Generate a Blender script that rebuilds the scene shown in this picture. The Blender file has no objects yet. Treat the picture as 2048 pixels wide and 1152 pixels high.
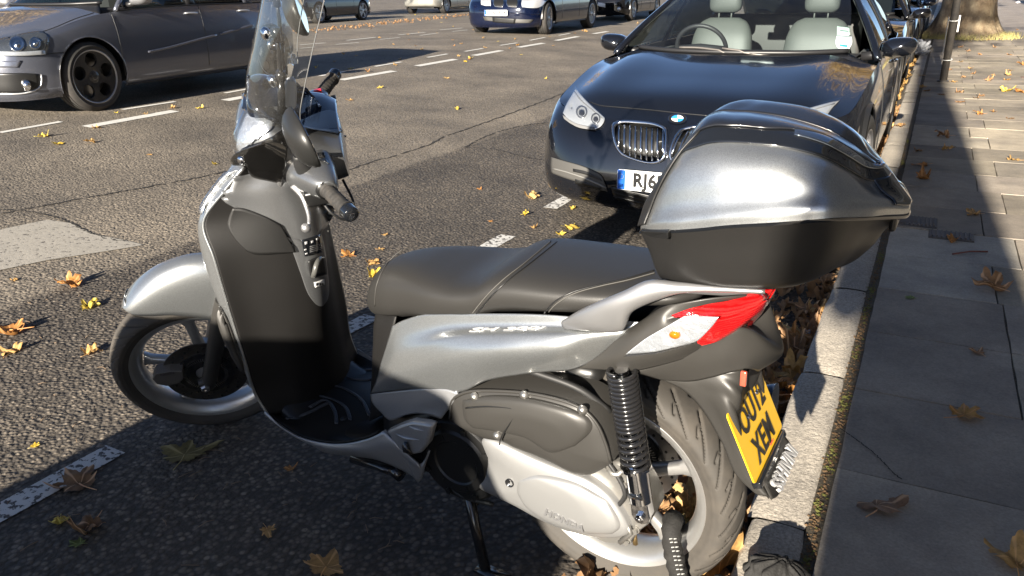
import bpy, bmesh, math, random
from mathutils import Vector, Matrix, Euler
from mathutils.bvhtree import BVHTree
R_ = math.radians
V = Vector
SC = bpy.context.scene
COL = SC.collection
random.seed(7)

# ------------------------------------------------------------------ camera
FPX = 1597.0                       # focal length in pixels of a 2048 px wide picture
CAMH = 1.38666
CAM = V((0, 0, CAMH))
AX = Matrix(((0.89130361, 0.14783003, -0.42863056),
             (0.45313655, -0.32307439, 0.83083705),
             (-0.01565689, -0.93475623, -0.35494457)))   # columns: right, down, forward
cam_d = bpy.data.cameras.new('camera')
cam_o = bpy.data.objects.new('camera', cam_d)
COL.objects.link(cam_o)
m = Matrix.Identity(4)
for i in range(3):
    m[i][0] = AX[i][0]; m[i][1] = -AX[i][1]; m[i][2] = -AX[i][2]; m[i][3] = CAM[i]
cam_o.matrix_world = m
cam_d.sensor_width = 36
cam_d.lens = FPX / 2048 * 36
cam_d.clip_start = 0.05
cam_d.clip_end = 600
SC.camera = cam_o

# ------------------------------------------------------------------ sky, sun, exposure
SUN_EL = 17.0
SH_AZ = 91.5                        # direction shadows fall, degrees from +X
wd = bpy.data.worlds.new("World"); SC.world = wd; wd.use_nodes = True
nt = wd.node_tree
sky = nt.nodes.new('ShaderNodeTexSky'); sky.sky_type = 'NISHITA'; sky.sun_disc = False
sky.sun_elevation = R_(SUN_EL)
sx, sy = -math.cos(R_(SH_AZ)), -math.sin(R_(SH_AZ))      # horizontal direction to the sun
sky.sun_rotation = math.atan2(sx, sy)
sky.air_density = 0.5; sky.dust_density = 0.8; sky.altitude = 1200; sky.ozone_density = 1.0
bg = nt.nodes['Background']; bg.inputs[1].default_value = 0.05
nt.links.new(sky.outputs[0], bg.inputs[0])
sl = bpy.data.lights.new('sun', 'SUN'); sl.energy = 5.0; sl.angle = R_(0.5); sl.color = (1.0, 0.91, 0.78)
so = bpy.data.objects.new('sun', sl); COL.objects.link(so)
sd = V((sx * math.cos(R_(SUN_EL)), sy * math.cos(R_(SUN_EL)), math.sin(R_(SUN_EL))))
so.rotation_euler = sd.to_track_quat('Z', 'Y').to_euler()
so.location = (0, -20, 20)
SC.view_settings.view_transform = 'Standard'
SC.view_settings.look = 'None'
SC.view_settings.exposure = 1.9
SC.view_settings.gamma = 1

# ------------------------------------------------------------------ helpers
def ray(px, py):
    c = V(((px - 1024) / FPX, (py - 576) / FPX, 1.0))
    return (AX @ c).normalized()
def Wp(px, py, axis, val):
    d = ray(px, py); t = (val - CAM[axis]) / d[axis]
    return CAM + d * t
def onz(px, py, z=0.0): return Wp(px, py, 2, z)

MATS = {}
def nodes_of(mt):
    mt.use_nodes = True
    return mt.node_tree, mt.node_tree.nodes['Principled BSDF']
def M(name, col=(.5, .5, .5), rough=.5, metal=0.0, coat=0.0, bump=0.0, bscale=200.0, spec=.5, var=0.0, vscale=4.0,
      trans=0.0, emit=None, flake=0.0, alpha=1.0, ior=1.45, bdist=.001, sheen=0, dirt=0.0, dirtcol=(.2,.17,.13), dscale=6):
    if name in MATS: return MATS[name]
    mt = bpy.data.materials.new(name); MATS[name] = mt
    nt, b = nodes_of(mt); L = nt.links
    b.inputs['Base Color'].default_value = (*col, 1)
    b.inputs['Roughness'].default_value = rough
    b.inputs['Metallic'].default_value = metal
    b.inputs['Coat Weight'].default_value = coat
    b.inputs['Coat Roughness'].default_value = .04
    b.inputs['Specular IOR Level'].default_value = spec
    b.inputs['Transmission Weight'].default_value = trans
    b.inputs['IOR'].default_value = ior
    b.inputs['Alpha'].default_value = alpha
    tc = nt.nodes.new('ShaderNodeTexCoord')
    colsock = None
    if var > 0:
        n = nt.nodes.new('ShaderNodeTexNoise'); n.inputs['Scale'].default_value = vscale; n.inputs['Detail'].default_value = 6
        L.new(tc.outputs['Object'], n.inputs['Vector'])
        mx = nt.nodes.new('ShaderNodeMix'); mx.data_type = 'RGBA'
        mx.inputs[6].default_value = (*[c * (1 - var) for c in col], 1)
        mx.inputs[7].default_value = (*[min(1, c * (1 + var)) for c in col], 1)
        L.new(n.outputs[0], mx.inputs[0]); colsock = mx.outputs[2]
    if dirt > 0:
        n = nt.nodes.new('ShaderNodeTexNoise'); n.inputs['Scale'].default_value = dscale; n.inputs['Detail'].default_value = 9
        n.inputs['Roughness'].default_value = .7
        L.new(tc.outputs['Object'], n.inputs['Vector'])
        rp = nt.nodes.new('ShaderNodeValToRGB'); rp.color_ramp.elements[0].position = .42; rp.color_ramp.elements[1].position = .72
        rp.color_ramp.elements[1].color = (dirt, dirt, dirt, 1)
        L.new(n.outputs[0], rp.inputs[0])
        mx = nt.nodes.new('ShaderNodeMix'); mx.data_type = 'RGBA'
        mx.inputs[6].default_value = (*col, 1); mx.inputs[7].default_value = (*dirtcol, 1)
        if colsock: L.new(colsock, mx.inputs[6])
        L.new(rp.outputs[0], mx.inputs[0]); colsock = mx.outputs[2]
        ra = nt.nodes.new('ShaderNodeMath'); ra.operation = 'MULTIPLY_ADD'
        L.new(rp.outputs[0], ra.inputs[0]); ra.inputs[1].default_value = .4; ra.inputs[2].default_value = rough
        L.new(ra.outputs[0], b.inputs['Roughness'])
    if flake > 0:
        v = nt.nodes.new('ShaderNodeTexVoronoi'); v.inputs['Scale'].default_value = 1700
        L.new(tc.outputs['Object'], v.inputs['Vector'])
        hs = nt.nodes.new('ShaderNodeMix'); hs.data_type = 'RGBA'; hs.blend_type = 'MIX'
        sp = nt.nodes.new('ShaderNodeSeparateColor'); L.new(v.outputs['Color'], sp.inputs[0])
        hs.inputs[6].default_value = (*[c * (1 - flake) for c in col], 1)
        hs.inputs[7].default_value = (*[min(1, c * (1 + flake)) for c in col], 1)
        L.new(sp.outputs[0], hs.inputs[0]); colsock = hs.outputs[2]
    if colsock: L.new(colsock, b.inputs['Base Color'])
    if bump > 0:
        n = nt.nodes.new('ShaderNodeTexNoise'); n.inputs['Scale'].default_value = bscale; n.inputs['Detail'].default_value = 3
        L.new(tc.outputs['Object'], n.inputs['Vector'])
        bp = nt.nodes.new('ShaderNodeBump'); bp.inputs['Strength'].default_value = bump; bp.inputs['Distance'].default_value = bdist
        L.new(n.outputs[0], bp.inputs['Height']); L.new(bp.outputs[0], b.inputs['Normal'])
    if emit:
        b.inputs['Emission Color'].default_value = (*emit[:3], 1); b.inputs['Emission Strength'].default_value = emit[3]
    return mt
def glassM(name, tint=(.9, .95, .95), gloss=.06, rough=.01, dirt_haze=0.0):
    """thin clear sheet: mostly see-through, Fresnel reflection"""
    if name in MATS: return MATS[name]
    mt = bpy.data.materials.new(name); MATS[name] = mt; mt.use_nodes = True
    nt = mt.node_tree; nt.nodes.clear(); L = nt.links
    o = nt.nodes.new('ShaderNodeOutputMaterial'); mx = nt.nodes.new('ShaderNodeMixShader')
    t = nt.nodes.new('ShaderNodeBsdfTransparent'); t.inputs[0].default_value = (*tint, 1)
    g = nt.nodes.new('ShaderNodeBsdfGlossy'); g.inputs['Roughness'].default_value = rough
    f = nt.nodes.new('ShaderNodeFresnel'); f.inputs[0].default_value = 1.5
    ge = nt.nodes.new('ShaderNodeNewGeometry'); io = nt.nodes.new('ShaderNodeMath'); io.operation = 'MULTIPLY_ADD'; io.inputs[1].default_value = .6667 - 1.5; io.inputs[2].default_value = 1.5
    L.new(ge.outputs['Backfacing'], io.inputs[0]); L.new(io.outputs[0], f.inputs[0])
    a = nt.nodes.new('ShaderNodeMath'); a.operation = 'ADD'; a.inputs[1].default_value = gloss
    L.new(f.outputs[0], a.inputs[0]); L.new(a.outputs[0], mx.inputs[0])
    L.new(t.outputs[0], mx.inputs[1]); L.new(g.outputs[0], mx.inputs[2])
    last = mx
    if dirt_haze > 0:
        d = nt.nodes.new('ShaderNodeBsdfDiffuse'); d.inputs[0].default_value = (.6, .58, .54, 1)
        n = nt.nodes.new('ShaderNodeTexNoise'); n.inputs['Scale'].default_value = 14; n.inputs['Detail'].default_value = 8
        tc = nt.nodes.new('ShaderNodeTexCoord'); L.new(tc.outputs['Object'], n.inputs['Vector'])
        k = nt.nodes.new('ShaderNodeMath'); k.operation = 'MULTIPLY'; k.inputs[1].default_value = dirt_haze
        L.new(n.outputs[0], k.inputs[0])
        m2 = nt.nodes.new('ShaderNodeMixShader'); L.new(k.outputs[0], m2.inputs[0])
        L.new(mx.outputs[0], m2.inputs[1]); L.new(d.outputs[0], m2.inputs[2]); last = m2
    L.new(last.outputs[0], o.inputs[0])
    return mt

def tag(o, label=None, cat=None, group=None, kind=None):
    if label: o['label'] = label
    if cat: o['category'] = cat
    if group: o['group'] = group
    if kind: o['kind'] = kind
    return o
def empty(name, loc=(0, 0, 0), mat=None):
    o = bpy.data.objects.new(name, None); o.empty_display_size = .1
    COL.objects.link(o)
    if mat is not None: o.matrix_world = mat
    else: o.location = loc
    return o
def mkobj(name, verts, faces, mat, parent=None, smooth=True, thick=0.0, sub=0, bevel=0.0, sharp=None):
    me = bpy.data.meshes.new(name)
    me.from_pydata([tuple(v) for v in verts], [], faces)
    if isinstance(mat, (list, tuple)):
        for k in mat: me.materials.append(k)
    else: me.materials.append(mat)
    if smooth: me.polygons.foreach_set('use_smooth', [True] * len(me.polygons))
    me.update()
    o = bpy.data.objects.new(name, me); COL.objects.link(o)
    if parent is not None: o.parent = parent
    if thick:
        md = o.modifiers.new('s', 'SOLIDIFY'); md.thickness = thick; md.offset = -1
    if sub:
        md = o.modifiers.new('ss', 'SUBSURF'); md.levels = sub; md.render_levels = sub
    if bevel:
        md = o.modifiers.new('b', 'BEVEL'); md.width = bevel; md.segments = 2; md.limit_method = 'ANGLE'; md.angle_limit = R_(35)
    if sharp is not None and smooth:
        bm = bmesh.new(); bm.from_mesh(me); ang = R_(sharp)
        for e in bm.edges:
            if len(e.link_faces) == 2 and e.calc_face_angle(0) > ang: e.smooth = False
        bm.to_mesh(me); bm.free()
    return o
class MB:
    """collects verts / faces of one mesh"""
    def __init__(s): s.v = []; s.f = []; s.mi = []
    def add(s, vs, fs, mi=0):
        k = len(s.v); s.v += [V(a) for a in vs]; s.f += [tuple(i + k for i in f) for f in fs]; s.mi += [mi] * len(fs)
    def box(s, c, d, rot=None, mi=0):
        c = V(c); x, y, z = [k / 2 for k in d]
        vs = [V((a * x, b * y, e * z)) for a in (-1, 1) for b in (-1, 1) for e in (-1, 1)]
        if rot is not None: vs = [rot @ p for p in vs]
        s.add([c + p for p in vs], [(0, 1, 3, 2), (4, 6, 7, 5), (0, 4, 5, 1), (2, 3, 7, 6), (0, 2, 6, 4), (1, 5, 7, 3)], mi)
    def rings(s, rings, cap=True, closed=True, mi=0, loop=False):
        n = len(rings[0]); k = len(s.v); s.v += [V(p) for r in rings for p in r]
        N = len(rings)
        for i in range(N if loop else N - 1):
            i2 = (i + 1) % N
            for j in range(n if closed else n - 1):
                j2 = (j + 1) % n
                s.f.append((k + i * n + j, k + i * n + j2, k + i2 * n + j2, k + i2 * n + j)); s.mi.append(mi)
        if cap and closed and not loop:
            s.f.append(tuple(k + j for j in range(n))[::-1]); s.mi.append(mi)
            s.f.append(tuple(k + (N - 1) * n + j for j in range(n))); s.mi.append(mi)
    def tube(s, pts, r, n=10, cap=True, mi=0, smooth=0):
        pts = [V(p) for p in pts]
        if smooth: pts = crv(pts, smooth)
        rr = r if isinstance(r, (list, tuple)) else [r] * len(pts)
        if len(rr) != len(pts):
            rr = [lerp_list(rr, i / (len(pts) - 1)) for i in range(len(pts))]
        rings = []; up = None
        for i, p in enumerate(pts):
            t = (pts[min(i + 1, len(pts) - 1)] - pts[max(i - 1, 0)]).normalized()
            if up is None:
                up = t.orthogonal().normalized()
            up = (up - t * up.dot(t)).normalized(); b = t.cross(up)
            rings.append([p + (up * math.cos(a) + b * math.sin(a)) * rr[i] for a in [2 * math.pi * j / n for j in range(n)]])
        s.rings(rings, cap, mi=mi)
    def lathe(s, prof, c, axis, n=48, cap=False, mi=0):
        """prof: (along, radius)"""
        c = V(c); ax = V(axis).normalized(); e1 = ax.orthogonal().normalized(); e2 = ax.cross(e1)
        rings = [[c + ax * a + (e1 * math.cos(2 * math.pi * j / n) + e2 * math.sin(2 * math.pi * j / n)) * r for j in range(n)] for a, r in prof]
        s.rings(rings, cap, mi=mi)
    def obj(s, name, mat, parent=None, **k):
        o = mkobj(name, s.v, s.f, mat, parent, **k)
        if isinstance(mat, (list, tuple)): o.data.polygons.foreach_set('material_index', s.mi)
        return o
def lerp_list(l, t):
    x = t * (len(l) - 1); i = min(int(x), len(l) - 2); f = x - i
    return l[i] * (1 - f) + l[i + 1] * f
def crp(p0, p1, p2, p3, t):
    t2 = t * t; t3 = t2 * t
    return (p1 * 2 + (p2 - p0) * t + (p0 * 2 - p1 * 5 + p2 * 4 - p3) * t2 + (p1 * 3 - p0 - p2 * 3 + p3) * t3) * .5
def cr_at(P, x, closed=False):
    n = len(P)
    if closed:
        i = int(math.floor(x)); f = x - i
        return crp(P[(i - 1) % n], P[i % n], P[(i + 1) % n], P[(i + 2) % n], f)
    if n == 2: return P[0].lerp(P[1], x)
    i = min(int(x), n - 2); f = x - i
    p0 = P[i - 1] if i > 0 else P[0] * 2 - P[1]
    p3 = P[i + 2] if i + 2 < n else P[n - 1] * 2 - P[n - 2]
    return crp(p0, P[i], P[i + 1], p3, f)
def crv(pts, n):
    """resample a Catmull-Rom curve to n points by arc length"""
    P = [V(p) for p in pts]
    if len(P) == 1: return [P[0].copy() for _ in range(n)]
    K = 12 * (len(P) - 1)
    d = [cr_at(P, i / 12) for i in range(K + 1)]
    L = [0]
    for i in range(K): L.append(L[-1] + (d[i + 1] - d[i]).length)
    out = []; k = 0
    for i in range(n):
        t = L[-1] * i / (n - 1)
        while k < K - 1 and L[k + 1] < t: k += 1
        s = (t - L[k]) / max(1e-9, L[k + 1] - L[k]); out.append(d[k].lerp(d[k + 1], min(1, max(0, s))))
    return out
def grid(rows, nu, nv, byidx=False):
    """rows of control points -> nv x nu smooth grid of points"""
    if byidx: rr = [[cr_at([V(p) for p in r], i / (nu - 1) * (len(r) - 1)) for i in range(nu)] for r in rows]
    else: rr = [crv(r, nu) for r in rows]
    out = []
    for j in range(nv):
        x = j / (nv - 1) * (len(rr) - 1)
        out.append([cr_at([rr[k][i] for k in range(len(rr))], x) for i in range(nu)])
    return out
def grid_obj(name, G, mat, parent, thick=0.003, flip=False, mirror=False, **k):
    n = len(G[0]); vs = [p for r in G for p in r]; fs = []
    for j in range(len(G) - 1):
        for i in range(n - 1):
            f = (j * n + i, j * n + i + 1, (j + 1) * n + i + 1, (j + 1) * n + i)
            fs.append(f[::-1] if flip else f)
    if mirror:
        vs = [V((p.x, -p.y, p.z)) for p in vs]; fs = [f[::-1] for f in fs]
    return mkobj(name, vs, fs, mat, parent, thick=thick, **k)
def loft(stations, n=28, seg=8):
    """stations: (u, top, bot, halfwidth, power[, u_top_shift]) -> rings, symmetric about v=0, spline-interpolated"""
    P = []
    for s in stations:
        s = list(s) + [2.2] * (5 - len(s)) if len(s) < 5 else list(s)
        if len(s) < 6: s.append(0)
        P.append(s)
    K = seg * (len(P) - 1); rings = []
    for i in range(K + 1):
        x = i / seg; q = []
        j = min(int(x), len(P) - 2); f = x - j
        for c in range(6):
            a0 = P[j - 1][c] if j else 2 * P[0][c] - P[1][c]
            a3 = P[j + 2][c] if j + 2 < len(P) else 2 * P[-1][c] - P[-2][c]
            q.append(crp(a0, P[j][c], P[j + 1][c], a3, f))
        u, top, bot, hw, pw, sh = q
        hw = max(hw, .001); ring = []
        for a in range(n):
            t = 2 * math.pi * a / n; cs, sn = math.cos(t), math.sin(t)
            vv = hw * math.copysign(abs(cs) ** (2 / pw), cs); k = math.copysign(abs(sn) ** (2 / pw), sn)
            ring.append(V((u + sh * (k + 1) / 2, vv, (top + bot) / 2 + k * (top - bot) / 2)))
        rings.append(ring)
    return rings
def text_mesh(txt, size=1.0, extrude=0.002, bold=0.0, sx=1.0, spacing=1.0, shear=0.0):
    c = bpy.data.curves.new('t', 'FONT'); c.body = txt; c.size = size; c.extrude = extrude; c.offset = bold
    c.space_character = spacing; c.shear = shear; c.align_x = 'CENTER'; c.align_y = 'CENTER'; c.resolution_u = 3
    o = bpy.data.objects.new('t', c); COL.objects.link(o)
    bpy.context.view_layer.update()
    dg = bpy.context.evaluated_depsgraph_get()
    me = o.evaluated_get(dg).to_mesh()
    vs = [V((v.co.x * sx, v.co.y, v.co.z)) for v in me.vertices]; fs = [tuple(p.vertices) for p in me.polygons]
    o.evaluated_get(dg).to_mesh_clear()
    bpy.data.objects.remove(o); bpy.data.curves.remove(c)
    return vs, fs
def text_obj(name, txt, mat, parent, origin, ex, ey, size, extrude=.001, **k):
    """ex = reading direction, ey = up, both in the parent's space"""
    vs, fs = text_mesh(txt, size, extrude, **k)
    ex = V(ex).normalized(); ey = V(ey); ey = (ey - ex * ey.dot(ex)).normalized(); ez = ex.cross(ey); o = V(origin)
    return mkobj(name, [o + ex * p.x + ey * p.y + ez * p.z for p in vs], fs, mat, parent, smooth=False)
# ------------------------------------------------------------------ materials
silver = M('silver_paint', (.38, .395, .40), .30, .85, coat=.7, flake=.26)
silver2 = M('satin_silver_plastic', (.30, .305, .315), .38, .6, coat=.15, flake=.12)
lightsilver = M('light_silver_cast', (.37, .37, .375), .38, .8, coat=.1)
castalu = M('cast_aluminium', (.27, .265, .25), .42, .8, bump=.25, bscale=160, dirt=.35, dirtcol=(.16, .13, .1), dscale=25)
wheelalu = M('painted_wheel_alloy', (.52, .52, .51), .32, .8, coat=.1, dirt=.25, dirtcol=(.2, .16, .12), dscale=14)
chrome = M('chrome', (.75, .75, .76), .07, 1.0)
steel = M('brushed_steel', (.42, .41, .40), .3, 1.0, var=.15, vscale=40)
blacksteel = M('black_enamelled_steel', (.012, .012, .013), .2, .0, coat=.6)
gloss = M('gloss_black_plastic', (.008, .009, .011), .06, 0, coat=1.0)
plastic = M('textured_dark_plastic', (.0085, .008, .0076), .5, 0, spec=.3, bump=.35, bscale=900, bdist=.0006)
plastic2 = M('smooth_dark_plastic', (.010, .010, .010), .34, 0, bump=.1, bscale=500, bdist=.0004)
greyplastic = M('dark_grey_satin_plastic', (.032, .0305, .028), .42, .1, bump=.2, bscale=900, bdist=.0005)
darkpaint = M('graphite_paint', (.07, .072, .075), .32, .75, coat=.3, flake=.15)
caseblack = M('case_grained_black', (.013, .0125, .012), .42, 0, bump=.3, bscale=700, bdist=.0005)
seatm = M('seat_vinyl', (.023, .022, .0205), .46, 0, bump=.4, bscale=600, bdist=.0006, var=.08, vscale=6)
rubber = M('rubber', (.022, .021, .020), .7, 0, bump=.2, bscale=120, dirt=.5, dirtcol=(.13, .11, .09), dscale=9)
tyrem = M('dusty_tyre_rubber', (.042, .038, .033), .72, 0, bump=.15, bscale=160, dirt=.55, dirtcol=(.10, .085, .068), dscale=7)
rubber2 = M('clean_black_rubber', (.015, .015, .015), .55)
stitch = M('grey_stitching', (.075, .072, .066), .7)
redlens = M('red_lens', (.50, .006, .008), .10, 0, coat=1.0, bump=.5, bscale=150, bdist=.002)
_nt = redlens.node_tree; _b = _nt.nodes['Principled BSDF']; _tc = _nt.nodes.new('ShaderNodeTexCoord'); _w = _nt.nodes.new('ShaderNodeTexWave'); _w.inputs['Scale'].default_value = 55; _w.inputs['Distortion'].default_value = 3; _w.bands_direction = 'Z'
_nt.links.new(_tc.outputs['Object'], _w.inputs[0]); _r = _nt.nodes.new('ShaderNodeValToRGB'); _r.color_ramp.elements[0].color = (.34, .004, .005, 1); _r.color_ramp.elements[0].position = .2; _r.color_ramp.elements[1].color = (.62, .012, .012, 1); _r.color_ramp.elements[1].position = .6
_nt.links.new(_w.outputs[0], _r.inputs[0]); _nt.links.new(_r.outputs[0], _b.inputs['Base Color'])
indref = M('indicator_reflector', (.66, .67, .69), .2, .6, bump=.9, bscale=48, bdist=.006)
redref = M('red_reflector_inside', (.80, .03, .02), .25, .3, bump=.9, bscale=90, bdist=.004)
clearlens = glassM('clear_lens', (.95, .96, .97), .05)
reflector = M('lamp_reflector', (.55, .56, .58), .25, .7, bump=.8, bscale=55, bdist=.006)
amber = M('amber_bulb', (.8, .22, .01), .15, .1, coat=1)
screenm = glassM('screen_acrylic', (.93, .94, .93), .03, .02, dirt_haze=.035)  # pale diffuse film mixed in so the sheet shows a sunlit haze
smoke = glassM('smoked_acrylic', (.34, .33, .32), .06, .01, dirt_haze=.01)
mirrorm = M('mirror_glass', (.85, .87, .9), .02, 1.0)
yellow = M('yellow_plate', (.78, .46, .012), .32, coat=.4, var=.06, vscale=20)
white = M('white_plate', (.78, .79, .80), .3, coat=.3)
pblack = M('plate_black', (.012, .012, .012), .35)
pblue = M('plate_blue', (.01, .09, .42), .3)
redswitch = M('red_switch', (.6, .02, .03), .3)
labelw = M('label_white', (.65, .65, .64), .4)
labelg = M('label_grey', (.42, .42, .42), .4)
cloth = M('black_webbing', (.010, .0095, .009), .8, bump=.9, bscale=260, bdist=.002, dirt=.12, dirtcol=(.1, .095, .085), dscale=30)
# ------------------------------------------------------------------ the scooter: local axes u forward, v left, w up
SU = V((-0.99836212, 0.05721084, 0)); SV = V((-0.05708917, -0.9962388, -0.065185)); SW = V((-0.00372929, -0.06507823, 0.9978732))
SO = V((-0.52047182, 1.57788644, 0))
SMAT = Matrix(((SU.x, SV.x, SW.x, SO.x), (SU.y, SV.y, SW.y, SO.y), (SU.z, SV.z, SW.z, SO.z), (0, 0, 0, 1)))
SINV = SMAT.inverted()
RK = R_(26.5); STEER = 0.79184; WB = 1.434
SAX = V((-math.sin(RK), 0, math.cos(RK))); SF = V((math.cos(RK), 0, math.sin(RK)))
SA = V((WB, 0, .280)) - SF * .03
SROT = Matrix.Rotation(STEER, 3, SAX)
def steer(p): return SA + SROT @ (V(p) - SA)
def S(px, py, v=0.0):
    d = SINV.to_3x3() @ ray(px, py); c = SINV @ CAM
    return c + d * ((v - c.y) / d.y)
def F(px, py, v=0.0):
    """a point of the steered front end, in unsteered local coordinates"""
    Ri = SROT.transposed()
    d = Ri @ (SINV.to_3x3() @ ray(px, py)); c = Ri @ ((SINV @ CAM) - SA) + SA
    return c + d * ((v - c.y) / d.y)
def SS(l): return [S(*p) for p in l]
def FF(l): return [F(*p) for p in l]
def tf_steer(o):
    for v in o.data.vertices: v.co = steer(v.co)
    o.data.update(); return o
class Surf:
    def __init__(s, objs, inv=None, thick=0):
        vs = []; fs = []
        for o in objs:
            k = len(vs); vs += [v.co.copy() for v in o.data.vertices]; fs += [tuple(i + k for i in p.vertices) for p in o.data.polygons]
        s.t = BVHTree.FromPolygons(vs, fs); s.inv = inv if inv is not None else Matrix.Identity(4); s.last = 2.0
        s.c = s.inv @ CAM
    def at(s, px, py, off=.003):
        d = (s.inv.to_3x3() @ ray(px, py)).normalized()
        h, n, i, dist = s.t.ray_cast(s.c, d)
        if h is None:
            p = s.c + d * s.last; h, n, i, dd = s.t.find_nearest(p)
            p = s.c + d * ((h - s.c).dot(d)); s.miss = True
            return p - d * off
        s.last = dist
        if n.dot(d) > 0: n = -n
        return h + n * off
    def patch(s, name, rows, mat, parent, nu=16, nv=8, off=.003, thick=.003, dome=0, **k):
        rr = [[V((a[0], a[1], 0)) for a in r] for r in rows]
        G = grid(rr, nu, nv)
        dm = lambda i, j: dome * (16 * i * (nu - 1 - i) * j * (nv - 1 - j) / ((nu - 1) * (nv - 1)) ** 2) ** .35 if dome else 0
        return grid_obj(name, [[s.at(p.x, p.y, off + dm(i, j)) for i, p in enumerate(r)] for j, r in enumerate(G)], mat, parent, thick=thick, **k)
    def line(s, name, pts, mat, parent, r=.0015, off=.001, n=24):
        q = crv([V((a[0], a[1], 0)) for a in pts], n)
        mb = MB(); mb.tube([s.at(p.x, p.y, off) for p in q], r, 6)
        return mb.obj(name, mat, parent)

sc = empty('scooter', mat=SMAT)
tag(sc, 'silver motor scooter with clear windscreen and top case parked beside the kerb', 'scooter')

# ---- wheels
def tyre_mesh(R, hw, rimr, kind, nth=560, ns=56):
    """torus-like tyre with sunk tread grooves; axis along v"""
    vs = []; fs = []
    for i in range(nth):
        th = 2 * math.pi * i / nth
        for j in range(ns + 1):
            s = -1 + 2 * j / ns                         # across, -1..1
            a = s * R_(128)
            # cross-section: rounded crown, walls turning in to the rim
            H = R - rimr
            y = hw * math.sin(a) / math.sin(R_(85)) if abs(a) < R_(85) else math.copysign(hw * (1 - .22 * ((abs(a) - R_(85)) / R_(43)) ** 1.5), a)
            r = R - H * (1 - math.cos(a * .72)) / (1 - math.cos(R_(128) * .72))
            # grooves
            g = 0
            if abs(s) < .66:
                P = 2 * math.pi / (26 if kind else 30)
                for side in (-1, 1):
                    q = s * side
                    if q < (.06 if kind else .04): continue
                    ph = (th - (.05 + .62 * q ** 1.25) - (P / 2 if side < 0 else 0)) % P
                    d = min(ph, P - ph) * R
                    if d < .0048 and q < .62: g = max(g, 1 - (d / .0048) ** 2)
                    if kind:
                        ph2 = (th + .5 * P - .50 * (q - .2) ** 1.4 if q > .2 else .1) % P
                        d2 = min(ph2, P - ph2) * R
                        if d2 < .0042 and .26 < q < .46: g = max(g, 1 - (d2 / .0042) ** 2)
            r -= .008 * g
            # sidewall rings
            if .80 < abs(s) < .83 or .93 < abs(s) < .95: y += math.copysign(.0012, s)
            vs.append((r * math.cos(th), y, r * math.sin(th)))
    n = ns + 1
    for i in range(nth):
        for j in range(ns):
            k = (i + 1) % nth
            fs.append((i * n + j, i * n + j + 1, k * n + j + 1, k * n + j))
    return vs, fs
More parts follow.
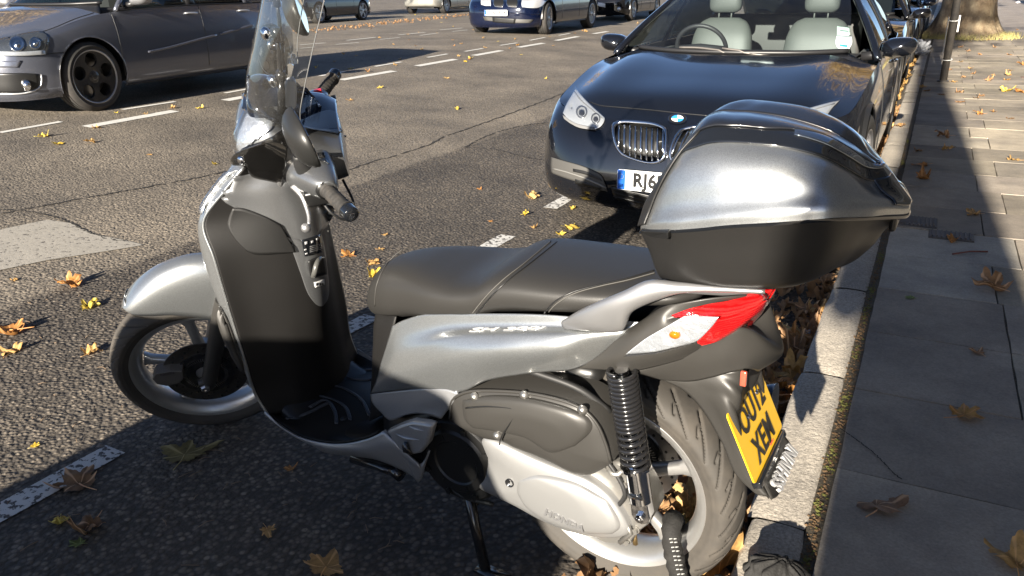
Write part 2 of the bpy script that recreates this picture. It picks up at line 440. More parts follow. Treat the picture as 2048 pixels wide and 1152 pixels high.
def make_wheel(name, C, R, hw, tf, rimw, rear):
    C = V(C)
    rimr = .219
    w_ = MB()
    # rim: flanges and well, revolved
    fl = rimw
    prof = [(fl, rimr - .002), (fl + .003, rimr + .006), (fl - .001, rimr + .010), (fl - .006, rimr + .002), (fl - .012, rimr - .010), (fl * .45, rimr - .022), (fl * .3, rimr - .026),
            (-fl * .3, rimr - .026), (-fl * .45, rimr - .022), (-fl + .012, rimr - .010), (-fl + .006, rimr + .002), (-fl + .001, rimr + .010), (-fl - .003, rimr + .006), (-fl, rimr - .002),
            (-fl + .006, rimr - .014), (-fl * .5, rimr - .024), (-fl * .2, rimr - .028), (fl * .2, rimr - .028), (fl * .5, rimr - .024), (fl - .006, rimr - .014), (fl, rimr - .002)]
    w_.lathe(prof, C, (0, 1, 0), 96)
    hub = [(-.06, .03), (-.06, .038), (-.03, .044), (.03, .044), (.06, .038), (.06, .03), (.065, .02), (.065, 0.001)]
    w_.lathe(hub, C, (0, 1, 0), 40)
    ph = R_(SPK[1] if rear else SPK[0])
    for k in range(5):
        a = ph + 2 * math.pi * k / 5
        d = V((math.cos(a), 0, math.sin(a))); t = V((-math.sin(a), 0, math.cos(a)))
        rings = []
        for q, wd_, th_ in ((.03, .026, .022), (.07, .017, .019), (.12, .0135, .016), (.165, .015, .015), (.185, .026, .014)):
            c = C + d * q; ring = []
            for b in range(12):
                x = 2 * math.pi * b / 12
                ring.append(c + t * wd_ * math.copysign(abs(math.cos(x)) ** .6, math.cos(x)) + V((0, 1, 0)) * (th_ * math.copysign(abs(math.sin(x)) ** .6, math.sin(x)) + (.012 if not rear else 0) * (1 - q / .19)))
            rings.append(ring)
        w_.rings(rings)
    w = w_.obj(name, wheelalu, sc, sharp=50)
    vs, fs = tyre_mesh(R, hw, rimr + .006, rear)
    ty = mkobj('tyre', [C + V(p) for p in vs], fs, tyrem, w)
    outs = [w, ty]
    # drilled brake disc
    side = -1 if rear else 1
    yb = (-.075 if rear else .058)
    R1, R0 = .128 if not rear else .12, .082
    vs = []; fs = []; nA = 180; rad = [R0, .094, .1, .106, .112, .118, R1]
    holes = set()
    disc = MB()
    for half in (-.002, .002):
        k = len(disc.v)
        for i in range(nA):
            th = 2 * math.pi * i / nA
            for r in rad: disc.v.append(C + V((r * math.cos(th), yb + half, r * math.sin(th))))
        for i in range(nA):
            for j in range(len(rad) - 1):
                if j % 2 == 1 and i % 6 in ((0, 1) if (i // 6 + j) % 2 else (3, 4)) and False: continue
                i2 = (i + 1) % nA; n = len(rad)
                disc.f.append((k + i * n + j, k + i * n + j + 1, k + i2 * n + j + 1, k + i2 * n + j)); disc.mi.append(0)
    disc.lathe([(yb - .002, R1), (yb + .002, R1)], C, (0, 1, 0), 180)
    disc.lathe([(yb - .002, R0), (yb + .002, R0)], C, (0, 1, 0), 90)
    for i in range(36):                      # holes, as dark bores
        th = 2 * math.pi * (i + .5) / 36; r = (.095, .107, .117)[i % 3]
        c = C + V((r * math.cos(th), yb, r * math.sin(th)))
        disc.lathe([(-.0028, .0005), (-.0028, .0038), (.0028, .0038), (.0028, .0005)], c, (0, 1, 0), 10, mi=1)
    d_ = disc.obj('brake_disc', [steel if rear else M('front_disc_steel', (.10, .095, .09), .4, .9, dirt=.4, dscale=30), blacksteel if not rear else pblack], w, smooth=False)
    outs.append(d_)
    car = MB(); car.lathe([(yb - .006, .03), (yb - .006, .086), (yb + .006, .086), (yb + .006, .03)], C, (0, 1, 0), 60)
    for i in range(60):
        a = 2 * math.pi * i / 60
        car.box(C + V((math.cos(a) * .062, yb + .008, math.sin(a) * .062)), (.010, .002, .0022), Matrix.Rotation(-a, 3, 'Y'), 1)
    cc = car.obj('disc_carrier', [blacksteel, steel], w, smooth=False); outs.append(cc)
    if tf:
        for o in outs: tf_steer(o)
    return w
SPK = (92, 12)
FC = (WB, 0, .280); RC = (0, 0, .294)
fw = make_wheel('front_wheel', FC, .283, .058, True, .042, False)
rw = make_wheel('rear_wheel', RC, .297, .068, False, .052, True)

# ---- fork, caliper, axle
for sgn in (1, -1):
    mb = MB()
    b = V(FC) + V((.0, sgn * .088, 0)) + SF * (-.012)
    mb.tube([b - SAX * .03, b + SAX * .01, b + SAX * .16, b + SAX * .30, b + SAX * .34], [.020, .024, .026, .027, .024], 20)
    mb.tube([b + SAX * .33, b + SAX * .47], .0165, 16)
    mb.tube([V(FC) + V((-.03, sgn * .085, -.005)), V(FC) + V((.02, sgn * .092, -.01))], .018, 14)
    o = mb.obj('fork_leg', greyplastic if sgn > 0 else castalu, sc, sharp=40); tf_steer(o)
    if sgn > 0:
        k = MB(); k.lathe([(0, .0), (0, .014), (.006, .015), (.012, .011), (.012, .006), (.008, .0)], F(411, 775, .108), (0, 1, 0), 6)
        tf_steer(k.obj('axle_nut', steel, o, smooth=False))
        k = MB()
        for v0, hw_, mi in ((.060, .016, 0),):
            P = [F(306, 748, .07), F(312, 738, .07), F(340, 733, .07), F(366, 732, .07), F(368, 748, .07), F(360, 756, .07), F(335, 762, .07), F(315, 758, .07)]
            k.rings([[p + V((0, d, 0)) for p in P] for d in (-.02, .0, .016, .022)])
        kk = k.obj('brake_caliper', M('caliper_grey', (.16, .15, .14), .4, .6, dirt=.3, dscale=30), o, bevel=.002, smooth=False); tf_steer(kk)
        vs, fs = text_mesh('NISSIN', .014, .0004)
        a = F(322, 752, .0925); e = (F(360, 745, .0925) - a).normalized(); e2 = V((-e.z, 0, e.x)) * -1
        if e2.z < 0: e2 = -e2
        tf_steer(mkobj('lettering', [a + e * (.020 + p[0]) + e2 * (p[1] + .004) + V((0, .001, 0)) for p in vs], fs, pblack, kk, smooth=False))
mb = MB(); mb.tube([V(FC) + V((0, -.1, 0)), V(FC) + V((0, .1, 0))], .009, 12); tf_steer(mb.obj('front_axle', steel, sc))

# ---- front fender (steered): arc sections swept over the tyre
def fender():
    prof = [(242, 622), (243, 612), (250, 594), (273, 566), (309, 539), (352, 521), (388, 513), (430, 512), (470, 520)]
    low = [(243, 624), (246, 622), (258, 635), (299, 634), (348, 631), (398, 635), (438, 643), (470, 655), (500, 675)]
    T = FF([(a, b, 0) for a, b in prof]); Bm = FF([(a, b, .068) for a, b in low])
    hws = [.004, .026, .052, .064, .068, .070, .070, .068, .066]
    rows = []
    for k in range(len(T)):
        t, b = T[k], V((Bm[k].x, 0, Bm[k].z)); hw = hws[k]; row = []
        for a in range(17):
            x = -1 + 2 * a / 16; ang = x * math.pi / 2
            f = 1 - abs(math.cos(ang)) ** .75
            v = hw * math.copysign(abs(math.sin(ang)) ** .85, ang)
            p = t.lerp(b, f); row.append(V((p.x, v, p.z)))
        rows.append(row)
    G = grid(rows, 33, 46, byidx=True)
    o = grid_obj('front_mudguard', G, silver, sc, thick=.0015); tf_steer(o); return o
fd = fender()

# ---- leg shield, outer
LS = [[(.955, .13, .985), (.99, .11, 1.0), (1.03, .06, 1.01), (1.04, 0, 1.01)],
      [(1.0, .165, .93), (1.045, .150, .93), (1.085, .08, .93), (1.095, 0, .93)],
      [(1.060, .200, .85), (1.092, .186, .85), (1.125, .1, .85), (1.135, 0, .85)],
      [(1.040, .207, .76), (1.10, .195, .76), (1.14, .1, .76), (1.155, 0, .76)],
      [(1.030, .207, .66), (1.085, .195, .66), (1.125, .1, .66), (1.14, 0, .66)],
      [(1.020, .205, .56), (1.068, .190, .56), (1.11, .1, .56), (1.12, 0, .56)],
      [(1.010, .202, .46), (1.050, .185, .46), (1.09, .1, .46), (1.10, 0, .46)],
      [(1.005, .196, .36), (1.030, .180, .36), (1.06, .1, .36), (1.07, 0, .36)],
      [(.975, .188, .285), (1.0, .175, .27), (1.02, .1, .27), (1.03, 0, .27)]]
rows = []
for r in LS:
    r = [V(p) for p in r]; rows.append(r + [V((p.x, -p.y, p.z)) for p in r[:-1]][::-1])
ls = grid_obj('leg_shield', grid(rows, 41, 49, byidx=True), silver, sc, thick=.004)
# inner panel
IN = [[(.955, .128, .985), (.955, .09, .965), (.915, .05, .955), (.905, 0, .955)],
      [(.998, .163, .93), (.968, .13, .925), (.915, .07, .92), (.90, 0, .92)],
      [(1.058, .198, .85), (1.01, .155, .85), (.925, .08, .85), (.895, 0, .85)],
      [(1.038, .205, .76), (1.002, .16, .76), (.925, .075, .76), (.895, 0, .76)],
      [(1.028, .205, .66), (.998, .155, .66), (.925, .07, .66), (.898, 0, .66)],
      [(1.018, .203, .56), (.992, .15, .56), (.93, .065, .56), (.905, 0, .56)],
      [(1.008, .200, .46), (.985, .15, .46), (.94, .075, .46), (.918, 0, .46)],
      [(1.003, .194, .36), (.98, .15, .36), (.94, .08, .36), (.92, 0, .36)],
      [(.973, .186, .285), (.955, .14, .28), (.925, .08, .27), (.91, 0, .27)]]
rows = []
for r in IN:
    r = [V(p) for p in r]; rows.append(r + [V((p.x, -p.y, p.z)) for p in r[:-1]][::-1])
inn = grid_obj('inner_leg_panel', grid(rows, 61, 65, byidx=True), plastic, sc, thick=.004)
isf = Surf([inn], SINV)
# silver upper part of the inner side and the tongue running down the middle
isf.patch('tongue_panel', [[(466, 352), (520, 344), (570, 352), (660, 372)], [(452, 380), (520, 395), (590, 410), (668, 425)], [(449, 401), (480, 408), (520, 425), (545, 441), (572, 470), (610, 470), (640, 462)],
    [(566, 462), (575, 478), (610, 482), (640, 476)], [(584, 502), (610, 505), (645, 500)], [(600, 546), (622, 548), (650, 542)], [(613, 583), (630, 584), (653, 578)], [(627, 604), (636, 606), (650, 598)], [(634, 610), (638, 611), (642, 610)]],
    M('tongue_graphite', (.20, .205, .21), .33, .7, coat=.4, flake=.15), sc, nu=26, nv=48, off=.004, thick=.004)
gl = isf.patch('glove_box_lid', [[(466, 412), (490, 414), (530, 430), (561, 448)], [(459, 430), (500, 438), (545, 452), (578, 482)], [(457, 452), (500, 462), (545, 470), (584, 490)], [(472, 478), (510, 485), (550, 488), (588, 499)], [(495, 500), (515, 506), (550, 504), (588, 501)]],
    M('glove_lid_grained', (.007, .0068, .0065), .55, 0, bump=.5, bscale=700, bdist=.0008), sc, nu=22, nv=16, off=.009, thick=.006)
isf.line('lid_gap', [(468, 409), (495, 411), (532, 427), (563, 446), (583, 484), (590, 501)], pblack, sc, r=.003, off=.003)
isf.line('moulded_crease', [(456, 508), (480, 522), (505, 540), (527, 560)], pblack, sc, r=.0028, off=.001)
# warning label, bag hook, small label on the tongue
lab = isf.patch('warning_label', [[(600, 478), (618, 473), (635, 468)], [(603, 495), (620, 491), (638, 487)], [(606, 511), (622, 508), (640, 503)]], gloss, sc, nu=8, nv=8, off=.0095, thick=.0006)
for px, py, w_, h_ in ((608, 484, 5.5, 6), (619, 482, 4.5, 5), (628, 477, 4, 4), (607, 497, 5, 3), (609, 505, 5, 3)):
    isf.patch('label_symbol', [[(px - w_ / 2, py - h_ / 2 + 1), (px + w_ / 2, py - h_ / 2 - .5)], [(px - w_ / 2 + .5, py + h_ / 2 + .5), (px + w_ / 2 + .5, py + h_ / 2 - 1)]], labelg, lab, nu=4, nv=4, off=.0108, thick=.0004)
for y in (490, 493.5, 497, 500.5):
    isf.patch('label_line', [[(615, y + 1), (636, y - 4)], [(615, y + 2.2), (636.5, y - 2.8)]], M('label_dim', (.10, .10, .10), .5), lab, nu=4, nv=3, off=.0108, thick=.0004)
hk = isf.patch('hook_recess', [[(613, 520), (627, 513), (642, 512)], [(614, 535), (628, 530), (645, 528)], [(618, 554), (632, 551), (647, 548)]], pblack, sc, nu=8, nv=8, off=.0095, thick=.002)
mb = MB()
pts = [isf.at(x, y, o_) for x, y, o_ in ((634, 514, .012), (624, 517, .026), (618.5, 526, .032), (617.5, 540, .030), (621, 551, .012))]
mb.tube(pts, [.005, .006, .0075, .0075, .006], 10, smooth=20)
mb.obj('bag_hook', M('hook_plastic', (.07, .07, .065), .3, coat=.3), hk)
sl_ = isf.patch('size_label', [[(624, 563), (634, 560), (642, 557)], [(626, 573), (635, 571), (643, 568)]], labelw, sc, nu=6, nv=5, off=.0095, thick=.0006)
for px in (629, 634.5, 639):
    isf.patch('label_symbol', [[(px - 1.8, 564.5), (px + 1.6, 563.5)], [(px - 1.6, 569.5), (px + 1.8, 568.5)]], pblack, sl_, nu=3, nv=3, off=.0106, thick=.0004)

for sg in (1, -1):
    mb = MB(); mb.tube([(p[0][0] - .002, sg * (p[0][1] + .001), p[0][2]) for p in LS[1:]], .0042, 8, smooth=60); mb.obj('shield_edge_highlight', silver, sc)  # silver tube added along each shield edge as its bright highlight line
osf = Surf([ls], SINV)
# front indicator with ribbed clear lens at the shoulder of the shield
ind = osf.patch('front_indicator', [[(474, 341), (465, 345), (460, 352)], [(458, 352), (450, 357), (446, 364)], [(440, 372), (434, 378), (430, 385)], [(424, 394), (418, 400), (416, 406)], [(412, 412), (407, 420), (406, 430)]], reflector, sc, nu=10, nv=22, off=.004, thick=.004)
osf.patch('clear_cover', [[(475, 340), (465, 344), (460, 352)], [(458, 351), (450, 356), (446, 364)], [(440, 371), (434, 377), (430, 385)], [(424, 393), (418, 399), (416, 406)], [(412, 411), (407, 419), (406, 430)]], clearlens, ind, nu=10, nv=22, off=.012, thick=.001)
# dark oval vent low on the left side
osf.patch('side_vent', [[(440, 612), (446, 618)], [(434, 630), (445, 650), (458, 640)], [(442, 660), (458, 690), (476, 690)], [(458, 700), (474, 722), (488, 722)], [(476, 730), (484, 742), (492, 740)]], greyplastic, sc, nu=10, nv=20, off=.004, thick=.004)

# ---- floor
fl_rows = [[S(529, 822, .19), S(565, 851, .195), S(606, 874, .195), S(655, 885, .195), S(694, 885, .195), S(732, 877, .19), S(757, 866, .185)]]
near = fl_rows[0]
def off_in(p, dv, dw): return V((p.x, p.y - dv, p.z + dw))
rowA = [off_in(p, .006, .004) for p in near]
rowB = [V((p.x, .150, .272 if i < 5 else .29)) for i, p in enumerate(near)]
rowC = [V((p.x, .07, .285 if i < 5 else .30)) for i, p in enumerate(near)]
rowD = [V((p.x, 0, .29 if i < 5 else .305)) for i, p in enumerate(near)]
half = [near, rowA, rowB, rowC, rowD]
full = half + [[V((p.x, -p.y, p.z)) for p in r] for r in half[:-1]][::-1]
for r in full: r[0].x += .02
flo = grid_obj('floorboard', grid(full, 40, 40), plastic, sc, thick=.006)
fsf = Surf([flo], SINV)
def groove(pts, w0=2.0):
    q = crv([V((a, b, 0)) for a, b in pts], 20)
    mb = MB()
    for d, r_ in ((0, .0035), (3.2, .003)):
        mb.tube([fsf.at(p.x + d, p.y + d * .3, .001) for p in q], r_, 6)
    mb.obj('tread_ridge', M('floor_ridge_rubber', (.035, .037, .042), .35), flo)
for g_ in ([(640, 792), (668, 800), (690, 815), (700, 840)], [(618, 815), (650, 800), (668, 822), (672, 848)], [(680, 730), (700, 738), (725, 740), (744, 739)], [(682, 748), (700, 757), (725, 760), (744, 758)],
           [(571, 838), (610, 828), (655, 806)], [(660, 770), (690, 778), (722, 800), (738, 832)]):
    groove(g_)
for px, py in ((566, 806), (693, 725), (688, 838)):
    mb = MB(); mb.lathe([(0, .0), (0, .006), (.003, .009), (0, .011)], fsf.at(px, py, .001), (0, 0, 1), 14); mb.obj('floor_screw', pblack, flo)
# silver skirt under the floor
top = [(529, 823, .196), (565, 852, .2), (606, 875, .2), (655, 886, .2), (694, 886, .2), (732, 878, .197), (755, 869, .195), (769, 860, .192)]
mid = [(531, 826, .197), (572, 859, .2), (616, 883, .2), (655, 895, .202), (700, 899, .203), (745, 900, .2), (785, 895, .198), (806, 900, .195)]
bot = [(533, 828, .19), (582, 866, .19), (628, 889, .188), (655, 903, .185), (705, 909, .185), (760, 918, .182), (823, 947, .178), (838, 964, .175)]
G = grid([SS(top), SS(mid), SS(bot)], 44, 14)
for mir in (False, True):
    grid_obj('side_skirt', G, silver2, sc, thick=.005, mirror=mir)
rr_ = [[(769, 860, .193), (774, 874, .194), (807, 899, .196), (836, 924, .196)], [(806, 902, .193), (815, 915, .195), (835, 930, .196), (846, 934, .195)], [(838, 964, .176), (845, 954, .178), (851, 930, .182), (857, 899, .186)]]
bk = grid_obj('peg_bracket', grid([SS(r) for r in rr_], 20, 14), silver2, sc, thick=.005)
# belly: dark underside so nothing shows through
mb = MB(); mb.rings(loft([(1.02, .36, .22, .15, 4), (.90, .28, .205, .165, 4), (.70, .285, .20, .165, 4), (.56, .33, .19, .15, 4), (.46, .40, .19, .12, 4)], 20, 4)); mb.obj('under_floor_frame', plastic2, sc)

# ---- side panels
SP = [[(787, 652, .115), (811, 640, .122), (857, 628, .136), (933, 627, .146), (1024, 627, .150), (1091, 629, .148), (1145, 633, .144), (1210, 638, .135), (1282, 645, .12)],
      [(776, 690, .126), (800, 672, .134), (845, 662, .146), (920, 656, .156), (1015, 655, .160), (1085, 655, .158), (1140, 656, .154), (1200, 655, .144), (1262, 656, .132)],
      [(764, 728, .133), (790, 712, .152), (835, 698, .166), (905, 681, .180), (1000, 675, .186), (1080, 673, .183), (1135, 672, .176), (1190, 670, .162), (1250, 665, .142)],
      [(756, 757, .138), (785, 750, .161), (830, 742, .178), (905, 725, .196), (990, 712, .201), (1065, 708, .196), (1120, 703, .187), (1172, 694, .165), (1235, 678, .145)],
      [(744, 786, .132), (781, 781, .156), (842, 775, .172), (917, 783, .184), (975, 759, .184), (1040, 747, .180), (1095, 741, .172), (1154, 734, .155), (1215, 699, .142)]]
G = grid([SS(r) for r in SP], 90, 44)
side = grid_obj('side_panel', G, silver, sc, thick=.004)
grid_obj('side_panel', G, silver, sc, thick=.004, mirror=True)
LP = [[(743, 788, .13), (781, 782.5, .152), (842, 776.5, .170), (890, 776.5, .182), (918, 785, .185)],
      [(748, 806, .137), (783, 808, .157), (835, 803, .174), (875, 803, .183), (905, 808, .186)],
      [(765, 824, .14), (784, 840, .157), (815, 829, .172), (845, 826, .177), (884, 836, .18)]]
G = grid([SS(r) for r in LP], 36, 14)
lowp = grid_obj('lower_side_panel', G, silver2, sc, thick=.004)
grid_obj('lower_side_panel', G, silver2, sc, thick=.004, mirror=True)
# front of the under-seat body: black textured
fr = [[(752, 618, .05), (768, 628, .085), (792, 632, .11)], [(748, 640, .075), (766, 655, .105), (787, 654, .118)], [(746, 690, .080), (758, 700, .112), (772, 700, .128)], [(745, 740, .085), (752, 745, .118), (760, 742, .134)], [(743, 790, .09), (747, 792, .118), (752, 790, .136)], [(738, 840, .09), (755, 835, .12), (766, 826, .14)]]
rows = []
for r in fr:
    r = SS(r)[::-1]; a = r[-1]; r.append(V((a.x + .006, 0, a.z)))
    rows.append(r + [V((p.x, -p.y, p.z)) for p in r[:-1]][::-1])
grid_obj('under_seat_front_panel', grid(rows, 30, 24), plastic, sc, thick=.004)
# inner body core (dark) keeps the inside closed
mb = MB(); mb.rings(loft([(.60, .60, .30, .09, 3), (.50, .64, .33, .115, 3), (.36, .70, .52, .13, 3), (.15, .73, .60, .13, 3), (-.05, .74, .64, .10, 3), (-.18, .77, .68, .07, 3)], 20, 4)); mb.obj('inner_body', plastic2, sc)
mb = MB(); mb.rings(loft([(.62, .36, .26, .12, 4), (.52, .42, .24, .15, 4), (.42, .46, .24, .15, 4)], 16, 3)); mb.obj('engine_front_cover', plastic2, sc)

# folded passenger foot peg, left and right
def pegmesh():
    P = SS([(774, 861, .205), (803, 848, .205), (826, 841, .205), (855, 845, .205), (868, 849, .205), (858, 887, .207), (842, 906, .207), (820, 909, .207), (800, 899, .207)])
    return P
P = pegmesh(); c = sum(P, V()) / len(P)
for mir in (False, True):
    mb = MB(); mb.rings([[p + V((0, -.018, 0)) for p in P], P, [c + (p - c) * .9 + V((0, .006, 0)) for p in P]])
    if mir: mb.v = [V((p.x, -p.y, p.z)) for p in mb.v]
    pg = mb.obj('passenger_foot_peg', silver2, sc, bevel=.004, smooth=True, sharp=50)
    for e in (((792, 868), (812, 876), (838, 880)), ((818, 853), (832, 858), (848, 862))):
        q = [S(a, b, .212) for a, b in e]; r = MB(); r.tube(q, [.001, .0055, .001], 8, smooth=12)
        if mir: r.v = [V((p.x, -p.y, p.z)) for p in r.v]
        r.obj('grip_rib', silver2, pg)
mb = MB(); mb.rings([[S(a, b, v) for a, b in ((806, 905), (804, 892), (808, 883), (815, 884), (820, 900), (826, 910))] for v in (.19, .218)]); mb.obj('peg_pivot', blacksteel, sc)

# ---- seat
ST = [(.700, .625, .592, .012, 2), (.690, .665, .585, .040, 2), (.665, .705, .586, .066, 2.1), (.628, .742, .594, .088, 2.3), (.575, .765, .610, .110, 2.5), (.50, .776, .640, .130, 2.8), (.42, .777, .668, .148, 3.2),
      (.35, .779, .690, .156, 3.2), (.29, .795, .70, .158, 3.0), (.245, .822, .715, .157, 2.8), (.19, .832, .73, .156, 2.8), (.10, .835, .745, .153, 2.8), (.0, .838, .765, .145, 2.8), (-.08, .842, .79, .13, 2.6), (-.15, .845, .80, .11, 2.4), (-.19, .84, .81, .07, 2.2)]
mb = MB(); mb.rings(loft(ST, 48, 7)); seat = mb.obj('seat', seatm, sc)
ssf = Surf([seat], SINV)
ssf.line('seam', [(944, 627), (975, 590), (1010, 557), (1045, 530), (1078, 503), (1102, 483)], stitch, seat, r=.0012, off=.001, n=60)
ssf.line('seam', [(953, 627), (985, 590), (1020, 558), (1055, 531), (1090, 503), (1113, 484)], pblack, seat, r=.0018, off=.0005, n=60)
ssf.line('seam', [(1093, 628), (1115, 606), (1150, 587), (1200, 573), (1255, 561), (1310, 546)], stitch, seat, r=.0012, off=.001, n=60)
ssf.line('seam', [(1088, 627), (1110, 603), (1147, 584), (1198, 570), (1254, 557), (1308, 541)], pblack, seat, r=.0018, off=.0005, n=60)
ssf.line('piping', [(750, 612), (753, 575), (765, 543), (785, 515), (806, 498)], M('seat_piping', (.05, .048, .045), .5), seat, r=.0012, off=.001, n=30)

# ---- grab rail: a pale cast loop each side of the seat tail, swept by hand-set sections
def grab(sgn):
    top_ = [(1128, 642, .160), (1160, 622, .172), (1205, 602, .178), (1250, 583, .178), (1300, 562, .172), (1360, 566, .160), (1440, 575, .150), (1530, 580, .14)]
    mid_ = [(1124, 648, .165), (1165, 640, .186), (1215, 622, .192), (1262, 598, .190), (1320, 576, .182), (1370, 575, .168), (1440, 579, .155), (1530, 583, .145)]
    bot_ = [(1130, 656, .160), (1180, 660, .182), (1240, 661, .180), (1262, 622, .182), (1330, 592, .176), (1380, 583, .165), (1440, 583, .152), (1530, 586, .143)]
    inn_ = [(1140, 652, .140), (1180, 640, .145), (1240, 640, .140), (1270, 610, .140), (1330, 590, .140), (1380, 580, .140), (1440, 580, .135), (1530, 583, .13)]
    G = grid([SS(r) for r in (inn_, top_, mid_, bot_, inn_)], 60, 20)
    return grid_obj('grab_rail', G, lightsilver, sc, thick=.002, mirror=(sgn < 0))
grab(1); grab(-1)
mb = MB(); mb.rings(loft([(-.12, .86, .81, .08, 5), (-.16, .868, .83, .10, 5), (-.26, .872, .84, .09, 5), (-.31, .872, .85, .06, 4)], 20, 4)); mb.obj('rear_carrier', lightsilver, sc)

# ---- tail panels (dark), lamps, mudguard
TP = [[(1284, 646, .118), (1330, 615, .135), (1400, 598, .130), (1470, 590, .10), (1520, 588, .05)],
      [(1262, 658, .132), (1320, 630, .145), (1345, 634, .142), (1420, 615, .12), (1500, 600, .06)],
      [(1235, 680, .146), (1290, 665, .155), (1370, 648, .148), (1440, 640, .115), (1490, 650, .06)],
      [(1198, 712, .150), (1250, 712, .162), (1340, 700, .150), (1400, 686, .12), (1450, 672, .07)],
      [(1156, 735, .150), (1230, 738, .150), (1275, 738, .142), (1367, 714, .12), (1420, 690, .08)]]
G = grid([SS(r) for r in TP], 60, 36)
tailp = grid_obj('tail_panel', G, greyplastic, sc, thick=.004)
grid_obj('tail_panel', G, greyplastic, sc, thick=.004, mirror=True)
tsf = Surf([tailp], SINV)
RL = [[(1344, 631, 0.158), (1375, 619, 0.154), (1420, 609, 0.133), (1460, 602, 0.103), (1503, 587, 0.063), (1513, 584, 0.000)],
      [(1350, 635, 0.161), (1390, 630, 0.156), (1440, 622, 0.136), (1480, 612, 0.108), (1520, 592, 0.063), (1527, 590, 0.000)],
      [(1366, 637, 0.163), (1425, 640, 0.150), (1455, 640, 0.128), (1490, 628, 0.098), (1526, 600, 0.058), (1533, 598, 0.000)]]
RL2 = [[(1432, 638, 0.158), (1455, 634, 0.133), (1490, 622, 0.103), (1530, 600, 0.053), (1534, 600, 0.000)],
       [(1418, 658, 0.158), (1448, 656, 0.130), (1482, 645, 0.100), (1518, 622, 0.053), (1524, 622, 0.000)],
       [(1394, 681, 0.156), (1430, 676, 0.130), (1465, 662, 0.100), (1488, 650, 0.058), (1500, 650, 0.000)],
       [(1402, 690, 0.148), (1430, 682, 0.123), (1458, 668, 0.096), (1484, 656, 0.058), (1496, 656, 0.000)]]
def sym(rows): return [r + [V((p.x, -p.y, p.z)) for p in r[:-1]][::-1] for r in rows]
tl = MB()
G1 = grid(sym([SS(r) for r in RL]), 81, 12); G2 = grid(sym([SS(r) for r in RL2]), 81, 18)
for G in (G1, G2):
    n = len(G[0]); k = len(tl.v); tl.v += [p for r in G for p in r]
    for j in range(len(G) - 1):
        for i in range(n - 1): tl.f.append((k + j * n + i, k + j * n + i + 1, k + (j + 1) * n + i + 1, k + (j + 1) * n + i)); tl.mi.append(0)
# ribs of the reflector behind the red lens, visible relief
for p in range(len(tl.v)):
    pass
tail = tl.obj('tail_light', [redlens], sc, thick=.003)
CL = [[(1366, 636, .170), (1400, 637, .168), (1435, 638, .174)], [(1338, 652, .176), (1385, 655, .172), (1421, 657, .174)], [(1288, 681, .180), (1345, 684, .177), (1396, 681, .174)], [(1248, 712, .182), (1306, 707, .180), (1342, 698, .176), (1376, 690, .168)]]
G = grid([SS(r) for r in CL], 30, 20)
for mir in (False, True):
    ri = grid_obj('rear_indicator', [[V((p.x, p.y - .010, p.z)) for p in r] for r in G], indref, sc, thick=.003, mirror=mir)
    grid_obj('clear_cover', [[V((p.x, p.y + .003, p.z)) for p in r] for r in G], clearlens, ri, thick=.001, mirror=mir)
    a = S(1350, 669, .172); mb = MB()
    mb.rings([[V((a.x + .010 * math.cos(t), a.y + d * .8, a.z + .007 * math.sin(t))) for t in [2 * math.pi * k / 14 for k in range(14)]] for d in (-.01, .0, .006)])
    if mir: mb.v = [V((p.x, -p.y, p.z)) for p in mb.v]
    mb.obj('amber_bulb', amber, ri)
# mudguard and plate carrier
TM = [[(1272, 738, .135), (1367, 712, .118), (1402, 689, .116), (1440, 677, .106), (1484, 655, .070), (1498, 650, .0)],
      [(1272, 742, .140), (1367, 715, .120), (1402, 692, .112), (1440, 680, .105), (1487, 660, .08), (1552, 688, .0)],
      [(1292, 748, .130), (1372, 735, .112), (1415, 722, .105), (1455, 712, .098), (1500, 705, .07), (1560, 709, .0)],
      [(1321, 756, .110), (1378, 760, .095), (1425, 752, .090), (1462, 742, .085), (1497, 736, .065), (1520, 735, .0)]]
G = grid(sym([SS(r) for r in TM]), 81, 22)
rm = grid_obj('rear_mudguard', G, greyplastic, sc, thick=.004)
LT = [[(1321, 756, .100), (1378, 758, .09), (1440, 745, .085), (1480, 740, .07), (1492, 745, .0)],
      [(1367, 778, .09), (1410, 780, .09), (1450, 782, .095), (1478, 790, .085), (1486, 800, .0)],
      [(1406, 818, .085), (1430, 820, .09), (1452, 824, .10), (1470, 828, .09), (1480, 850, .0)],
      [(1446, 885, .085), (1462, 890, .088), (1478, 900, .09), (1490, 905, .08), (1494, 910, .0)],
      [(1472, 945, .085), (1485, 950, .087), (1500, 955, .088), (1515, 960, .08), (1515, 965, .0)],
      [(1513, 986, .085), (1520, 988, .086), (1530, 990, .087), (1537, 994, .08), (1540, 990, .0)]]
G = grid(sym([SS(r) for r in LT]), 61, 60)
grid_obj('plate_carrier', G, greyplastic, sc, thick=.004)
# lower flap
P0 = S(1539, 997, .09); P1 = S(1519, 956, .09)
fl_ = [[V((P1.x - .004, v, P1.z - .005)) for v in (.09, .03, -.03, -.09)], [V((P0.x - .002, v, P0.z + .02 - k)) for v, k in ((.09, .02), (.03, .035), (-.03, .035), (-.09, .01))], [V((P0.x - .004, v, P0.z - k)) for v, k in ((.088, 0), (.03, .03), (-.04, .035), (-.085, .015))]]
grid_obj('mud_flap', grid(fl_, 20, 10), greyplastic, sc, thick=.003)
